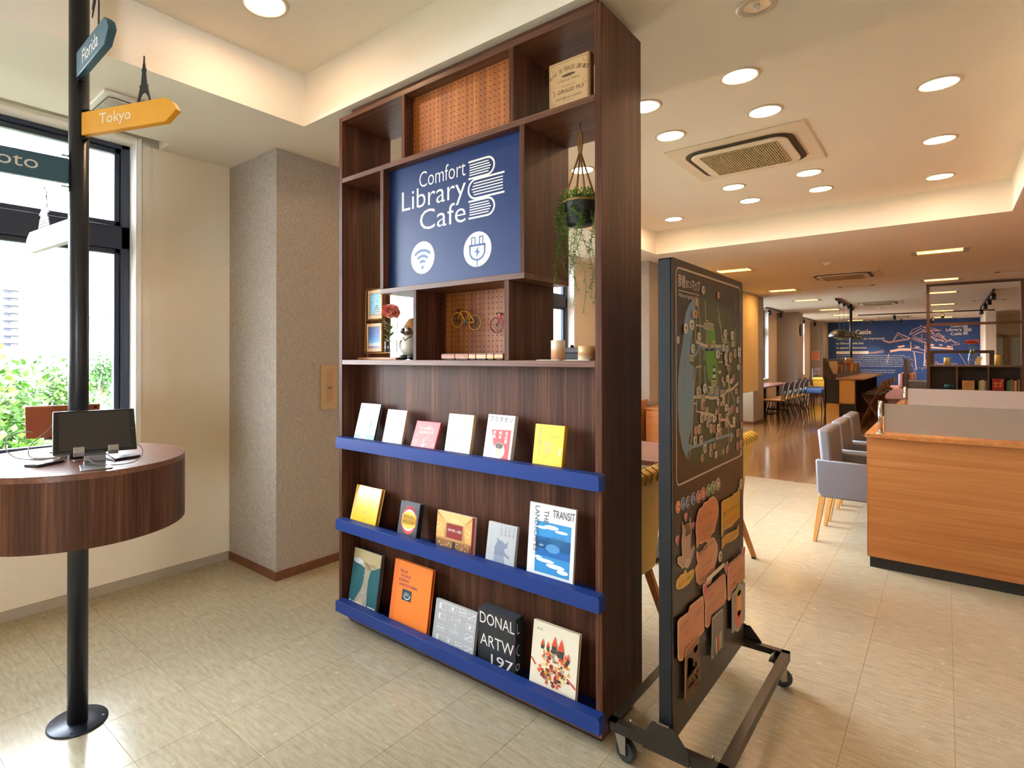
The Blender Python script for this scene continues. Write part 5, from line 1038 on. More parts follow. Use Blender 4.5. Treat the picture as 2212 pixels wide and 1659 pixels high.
cn = {'#d9731f': 'orange', '#2f5c9a': 'blue', '#2d3b5c': 'navy', '#2f4f86': 'blue', '#b8352f': 'red', '#2f7a2b': 'green', '#8a6a5c': 'brown'}
pos = ['first', 'second', 'third', 'fourth', 'fifth', 'sixth', 'seventh', 'eighth', 'ninth']
for i, (ch, y, z, w_, h_, c_) in enumerate(LETTER_MAGS):
    pts = [(y+w_/2*math.cos(2*PI*k/20), z+h_/2*math.sin(2*PI*k/20)) for k in range(20)]
    o, f_, cy_, cz_ = plate('letter_magnet', 'round %s magnet with white kana, %s in the lettered row' % (cn[c_], pos[i]), 'magnet', pts, QX1+.0008, .002, '#e6dccd', c_, 'round kana magnets in a row')
    f_.text('#f2ebe0', ch, y, z-h_*.27, width=w_*.54, height=h_*.54, align='C', offset=.02); f_.done()
hl = ['above the cow cutout', 'beside the orange cloud card', 'left of the cow cutout', 'on the right-hand rounded card', 'on the middle rounded card', 'on the left-hand rounded card']
for i, (y, z, w_, h_) in enumerate(HEARTS):
    pts = []
    for k in range(24):
        a = 2*PI*k/24; hx = 16*math.sin(a)**3; hz_ = 13*math.cos(a)-5*math.cos(2*a)-2*math.cos(3*a)-math.cos(4*a); pts.append((y + hx/34*w_*1.05, z + hz_/30*h_*1.1))
    o, f_, _, _ = plate('heart_magnet', 'small pink heart magnet ' + hl[i], 'magnet', pts, QX1+(.0008 if i < 3 else .0115), .002, '#e9cfc6', '#c9566a', 'heart magnets'); f_.done()
def card(name, label, cat, pts, x0, face, heads=(), lines=(), edge='#d9a487', t=.002, group=None, extra=None):
    o, f_, cy_, cz_ = plate(name, label, cat, pts, x0, t, edge, face, group)
    for s_, y, z, w_, h_, c_ in heads: f_.text(c_, s_, y, z, width=w_, height=h_)
    for y, z, w_, n, dz, cols in lines:
        for k in range(n): f_.text(cols[k % len(cols)], ('ひろがるおいしさとまろやか', 'じっくり育てたやわらかな味', 'とろける食感をたのしんで')[k % 3], y, z-dz*k, width=w_*(1-.12*(k % 3)), height=dz*.62)
    if extra: extra(f_)
    f_.done(); return o
K1, K2 = '#4a2a20', '#b3402c'
card('cloud_card', 'orange cloud-shaped card with red heading under kana row', 'card', CLOUD1, QX1+.004, '#c77a52', [('近江牛', 2.105, .800, .075, .028, K2), ('って～?', 2.185, .795, .075, .026, K1)], [(2.105, .770, .19, 6, .020, (K2, K1, K2))], group='cloud-shaped cards')
card('cloud_card', 'pale orange cloud-shaped card below the first cloud card', 'card', CLOUD2, QX1+.001, '#cd8a68', [('近江牛の味', 2.125, .680, .09, .022, K1)], [(2.105, .645, .18, 5, .020, (K2, K1))], group='cloud-shaped cards')
card('banner_card', 'large golden flag-shaped card at upper right of the board', 'card', SIGN1, QX1+.004, '#c9912c', [('美味しすぎて箸が止まらない', 2.405, .760, .235, .020, K1), ('近江牛の魅力のひとつ', 2.405, .715, .235, .026, K2)], (), edge='#d9b070', group='golden flag cards')
card('banner_card', 'narrow golden wavy card below the large flag card', 'card', SIGN2, QX1+.001, '#c9912c', [('ほんものの', 2.43, .642, .07, .014, K1), ('3つの', 2.51, .640, .04, .020, K1), ('おいしさ', 2.56, .645, .06, .014, K1)], (), edge='#d9b070', group='golden flag cards')
card('speech_bubble_card', 'yellow speech bubble card below the cow cutout', 'card', BUBBLE, QX1+.001, '#d9a532', [('近江牛って奥深い!', 1.915, .628, .14, .016, K1)], (), edge='#e3c890')
card('info_card', 'rounded orange card with photo of sliced beef bowl, lower left', 'card', CARD1, QX1+.008, '#c97e58', [('近江牛が', 1.91, .485, .08, .026, K1), ('いれる店', 2.06, .482, .07, .024, K1), ('一休庵', 1.92, .455, .07, .022, K2)], [(1.905, .435, .15, 4, .011, (K2, K1))], group='rounded info cards')
card('info_card', 'rounded orange card with white strip, lower middle', 'card', CARD2, QX1+.008, '#c97e58', [('近江牛が食べられる店', 2.19, .530, .22, .022, K1), ('千成亭', 2.19, .495, .08, .022, K2)], [(2.185, .470, .22, 6, .013, (K1, K1, K2))], group='rounded info cards', extra=lambda F: F.rect('#e9ddd0', 2.185, .568, 2.40, .585))
card('info_card', 'rounded orange card above round hotpot photo, lower right', 'card', CARD3, QX1+.008, '#c97e58', [('近江牛が楽しめる店', 2.475, .548, .20, .020, K1), ('せんなり', 2.475, .515, .09, .020, K2)], [(2.475, .485, .21, 5, .014, (K1, K2))], group='rounded info cards')
def food(kind):
    def f(F):
        rr = random.Random(kind)
        if kind == 1:
            y0, z0, y1, z1 = 1.95, .20, 2.09, .44
            F.rect('#5a3520', y0, z0+.03, y1, z1-.05)
            for i in range(60): F.ell(('#b8442c', '#c65a38', '#a33324')[i % 3], rr.uniform(y0+.01, y1-.01), rr.uniform(z0+.05, z0+.11), .006, .003, n=6)
            for i in range(12): F.ell('#6f9a34', rr.uniform(y0+.05, y1-.02), rr.uniform(z0+.115, z0+.15), .009, .006, n=7)
            F.poly('#c9b98a', [(y0+.01, z0+.11), (y0+.06, z0+.12), (y0+.07, z0+.16), (y0+.02, z0+.18)]); F.ell('#b86a38', y1-.04, z0+.185, .022, .016)
        elif kind == 2:
            F.ell('#1d1512', 2.31, .275, .050, .028); F.layer()
            for i in range(7): F.line(('#6fae3c', '#e6e9da', '#c4343c', '#b02a3a', '#d98a94')[i % 5], [(2.275+.011*i, .27), (2.272+.012*i, .335)], .010)
        else:
            F.ell('#a9a6a8', 2.595, .345, .085, .098, n=30); F.layer(); F.ell('#b86a4a', 2.595, .34, .072, .084, n=30); F.layer(); F.ell('#d99a3a', 2.60, .36, .035, .055); F.ell('#8f9a3c', 2.60, .41, .035, .018); F.ell('#cf5a3c', 2.595, .30, .05, .03)
    return f
card('food_photo', 'clear-sleeved photo of red beef bowl with greens', 'photo', PHOTO1, QX1+.0115, '#8a5236', edge='#b98a6c', group='food photos on the board', extra=food(1))
card('food_photo', 'clear-sleeved photo of vegetables in a dark pot', 'photo', PHOTO2, QX1+.0115, '#7a6a60', edge='#b9a89c', group='food photos on the board', extra=food(2))
card('food_photo', 'clear-sleeved photo of round hotpot dish', 'photo', PHOTO3, QX1+.0115, '#8d8a90', edge='#a9a6a8', group='food photos on the board', extra=food(3))
def cow_x(F):
    F.poly('#6b3a22', COWFACE); F.layer(); F.ell('#3a2418', 1.99, .795, .018, .012); F.ell('#d6b59c', 1.995, .690, .026, .016); F.ell('#7a5a48', 1.988, .690, .003, .005); F.ell('#7a5a48', 2.003, .690, .003, .005)
card('cow_cutout', 'pinkish brown paper cutout of a horned cow', 'cutout', COW, QX1+.003, '#b58d79', edge='#d0b19c', extra=cow_x)
# ---------------------------------------------------------------- ceiling fixtures
def ring(mb, c, r0, r1, z0, z1, n=32): mb.lathe(c, [(r0, z0), (r1, z0), (r1, z1), (r0, z1), (r0, z0+1e-6)], n)
dl = T('downlight', 'x', 'light', (0, 0, 0), 'round ceiling downlights', world=False)
m_ = MB(); m_.lathe((0, 0, 0), [(.086, -.001), (.090, -.007), (.104, -.006), (.108, 0)], 36); m_.build('trim_ring', mat('#ded3c2', .4), dl)
MB().lathe((0, 0, 0), [(.0005, -.0035), (.0865, -.0035)], 36).build('diffuser', LIT, dl)
for c_ in dl.children:
    if c_.name.startswith('diffuser'):
        for p in c_.data.polygons: p.flip()
DL = [(-.874, 3.522, 'above the oak counter, nearest in its row'), (-.877, 4.134, 'just before the near air conditioner'), (-1.487, 4.138, 'left of the near air conditioner corner'), (-.023, 4.392, 'at upper right, nearest of the right-hand row'), (-.028, 5.524, 'second of the right-hand row'), (-.885, 5.767, 'behind the near air conditioner, right pair front'), (-.888, 6.396, 'behind the near air conditioner, right pair rear'), (-1.493, 5.781, 'behind the near air conditioner, left pair front'), (-1.494, 6.389, 'behind the near air conditioner, left pair rear'), (-2.357, 6.655, 'far left corner of the raised ceiling'), (-.032, 6.659, 'last of the right-hand row'), (-1.438, 3.546, 'half hidden by the bookcase edge'), (-2.324, 4.394, 'seen through the bookcase behind the rope planter')]
put(dl, (-2.309, 1.372, COF), 0, 'lit round downlight above the signpost table', first=True)
for x, y, s_ in DL: put(dl, (x, y, COF), 0, 'lit round downlight ' + s_)
for x, y in ((1.6, 1.0), (-.6, -1.6), (1.6, -1.6)): put(dl, (x, y, COF), 0, 'lit round downlight in the raised ceiling outside the picture')
em = T('emergency_light', 'small unlit mirrored spotlight in the lowered ceiling at top', 'light', (-.524, 2.349, SOF))
MB().lathe((-.524, 2.349, SOF), [(.045, -.002), (.050, -.010), (.068, -.008), (.072, 0)], 32).build('trim_ring', mat('#d9cdb8', .4), em)
MB().lathe((-.524, 2.349, SOF), [(.0455, -.004), (.043, -.0025), (.018, -.0015), (.0005, -.001)], 32).build('reflector', CHROME, em)
MB().ball((-.524, 2.349, SOF-.006), .012, 12).build('bulb', mat('#f5efe2', .2), em)
# recessed linear lamps
rl = T('linear_light', 'x', 'light', (0, 0, 0), 'recessed linear ceiling lights', world=False)
m_ = MB()
for x in (-1, 1): m_.box(x*.245-.03, -.2, -.006, x*.245+.03, .2, 0)
for y in (-1, 1): m_.box(-.215, y*.2-.018, -.005, .215, y*.2+.018, 0)
m_.build('frame', mat('#cfc4b4', .4), rl)
m_ = MB(); m_.box(-.24, .10, .0, .24, .19, .004).box(-.24, -.19, .0, .24, -.14, .004); m_.build('reflector', mat('#e8c873', .3), rl)
MB().box(-.225, -.045, .045, .225, .075, .05).build('lamp_panel', LITR, rl)
MB().box(-.236, -.192, .085, .236, .192, .1).build('housing', mat('#e3bd66', .4), rl)
od = ['nearest', 'second', 'third', 'fourth', 'fifth', 'last']
for i, (x, y) in enumerate(RECT): put(rl, (x, y, SOF), 0, 'lit rectangular ceiling light, %s of the %s row' % (od[i//2], 'window-side' if x < -1 else 'right-hand'), first=(i == 0))
# unlit linear fixtures
for n_, (x, y) in enumerate(((-1.23, 12.83), (.85, 12.2), (.75, 18.0))):
    t = T('ceiling_slot', ('unlit linear slot in ceiling behind the second air conditioner', 'unlit linear slot in ceiling above the open shelf, near', 'unlit linear slot in ceiling behind the shelf, far')[n_], 'light', (x, y, SOF))
    MB().box(x-.20, y-.06, SOF-.004, x+.20, y+.06, SOF-.001).build('cover', mat('#e6d8c4', .6), t)
    for s in (-1, 1): MB().box(x+s*.245-.03, y-.06, SOF-.007, x+s*.245+.03, y+.06, SOF-.001).build('end_cap', mat('#6d5f50', .4), t)
# cassette air conditioners
ac = T('air_conditioner', 'x', 'air conditioner', (0, 0, 0), 'ceiling cassette air conditioners', world=False)
MB().box(-.475, -.475, -.012, .475, .475, 0).build('panel', mat('#efe3cf', .45), ac, bevel=.006)
def rr2(a, b, r, z, n=6):
    p = []
    for cx2, cy2, a0 in ((a-r, b-r, 0), (-a+r, b-r, PI/2), (-a+r, -b+r, PI), (a-r, -b+r, 1.5*PI)): p += [(cx2+r*math.cos(a0+PI/2*i/n), cy2+r*math.sin(a0+PI/2*i/n), z) for i in range(n+1)]
    return p
MB().prism(rr2(.375, .375, .14, -.0125), (0, 0, -.010)).build('outlet_slot', mat('#1f1811', .4), ac)
MB().prism(rr2(.335, .335, .10, -.0226), (0, 0, -.016)).build('louvre_frame', mat('#f0e6d4', .4), ac, bevel=.006)
MB().prism(rr2(.385, .385, .145, -.0124), (0, 0, -.004)).build('outlet_lip', mat('#e9dcc6', .4), ac)
MB().box(-.265, -.265, -.041, .265, .265, -.039).build('grille_back', mat('#2c241b', .8), ac)
g = MB()
for i in range(34): x = -.262 + i*.01588; g.box(x-.0035, -.265, -.047, x+.0035, .265, -.0412)
for i in range(11): y = -.262 + i*.0524; g.box(-.265, y-.003, -.0465, .265, y+.003, -.0414)
g.build('intake_grille', mat('#c9b791', .5), ac)
for i, (x, y, l_) in enumerate(((-1.18, 4.92, 'large ceiling cassette air conditioner in the raised ceiling'), (-1.22, 11.0, 'ceiling cassette air conditioner before the pendant lamps'), (-1.22, 17.05, 'ceiling cassette air conditioner above the pendant lamps'), (-1.25, 23.3, 'most distant ceiling cassette air conditioner near blue wall'))): put(ac, (x, y, COF if i == 0 else SOF), 0, l_, first=(i == 0))
vt = T('ceiling_vent', 'white square ceiling vent with black slats above the signs', 'vent', (-3.24, 1.10, SOF))
MB().box(-3.43, .955, SOF-.018, -3.07, 1.24, SOF).build('frame', mat('#e6e0d4', .45), vt, bevel=.006)
MB().box(-3.395, .985, SOF-.0215, -3.105, 1.19, SOF-.0195).build('backing', mat('#3a3632', .7), vt)
for i in range(17): MB().box(-3.39+i*.0172, .987, SOF-.026, -3.39+i*.0172+.0085, 1.188, SOF-.0217).build('slat', mat('#d9d3c6', .5), vt)
for x, y, l_ in ((-1.281, 18.7, 'white smoke detector near the third air conditioner'), (-1.218, 9.37, 'white ceiling sensor before the second air conditioner')):
    t = T('smoke_detector', l_, 'detector', (x, y, SOF), 'ceiling detectors'); MB().lathe((x, y, SOF), [(.0005, -.045), (.035, -.042), (.055, -.018), (.06, -.002), (.06, 0)], 20).build('body', mat('#e9dfcc', .4), t)
    MB().lathe((x, y, SOF), [(.0005, -.052), (.016, -.050), (.018, -.0452)], 14).build('sensor', mat('#c9bda8', .4), t)
# spotlight tracks
def spot(x, y, z, l_, aim=(0, 0, -1), lamp=0, grp='black track spotlights', top=None):
    t = T('spotlight', l_, 'spotlight', (x, y, z), grp)
    MB().cyl((x, y, z), (x, y, z-.05), .012, n=10).build('stem', BLACK, t)
    a = Vector(aim).normalized(); c = Vector((x, y, z-.10)); MB().cyl(c - a*.06, c + a*.065, .042, n=18).build('head', BLACK, t)
    MB().cyl(c + a*.0652, c + a*.068, .034, n=18).build('lens', mat('#ffdca0', .3, emit=lamp) if lamp else mat('#d9c9a8', .2), t)
    if lamp:
        ld = bpy.data.lights.new('spot_lamp', 'SPOT'); ld.energy = 60; ld.color = (1, .78, .5); ld.spot_size = math.radians(55); ld.spot_blend = .7; ld.shadow_soft_size = .04
        lo = bpy.data.objects.new('spot_lamp', ld); COL.objects.link(lo); lo.parent = t; lo.location = c + a*.09 - Vector((x, y, z)); lo.rotation_euler = a.to_track_quat('-Z', 'Y').to_euler()
def track(x0, y0, x1, y1, l_): tag(MB().box(min(x0, x1)-.018, min(y0, y1)-.018, SOF-.032, max(x0, x1)+.018, max(y0, y1)+.018, SOF-.0005).build('light_track', BLACK), l_, 'track', 'black lighting tracks')
track(-2.0, 21.5, 1.0, 21.5, 'long black lighting track crossing the ceiling before blue wall')
spot(-1.14, 21.5, SOF-.032, 'black spotlight hanging at the middle of the long track'); spot(-.06, 21.5, SOF-.032, 'black spotlight on long track beside the shelf post')
for i, x in enumerate((-1.93, -1.13, -.33)): spot(x, 24.75, SOF, 'black spotlight washing the blue wall, %s from left' % od[i].replace('nearest', 'first'), (0, .45, -1), 14)
track(.70, 15.1, .70, 20.5, 'black lighting track above the open shelf at right')
for i, y in enumerate((15.3, 16.7, 18.2, 20.2)): spot(.70, y, SOF-.032, 'black spotlight on right track, %s of four' % od[i].replace('nearest', 'first'))
for k, (y0, y1) in enumerate(((16.6, 18.6), (21.4, 24.2))):
    track(-3.5, y0, -3.5, y1, 'short black track over the %s window by the columns' % ('nearer', 'farther')[k])
    for i, y in enumerate((y0+.35, y1-.3)): spot(-3.5, y, SOF-.032, 'black spotlight over the %s window, %s one' % (('nearer', 'farther')[k], ('front', 'rear')[i]))
# ---------------------------------------------------------------- wall fittings
ch = T('blind_chain', 'white bead pull chain of the roller blind beside the window', 'chain', (-3.695, 1.415, 1.045))
cb_ = MB(); cn_ = MB()
for s in (-1, 1):
    y = 1.415 + s*.0075; cn_.tube([(-3.695, y, 1.052), (-3.695, y, 2.74)], .0009, 5)
    for k in range(150): z = 1.055 + k*.0112; cb_.lathe((-3.695, y, z), [(.0004, -.0026), (.0026, 0), (.0004, .0026)], 6)
for k in range(7): a = PI + PI*k/6; cb_.lathe((-3.695, 1.415+.0075*math.cos(a), 1.055+.010*math.sin(a)), [(.0004, -.0026), (.0026, 0), (.0004, .0026)], 6)
cb_.build('beads', mat('#efece4', .3), ch)['kind'] = 'stuff'; cn_.build('cord', mat('#dcd6ca', .5), ch)
sw = T('wall_plate', 'tall beige wall plate with rounded slot on the grey column', 'wall plate', (-3.134, 2.34, 1.045))
MB().box(-3.134, 2.276, 1.045, -3.126, 2.407, 1.342).build('plate', mat('#b79b78', .45), sw, bevel=.002)
MB().prism([(-3.1258, y, z) for y, z in rrect(2.322, 1.09, 2.372, 1.315, .024)], (.003, 0, 0)).build('slot_cover', mat('#b08f68', .4), sw, bevel=.001)
MB().box(-3.1226, 2.330, 1.185, -3.119, 2.364, 1.195).build('latch', mat('#6d5438', .4), sw); MB().cyl((-3.1226, 2.347, 1.190), (-3.117, 2.347, 1.190), .006, n=12).build('button', mat('#8a6d4a', .4), sw)
# roller blind at the third column
rb = T('roller_blind', 'lowered yellow-lit cream roller blind before the third column', 'blind', (-2.96, 11.1, .70))
MB().box(-2.962, 8.7, .712, -2.958, 13.28, 2.66).build('cloth', mat('#e9d29a', .7), rb); MB().box(-2.968, 8.7, .695, -2.952, 13.28, .712).build('bottom_bar', mat('#d9c69a', .5), rb); MB().cyl((-2.96, 8.7, 2.68), (-2.96, 13.28, 2.68), .022, n=14).build('roller', mat('#c9b68c', .5), rb)
# ---------------------------------------------------------------- oak counter with frosted partitions
oc = T('counter', 'long oak counter with dark plinth and overhanging top', 'counter', (.6, 6.0, 0))
CX0, CX1, CY0, CY1 = -.394, 2.4, 4.69, 8.6
MB().box(CX0, CY0, .07, CX1, CY0+.025, .862).build('front_panel', OAK_X, oc, bevel=.0015, seg=1)
MB().box(CX0+.45, CY0+.025, .07, CX1-.02, CY1, .862).build('body', OAK_Y, oc)
MB().box(CX0+.012, CY0+.012, 0, CX1-.01, CY0+.06, .07).build('plinth', mat('#17181c', .5), oc)
MB().box(-.403, 4.66, .862, CX1+.02, CY1+.03, .888).build('worktop', OAK_Y, oc, bevel=.002)
MB().box(CX0-.002, CY0-.001, .07, CX0, CY0+.025, .862).build('edge_band', mat('#d9a873', .4), oc)
for n_, (y, x0) in enumerate(((4.72, -.325), (7.16, -.30))):
    g_ = T('partition', ('near frosted glass partition on chrome posts atop the oak counter', 'farther frosted glass partition on the oak counter')[n_], 'partition', (x0+1.2, y, .888), 'frosted counter partitions')
    MB().box(x0+.02, y-.004, .90, 2.2, y+.004, 1.088).build('glass', FROST, g_, bevel=.001, seg=1)
    for x in (x0, 2.2):
        MB().cyl((x, y, .892), (x, y, 1.105), .0125, n=20).build('post', CHROME, g_); MB().lathe((x, y, .888), [(.0005, 0), (.026, 0), (.026, .003), (.014, .006), (.0005, .006)], 20).build('foot', CHROME, g_)
# ---------------------------------------------------------------- grey armchairs along the counter
GREY = mat('#7b7b86', .42, var=.04, bump=.1, bscale=300); GREY2 = mat('#8a8a96', .42, var=.03)
gc = T('armchair', 'x', 'armchair', (0, 0, 0), 'grey armchairs at the counter', world=False)   # faces +X, seat centre at origin
MB().box(-.21, -.22, .34, .24, .22, .46).build('seat', GREY, gc, bevel=.03, seg=3)
MB().prism([(-.20, -.27, .36), (-.125, -.27, .36), (-.165, -.27, .85), (-.245, -.27, .855)], (0, .54, 0)).build('backrest', GREY, gc, bevel=.022, seg=3)
for s in (-1, 1):
    y0 = s*.285; MB().prism([(-.255, y0, .625), (.30, y0, .612), (.30, y0, .345), (-.215, y0, .345), (-.245, y0, .38)], (0, -s*.055, 0)).build('armrest', GREY, gc, bevel=.014, seg=3)
    MB().tube([(-.252, y0, .62), (.30, y0, .607)], .0035, 6).build('piping', GREY2, gc)
    for x, xb in ((-.215, -.265), (.24, .26)): MB().prism([(x-.024, s*.245-.018, .36), (x+.024, s*.245-.018, .36), (xb+.013, s*.255-.013, 0), (xb-.013, s*.255-.013, 0)], (0, .034, 0)).build('leg', BEECH, gc, bevel=.003)
for i, (y, l_) in enumerate(((5.33, 'grey leather armchair nearest the camera at the oak counter'), (6.02, 'middle one of three grey leather armchairs at the counter'), (6.71, 'farthest of three grey leather armchairs at the counter'))): put(gc, (-.485, y, 0), 0, l_, first=(i == 0))
# ---------------------------------------------------------------- yellow chairs, tables and cabinets behind the bookcase
YEL = mat('#d6ac3c', .5, var=.05, bump=.1, bscale=250); LEGW = wood('honey_legs', 'Z', ('#8a5220', '#a5682e', '#bc803f'), .45, k1=30)
yc = T('dining_chair', 'x', 'chair', (0, 0, 0), 'yellow upholstered dining chairs', world=False)   # faces -X, back at +X
MB().box(-.25, -.24, .34, .20, .24, .47).build('seat', YEL, yc, bevel=.035, seg=3)
MB().prism([(.15, -.24, .33), (.225, -.24, .33), (.250, -.24, .60), (.315, -.24, .80), (.330, -.24, .865), (.285, -.24, .885), (.245, -.24, .84), (.185, -.24, .58), (.16, -.24, .46)], (0, .48, 0)).build('backrest', YEL, yc, bevel=.016, seg=3)
for i in range(7): MB().tube([(.250, -.21+i*.07, .845), (.29, -.21+i*.07, .889), (.332, -.21+i*.07, .862), (.324, -.21+i*.07, .82)], .0035, 6).build('channel_seam', mat('#b98f2c', .6), yc)
for s in (-1, 1):
    for x, xb in ((-.20, -.24), (.18, .30)): l_ = MB().prism([(x-.022, s*.20-.016, .37), (x+.022, s*.20-.016, .37), (xb+.014, s*.22-.012, .012), (xb-.014, s*.22-.012, .012)], (0, .03, 0)).build('leg', LEGW, yc, bevel=.003); MB().box(xb-.012, s*.22-.011, 0, xb+.012, s*.22+.017, .012).build('foot_cap', BLACK, l_)
put(yc, (-1.33, 2.62, 0), 0, 'yellow padded dining chair between bookcase and map board', first=True)
put(yc, (-1.30, 4.13, 0), 0, 'yellow dining chair peeking past right edge of the map board')
for k, (x, y, l_) in enumerate(((-2.05, 2.85, 'low dark-topped table behind the bookcase'), (-1.72, 4.05, 'dark-topped table seen between bookcase and map board'))):
    t = T('dining_table', l_, 'table', (x, y, 0), 'dark-topped dining tables')
    MB().box(x-.35, y-.42, .69, x+.35, y+.42, .72).build('table_top', WAL_T, t, bevel=.002)
    MB().cyl((x, y, .03), (x, y, .69), .03, n=16).build('column', BLACK, t); MB().box(x-.25, y-.25, .0, x+.25, y+.25, .03).build('foot', BLACK, t, bevel=.006); MB().box(x-.18, y-.18, .672, x+.18, y+.18, .69).build('bracket', BLACK, t)
for k, (x0, y0, x1, y1, z1, l_) in enumerate(((-3.6, 7.0, -3.02, 7.5, .83, 'taller oak cabinet against the second column'), (-2.95, 7.30, -2.72, 7.85, .735, 'lower oak cabinet beside the map board'))):
    t = T('cabinet', l_, 'cabinet', ((x0+x1)/2, (y0+y1)/2, 0), 'small oak cabinets')
    MB().box(x0, y0, .06, x1, y1, z1-.022).build('body', OAK_X, t); MB().box(x0-.01, y0-.01, z1-.022, x1+.01, y1+.01, z1).build('top', OAK_X, t, bevel=.002); MB().box(x0+.02, y0+.02, 0, x1-.02, y1-.02, .06).build('plinth', BLACK, t)
    MB().box(x0+.01, y0-.016, .08, x1-.01, y0-.0005, z1-.04).build('door', OAK_X, t, bevel=.001, seg=1)
# ---------------------------------------------------------------- far book counter with stools
fc_ = T('book_counter', 'long high counter with chequered end panels and sloping book rack', 'counter', (-1.55, 15.7, 0))
KX0, KX1, KY0, KY1 = -1.81, -1.30, 13.4, 17.9
DKB = mat('#3f2a22', .45, var=.08)
MB().box(KX0, KY0, 0, KX0+.03, KY1, 1.0).build('side_panel', DKB, fc_); MB().box(KX0+.03, KY0+.02, 0, KX1, KY0+.045, .955).build('end_panel', DKB, fc_)
MB().box(KX0+.03, KY1-.045, 0, KX1, KY1-.02, .955).build('end_panel', DKB, fc_)
for (x0, x1, z0, z1, c) in ((-1.795, -1.567, .49, .945, '#1e1b1a'), (-1.560, -1.315, .49, .945, '#c9a05c'), (-1.795, -1.567, .02, .483, '#c9a05c'), (-1.560, -1.315, .02, .483, '#1e1b1a')):
    q = MB().box(x0, KY0, z0, x1, KY0+.02, z1).build('chequer_panel', mat(c, .5, var=.05), fc_)
    if c == '#c9a05c':
        for u in (x0+.025, x1-.025):
            for v in (z0+.025, z1-.025): MB().cyl((u, KY0-.004, v), (u, KY0, v), .009, n=10).build('screw', BLACK, q)
MB().box(-1.62, KY0, .955, -1.18, KY1, .985).build('worktop', wood('counter_top', 'Y', ('#8a6248', '#a57a58', '#ba906c'), .4), fc_, bevel=.003)
MB().prism([(-1.81, KY0, .955), (-1.62, KY0, .955), (-1.62, KY0, 1.06), (-1.66, KY0, 1.06), (-1.79, KY0, 1.38), (-1.83, KY0, 1.38), (-1.83, KY0, .955)], (0, .03, 0)).build('rack_end', DKB, fc_)
MB().prism([(-1.81, KY0+.03, .985), (-1.785, KY0+.03, .985), (-1.785, KY0+.03, 1.37), (-1.81, KY0+.03, 1.37)], (0, KY1-KY0-.03, 0)).build('rack_back', DKB, fc_)
MB().box(-1.64, KY0+.03, .985, -1.62, KY1, 1.065).build('rack_lip', mat('#4d3a38', .5), fc_); MB().box(-1.785, KY0+.03, .985, -1.64, KY1, 1.0).build('rack_shelf', DKB, fc_)
rr = random.Random(21); y = KY0+.15
bc_cols = ['#c9b58c', '#b8a27a', '#8f3a34', '#6d7f6a', '#c98a7a', '#3d5a74', '#a9b7b0', '#8a8f98', '#b86a4a', '#b23a3c', '#c99a52', '#d9cdb8', '#c27a54', '#9a2f36', '#d6a878', '#a8b08a', '#5a4a44', '#d8c7a2']
cnm = ['tan', 'khaki', 'maroon', 'sage', 'salmon', 'navy', 'pale grey-green', 'slate', 'rust', 'red', 'ochre', 'ivory', 'terracotta', 'crimson', 'peach', 'olive', 'brown', 'cream']
for i in range(18):
    th = rr.uniform(.10, .22); hh = (.30 if i in (0,) else .24 if i != 10 else .37)*rr.uniform(.85, 1.08); dp = .12
    t = T('book', '%s book, one of the row on the far counter rack' % cnm[i], 'book', (-1.72, y, 1.0), 'books on the far counter rack')
    ln = Vector((.10, -.12, 1)).normalized(); ux = Vector((1, .2, 0)).normalized(); o = Vector((-1.70, y, 1.0+.018))
    MB().obb(o + ln*hh/2, ux*dp/2, Vector((-.2, 1, 0)).normalized()*th*.42, ln*hh/2).build('cover', mat(bc_cols[i], .5), t); MB().obb(o + ln*hh/2 + ln*.001, ux*(dp/2+.003), Vector((-.2, 1, 0)).normalized()*th*.36, ln*(hh/2-.004)).build('pages', mat('#e3d9c4', .8), t)
    y += th + .075
MB().cyl((-1.72, 16.8, .985), (-1.72, 16.8, SOF-.03), .028, n=14).build('post', BLACK, fc_)
# stools
bs = T('bar_stool', 'x', 'stool', (0, 0, 0), 'wooden folding bar stools at far counter', world=False)
STW = wood('stool_wood', 'Z', ('#5a3416', '#7d4d22', '#96622f'), .4, k1=30)
MB().box(-.16, -.16, .64, .16, .16, .675).build('seat', mat('#3a2a22', .5), bs, bevel=.012)
MB().box(.17, -.17, .80, .19, .17, .90).build('backrest', STW, bs, bevel=.006)
for s in (-1, 1):
    MB().bar((-.20, s*.16, 0), (.19, s*.16, .93), .028, .022).build('leg', STW, bs); MB().bar((.23, s*.135, 0), (-.13, s*.135, .65), .028, .022).build('leg', STW, bs)
for z, x in ((.22, -.115), (.30, .06)): MB().bar((x, -.16, z), (x, .16, z), .022).build('rung', STW, bs)
for i in range(7): put(bs, (-1.10 + .02*(i % 2), 13.95 + i*.52, 0), 0, 'wooden folding bar stool, %s along the far counter' % (pos[i] if i < 6 else 'farthest'), first=(i == 0))
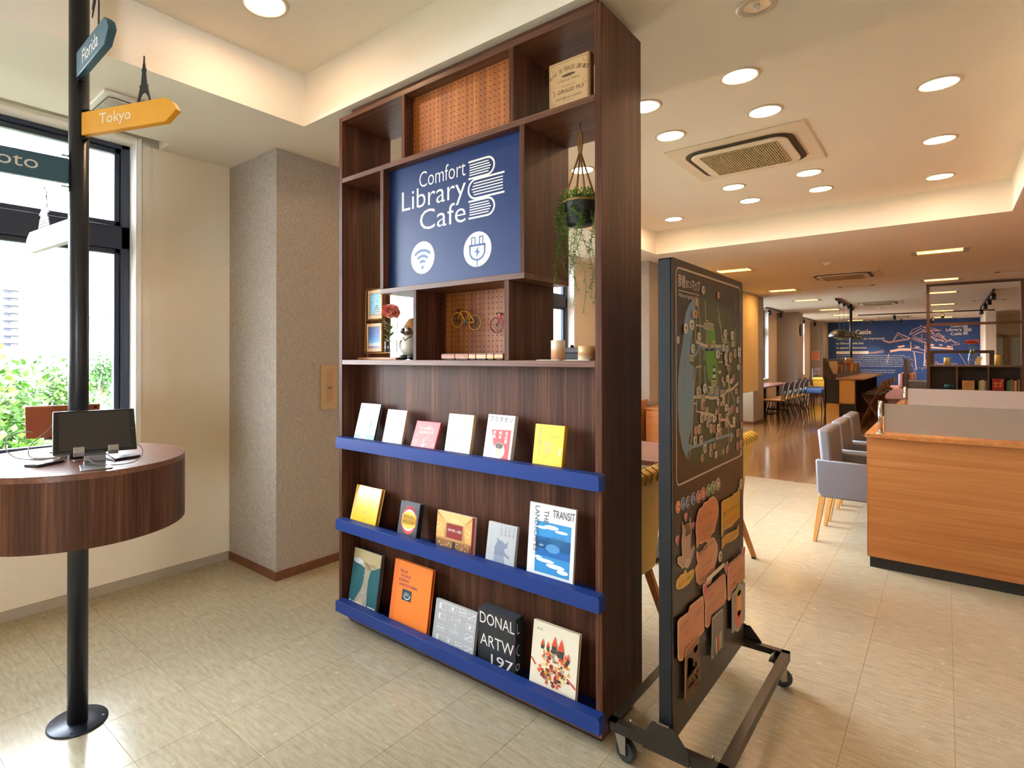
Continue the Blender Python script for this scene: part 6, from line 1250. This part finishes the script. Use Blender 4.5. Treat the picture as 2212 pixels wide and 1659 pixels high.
# pendant lamps
tag(MB().box(-1.83, 15.1, SOF-.045, -1.79, 18.3, SOF-.0005).build('light_track', BLACK), 'black track carrying the four dome pendants', 'track', 'black lighting tracks')
pl_ = T('pendant_lamp', 'x', 'lamp', (0, 0, 0), 'black dome pendant lamps', world=False)
MB().lathe((0, 0, 0), [(.205, 0), (.203, .03), (.185, .08), (.150, .125), (.095, .160), (.035, .178), (.0005, .18)], 28).build('shade', mat('#2c2620', .35, var=.1), pl_)
MB().lathe((0, 0, 0), [(.0005, .165), (.09, .150), (.145, .117), (.180, .076), (.199, .028), (.201, .001), (.203, 0)], 28).build('shade_inside', mat('#e6dccb', .5), pl_)
MB().ball((0, 0, .075), .05, 14).build('bulb', mat('#ffdca0', .3, emit=12), pl_)
MB().cyl((0, 0, .178), (0, 0, .80), .0035, n=8).build('cord', mat('#4a4038', .6), pl_); MB().cyl((0, 0, .75), (0, 0, .81), .03, n=12).build('canopy', BLACK, pl_)
for i, y in enumerate((15.5, 16.3, 17.1, 17.9)): put(pl_, (-1.80, y, SOF-.045-.81), 0, 'black dome pendant lamp, %s of four over the far counter' % od[i].replace('nearest', 'front'), first=(i == 0))
# dark chairs and table by the far windows
wc = T('side_chair', 'x', 'chair', (0, 0, 0), 'black metal chairs with wooden backs', world=False)   # faces -X
MB().box(-.20, -.19, .43, .20, .19, .46).build('seat', mat('#b8862e', .5), wc, bevel=.012)
MB().prism([(.20, -.18, .66), (.215, -.18, .66), (.265, -.18, .84), (.25, -.18, .84)], (0, .36, 0)).build('backrest', mat('#4a2c24', .4), wc, bevel=.004)
for s in (-1, 1):
    MB().tube([(-.24, s*.21, 0), (-.17, s*.18, .43), (.17, s*.18, .43), (.235, s*.18, .80)], .011, 8).build('side_frame', BLACK, wc); MB().tube([(.25, s*.21, 0), (.12, s*.18, .43)], .011, 8).build('leg', BLACK, wc)
for k in (-.09, 0, .09): MB().tube([(.18, k, .46), (.222, k, .68)], .006, 6).build('back_rod', BLACK, wc)
nm = ['front', 'second', 'third', 'fourth', 'rear']
for i, y in enumerate((12.95, 13.55, 14.15, 14.75, 15.3)): put(wc, (-2.88, y if y > 14 else y+.95, 0) if False else (-2.86, 14.25+i*.62, 0), 0, 'black framed chair with wooden back, %s along the window table' % nm[i], first=(i == 0))
t = T('window_table', 'long wooden table along the far window between columns', 'table', (-3.4, 15.9, 0))
MB().box(-3.68, 14.1, .68, -3.12, 17.8, .715).build('table_top', WAL_T, t, bevel=.003)
for y in (14.5, 15.9, 17.4): MB().cyl((-3.4, y, .02), (-3.4, y, .68), .035, n=12).build('column', BLACK, t); MB().box(-3.62, y-.2, 0, -3.18, y+.2, .02).build('foot', BLACK, t)
# blue seats and small table beyond the fourth column
for i, (x, y) in enumerate(((-2.62, 17.5), (-2.60, 18.15), (-2.58, 18.8))):
    t = T('bench_seat', 'blue cushioned low seat, %s of three beyond the grey column' % nm[i], 'seat', (x, y, 0), 'blue cushioned seats')
    MB().box(x-.24, y-.22, .46, x+.24, y+.22, .57).build('cushion', mat('#34507f', .7), t, bevel=.02, seg=3)
    for sx in (-1, 1):
        for sy in (-1, 1): MB().tube([(x+sx*.20, y+sy*.19, .46), (x+sx*.24, y+sy*.22, 0)], .012, 8).build('leg', BLACK, t)
    MB().prism([(x-.24, y+.14, .60), (x-.225, y+.15, .60), (x-.275, y+.19, .84), (x-.29, y+.18, .84)] if False else [(x-.255, y-.2, .60), (x-.24, y-.2, .60), (x-.285, y-.2, .84), (x-.30, y-.2, .84)], (0, .4, 0)).build('backrest', mat('#4a2a24', .4), t)
    for sy in (-.17, .17): MB().tube([(x-.22, y+sy, .46), (x-.25, y+sy, .62)], .01, 6).build('back_post', BLACK, t)
t = T('cafe_table', 'small dark cafe table beside the blue seats', 'table', (-2.2, 19.3, 0)); MB().box(-2.55, 18.95, .70, -1.9, 19.65, .73).build('table_top', WAL_T, t); MB().cyl((-2.22, 19.3, .02), (-2.22, 19.3, .70), .035, n=12).build('column', BLACK, t); MB().box(-2.5, 19.05, 0, -1.95, 19.55, .025).build('foot', BLACK, t)
YB_ = mat('#c79a2e', .5)
for i, y in enumerate((22.6, 23.3)):
    t = T('corner_chair', 'yellow-seated chair with slatted wooden back, %s in the far corner' % ('front one', 'rear one')[i], 'chair', (-3.15, y, 0), 'yellow chairs in the far corner')
    MB().box(-3.42, y-.22, .62, -2.98, y+.22, .70).build('seat', YB_, t, bevel=.02)
    for k, z in enumerate((.82, .92)): MB().box(-3.40, y+.20, z, -3.0, y+.22, z+(.05 if k == 0 else .11)).build('back_slat', mat('#4a2c24', .4), t)
    for x in (-3.40, -3.0):
        for yy in (-.2, .2): MB().cyl((x, y+yy, 0), (x, y+yy, 1.03 if yy > 0 else .62), .014, n=8).build('leg', BLACK, t)
    MB().box(-3.42, y-.22, .30, -2.98, y-.19, .60).build('front_panel', YB_, t)
# sofas
PINK = mat('#b07a6c', .5, var=.04)
t = T('booth_sofa', 'pinkish brown high-backed booth sofa before the blue wall', 'sofa', (-.95, 19.5, 0))
MB().box(-1.32, 19.0, .27, -.78, 21.0, .58).build('seat', PINK, t, bevel=.04, seg=3); MB().box(-1.25, 19.05, 0, -.72, 21.0, .268).build('base', mat('#6d3f33', .5), t); MB().box(-.93, 19.0, .582, -.82, 21.0, .97).build('backrest', PINK, t, bevel=.04, seg=3)
MB().box(-.818, 18.95, 0, -.745, 21.0, 1.345).build('divider', DKB, t); MB().box(-.743, 19.0, .3, -.62, 21.0, .97).build('backrest', PINK, t, bevel=.04, seg=3)
t = T('grey_bench', 'grey upholstered bench back behind the open shelf', 'bench', (-.2, 17.3, 0)); MB().box(-.66, 17.0, .35, .6, 17.12, .83).build('backrest', mat('#6f6a66', .6), t, bevel=.02, seg=3); MB().box(-.62, 17.14, .30, .6, 17.7, .45).build('seat', mat('#7a7571', .6), t, bevel=.03, seg=3); MB().box(-.56, 17.2, 0, .56, 17.66, .298).build('base', DKB, t); MB().box(-.66, 17.0, .832, .6, 17.12, .86).build('top_rail', mat('#a09a94', .5), t)
# ---------------------------------------------------------------- open shelf unit
ou = T('open_shelf', 'tall brown open-frame shelf with three cubbies below', 'shelf', (.36, 13.35, 0))
BR = mat('#5a3d30', .45, var=.08); HX0, HX1, HY0, HY1 = -.253, .99, 13.3, 13.62
for x in (HX0, HX1-.05): MB().box(x, HY0, 0, x+.045, HY0+.06, 2.66).build('post', BR, ou)
for x in (HX0, HX1-.05): MB().box(x, HY1-.06, 0, x+.045, HY1, 1.25).build('post', BR, ou)
MB().box(HX0, HY0, 2.66, HX1, HY0+.06, 2.70).build('top_rail', BR, ou); MB().box(HX0+.045, HY0, 1.955, HX1-.05, HY0+.05, 2.0).build('rail', BR, ou)
MB().box(HX0+.045, HY0, 1.228, HX1-.05, HY1, 1.258).build('shelf', mat('#6d564e', .4), ou); MB().box(HX0+.045, HY0, .80, HX1-.05, HY1, .828).build('shelf', BR, ou); MB().box(HX0+.045, HY0, .40, HX1-.05, HY1, .428).build('shelf', BR, ou)
MB().box(HX0+.045, HY1-.012, .4, HX1-.05, HY1, 1.228).build('back_panel', mat('#2c1c16', .5), ou)
for x in (.137, .534): MB().box(x, HY0, .428, x+.024, HY1-.012, 1.228).build('divider', BR, ou)
t = T('partition_stand', 'thin brown open partition stand behind the open shelf', 'partition', (.25, 15.0, 0)); MB().box(-.24, 14.98, 1.47, .70, 15.02, 1.53).build('rail', BR, t); MB().box(-.24, 14.98, 0, -.17, 15.02, 1.47).build('post', BR, t); MB().box(.63, 14.98, 0, .70, 15.02, 1.47).build('post', BR, t)
WAX = mat('#dcc06a', .4)
for x, z1, r_, l_ in ((.022, 1.388, .044, 'short yellow pillar candle on the open shelf, left'), (.668, 1.435, .042, 'taller yellow pillar candle on the open shelf, right')):
    t = T('candle', l_, 'candle', (x, 13.42, 1.258), 'yellow candles on the open shelf'); MB().lathe((x, 13.42, 1.258), [(.0005, 0), (r_, 0), (r_, z1-1.262), (r_-.004, z1-1.258), (.0005, z1-1.262)], 20).build('wax', WAX, t); MB().cyl((x, 13.42, z1-1.263+1.258), (x, 13.42, z1+.012), .003, n=6).build('wick', BLACK, t)
tag(MB().lathe((.343, 13.42, 1.258), [(.0005, .002), (.050, .002), (.052, .01), (.052, .10), (.045, .16), (.022, .24), (.019, .30), (.022, .305), (.018, .305)], 20).build('glass_vase', CLEARG), 'clear glass bottle vase holding two pink flowers on shelf', 'vase')
for k, (dx, l_) in enumerate(((-.042, 'pink flower leaning left in the far glass vase'), (.045, 'pink flower leaning right in the far glass vase'))): flower(l_, (.343+dx, 13.42, 1.655), .05, (.343+dx*.2, 13.42, 1.28), (.343+dx, 13.42, 1.63), ('#c9584a', '#d97a66'), group='flowers in the far vase', seed=4+k)
tag(MB().obb((.425, 13.40, 1.335), Vector((.02, 0, .07)), Vector((.030, 0, -.009)), (0, .01, 0)).build('name_tag', mat('#d9cc8a', .5)), 'small yellow tag leaning on the glass vase', 'tag')
t = T('cup', 'teal coffee cup in left cubby of the open shelf', 'cup', (.03, 13.40, .836)); MB().lathe((.03, 13.40, .836), [(.0005, 0), (.025, 0), (.042, .03), (.045, .075), (.041, .075), (.036, .03), (.0005, .006)], 20).build('bowl', mat('#1f6f78', .3), t); MB().tube([(.072, 13.40, .895), (.098, 13.40, .89), (.098, 13.40, .862), (.070, 13.40, .858)], .005, 8).build('handle', mat('#1f6f78', .3), t)
tag(MB().lathe((-.02, 13.42, .828), [(.0005, 0), (.045, 0), (.095, .007), (.095, .009), (.045, .006), (.0005, .004)], 24).build('saucer', mat('#1f6f78', .3)), 'teal saucer under the cup on the shelf', 'saucer')
def shelf_book(x0, x1, z1, c, l_, face=None):
    t = T('book', l_, 'book', ((x0+x1)/2, 13.36, .828), 'books in the open shelf cubbies'); MB().box(x0, 13.33, .828, x1, 13.345, z1).build('cover', mat(c, .5), t); MB().box(x0+.002, 13.346, .83, x1-.002, 13.44, z1-.003).build('pages', mat('#e3d9c4', .8), t)
    if face: F = Face(t, (x0, 13.33, .828), (1, 0, 0), (0, 0, 1), (0, -1, 0), 'cover_print', step=.0006); face(F, x1-x0, z1-.828); F.done()
shelf_book(.215, .375, .99, '#b98f5e', 'kraft brown book standing face-out in middle cubby', lambda F, w, h: [F.text('#5a4030', s_, w*.5, h*v, width=w*q, height=.012, align='C') for s_, v, q in (('THE LITTLE', .62, .45), ('BOOK OF COFFEE', .45, .62), ('MMXX', .26, .2))])
for i, (c, l_) in enumerate((('#8fb33a', 'lime green'), ('#c9beb0', 'grey checked'), ('#d3c7bc', 'pale grey'), ('#b9aa9e', 'taupe'), ('#6d625a', 'dark grey'))): shelf_book(.425+i*.0215, .425+i*.0215+.0205, .99+.008*(i % 3), c, l_ + ' book spine at right of the middle cubby')
shelf_book(.595, .735, 1.03, '#9c2024', 'red book with golden emblem face-out in right cubby', lambda F, w, h: [F.line('#d9952f', [(w*.15, h*.35), (w*.85, h*.4)], .012), F.line('#d9952f', [(w*.15, h*.6), (w*.85, h*.65)], .012), F.line('#d9952f', [(w*.3, h*.3), (w*.27, h*.72)], .010), F.line('#d9952f', [(w*.68, h*.3), (w*.7, h*.72)], .010), F.text('#e6d9c4', '歴史', w*.75, h*.8, width=.03, height=.018)])
for i, (c, l_) in enumerate((('#1f6b3c', 'dark green'), ('#2a7a48', 'green'), ('#3a8a55', 'bright green'), ('#b33a34', 'red'), ('#8a6a4a', 'brown'), ('#c9b9a0', 'cream'), ('#4a5a4c', 'grey-green'), ('#a8763a', 'amber'))): shelf_book(.768+i*.0195, .768+i*.0195+.0185, .995+.01*(i % 4), c, l_ + ' book spine at far end of the right cubby')
# ---------------------------------------------------------------- mural on the blue wall
mu = T('wall_mural', 'white and pink castle mural with lettering on the blue wall', 'mural', (-1.2, YB, .6))
F = Face(mu, (0, YB, 0), (1, 0, 0), (0, 0, 1), (0, -1, 0), 'mural_print', step=.0015, rough=.6); PK = '#e3b3a2'; WT = '#e9e6e4'
for w_, pts in MURAL: F.line(PK, pts, max(.012, w_))
F.layer()
F.text(WT, 'Hikone Castle', -3.07, 2.24, width=1.05, height=.17, offset=.02)
for i, (s_, w_) in enumerate((('The Emperor was so impressed', 1.42), ('by Hikone Castle that', .83), ('he spared it destruction', .92))): F.text(WT, s_, -3.07, 2.02-.165*i, width=w_, height=.10, offset=.012)
F.rect(WT, -3.07, 1.52, -2.10, 1.62); F.layer(); F.text('#9fb0cc', 'The History of Hikone Castle', -3.04, 1.535, width=.9, height=.06); F.layer()
ln_ = ['Hikone Castle was built by the newly appointed lords of Hikone, the Ii family, in the first decades', 'The castle was constructed on the orders of shogun Tokugawa Ieyasu, who wanted to prevent', 'control from being centred around the newly created government. Hikone had great strategic', 'importance, being on the Nakasendo, one of two main roads that connected the capital of Edo', 'with Kyoto. It was used to reach Kyoto by land, and it was a fundamental part of the system', 'of the lords who were moved to attack the stronghold at the capital, they were approached']
for i, s_ in enumerate(ln_ + ['', 'In recognition of its performance in battle the lords that ruled over the castle', 'Ii Naotsugu was succeeded in office by his brother, both of the castle complete', 'replaced by his brother in law, the castle was completed']):
    if s_: F.text(WT, s_, -3.07, 1.43-.075*i, width=2.0*min(1, len(s_)/92.), height=.046)
F.text(WT, 'Comfort', .13, 2.40, width=.29, height=.075, offset=.01); F.text(WT, 'Library', .02, 2.25, width=.40, height=.13, offset=.01); F.text(WT, 'Cafe', .13, 2.14, width=.28, height=.095, offset=.01)
for k, (z, r_) in enumerate(((2.415, True), (2.31, False), (2.20, True))):
    x0, x1 = (.44, .58) if r_ else (.44, .65)
    for j in range(5): F.line(WT, [(x0+(0 if r_ else .02), z-.04+.02*j), (x1-(.02 if r_ else 0), z-.04+.02*j)], .010)
F.done()
po = T('wall_poster', 'small orange poster on the grey wall left of the blue wall', 'poster', (-3.52, 24.38, 1.30)); MB().box(-3.66, 24.385, 1.30, -3.44, 24.398, 1.62).build('sheet', mat('#f0dccb', .5), po); F = Face(po, (-3.66, 24.385, 1.30), (1, 0, 0), (0, 0, 1), (0, -1, 0), 'poster_print', step=.001); F.rect('#d9663c', .015, .02, .205, .30); F.layer(); [F.line('#f3e3d6', [(.03, .07+.035*k), (.03+.15*(1-.3*(k % 2)), .07+.035*k)], .010) for k in range(6)]; F.done()
wd_ = T('wall_clock', 'round dark green disc sign on the fourth column', 'sign', (-3.2, 19.35, 2.05)); MB().cyl((-3.2, 19.36, 2.19), (-3.165, 19.36, 2.19), .17, n=28).build('disc', mat('#1f3a2c', .35), wd_, bevel=.004); F = Face(wd_, (-3.165, 19.36, 2.19), (0, 1, 0), (0, 0, 1), (1, 0, 0), 'emblem', step=.001); F.ell('#d9e0d6', 0.0, -.09, .04, .03); F.arc('#d9e0d6', 0, 0, .13, .3, 2.8, .012); F.done()
# ---------------------------------------------------------------- outside
ST(MB().box(-90, -40, -4.2, -4.2, 60, -4.0).build('ground_outside', mat('#6d6a5e', .9)))
LW = mat('#e6e4e4', .8)
tw_ = T('apartment_tower', 'tall white apartment tower with balconies outside the window', 'building', (-63, 10.5, -4))
MB().box(-66, 6.0, -4, -60, 12.38, 8.05).build('body', mat('#66666e', .8), tw_); MB().box(-65, 7.0, 8.05, -61, 11.4, 8.35).build('roof_box', mat('#5f5f66', .8), tw_)
for k in range(9):
    z = 7.15 - k*.655*.98
    fl_ = MB().box(-59.98, 10.98, z, -59.2, 12.15, z+.30).build('balcony', mat('#6d6d74', .8), tw_)
    MB().box(-60.02, 10.98, z+.30, -59.96, 12.15, z+.62).build('balcony_recess', mat('#40424c', .8), fl_)
    MB().box(-59.95, 11.55, z+.32, -59.93, 11.95, z+.55).build('window', mat('#1c2a44', .2), tw_); MB().box(-59.95, 11.05, z+.34, -59.93, 11.13, z+.52).build('window', mat('#1c2030', .3), tw_)
lb = T('low_building', 'low white building with wide windows beyond the trees', 'building', (-27, 8, -4)); MB().box(-30, 6.2, -4, -25, 14, 3.0).build('body', mat('#64636a', .8), lb)
MB().prism([(-24.9, 6.15, 3.0), (-24.9, 14, 3.0), (-24.9, 14, 6.0), (-24.9, 8.56, 3.95), (-24.9, 6.15, 3.2)], (-5, 0, 0)).build('roof', mat('#5a595e', .8), lb)
for (y0, y1, z0, z1) in ((6.26, 6.60, 2.29, 2.84), (7.29, 7.80, 2.44, 3.0), (7.97, 8.35, 2.44, 3.05), (8.5, 9.3, 2.44, 3.05), (6.26, 6.60, 1.2, 1.75), (7.29, 7.80, 1.15, 1.72), (7.97, 8.35, 1.15, 1.72), (8.5, 9.3, 1.15, 1.72), (7.9, 8.5, -.8, .55)):
    q = MB().box(-25.0, y0, z0, -24.96, y1, z1).build('window', mat('#4e5a5c', .2), lb); b_ = MB(); n = 4
    for k in range(n+1): yy = y0+(y1-y0)*k/n; b_.box(-24.96, yy-.006, z0, -24.94, yy+.006, z1)
    for zz in (z0, z0+(z1-z0)*.7, z1): b_.box(-24.96, y0, zz-.006, -24.94, y1, zz+.006)
    b_.build('window_bars', mat('#55585c', .5), q)
def tree(label, x, y, zc, rx, rz_, n, cols, seed, leaf=.09, trunk=True):
    rr = random.Random(seed); t = T('tree', label, 'tree', (x, y, -4), 'trees outside the window')
    if trunk:
        MB().tube([(x, y, -4), (x+.1, y, -2), (x, y+.1, zc)], [.12, .09, .05], 8).build('trunk', mat('#6d5f4a', .9), t)
        for k in range(6): a = rr.uniform(0, 6.28); MB().tube([(x, y, zc-rz_*.7), (x+rx*.6*math.cos(a), y+rx*.6*math.sin(a), zc+rz_*rr.uniform(-.2, .5))], [.035, .012], 6).build('branch', mat('#6d5f4a', .9), t)
    for ci, col in enumerate(cols):
        m_ = MB(); cl = [(rr.uniform(-.75, .75), rr.uniform(-.75, .75), rr.uniform(-.75, .75)) for _ in range(14)]
        for i in range(n):
            c = cl[i % 14]; q = Vector((c[0]+rr.gauss(0, .22), c[1]+rr.gauss(0, .22), c[2]+rr.gauss(0, .2)))
            if q.length > 1.1: q = q.normalized()*1.1*rr.random()**.3
            p = Vector((x+q.x*rx, y+q.y*rx, zc+q.z*rz_)); d = Vector((rr.gauss(0, 1), rr.gauss(0, 1), rr.gauss(-.3, .7))).normalized(); u, v = _perp(d); l = leaf*rr.uniform(.6, 1.3)
            m_.add([p, p+d*l*.5+u*l*.38, p+d*l, p+d*l*.5-u*l*.38], [(0, 1, 2, 3)])
        m_.build('foliage', mat(col, .6, var=.3, nscale=6), t)['kind'] = 'stuff'
tree('bright yellow-green tree close outside the left window', -9.0, 1.25, .35, .85, 1.25, 3200, ('#3a660c', '#4f7812', '#2a4e0c'), 1, .10)
tree('green tree behind the nearest one outside the window', -12.5, 2.75, .55, 1.0, .95, 2400, ('#3a5f16', '#2f5412'), 2, .10)
tree('small tree in front of the low building outside', -14.5, 4.35, .75, .55, .75, 1600, ('#345a28', '#406630'), 3, .08)
tree('tree to the right in front of the low building', -17, 6.1, .9, .7, .6, 1200, ('#446838', '#3a5e30'), 4, .08)
tree('leafy tree outside beyond the left edge of the window', -9.5, -1.2, .6, 1.3, 1.5, 3000, ('#3a6012', '#2e5010'), 5, .11)
tree('tree outside the second window behind the bookcase', -9, 8.5, -.3, 1.3, 1.1, 2200, ('#3a6012', '#2e5010'), 6, .11)
for i, (y, l_) in enumerate(((3.4, 'low clipped hedge beyond the trees, left part'), (5.0, 'low clipped hedge beyond the trees, right part'))):
    t = T('hedge', l_, 'hedge', (-16, y, -4)); m_ = MB(); rr = random.Random(40+i)
    for k in range(1500):
        p = Vector((-16+rr.uniform(-.4, .4), y+rr.uniform(-.8, .8), rr.uniform(-4, -.75))); d = Vector((rr.gauss(0, 1), rr.gauss(0, 1), rr.gauss(0, 1))).normalized(); u, v = _perp(d); m_.add([p, p+d*.05+u*.04, p+d*.1, p+d*.05-u*.04], [(0, 1, 2, 3)])
    m_.build('foliage', mat('#4a6a24', .7, var=.3), t)['kind'] = 'stuff'
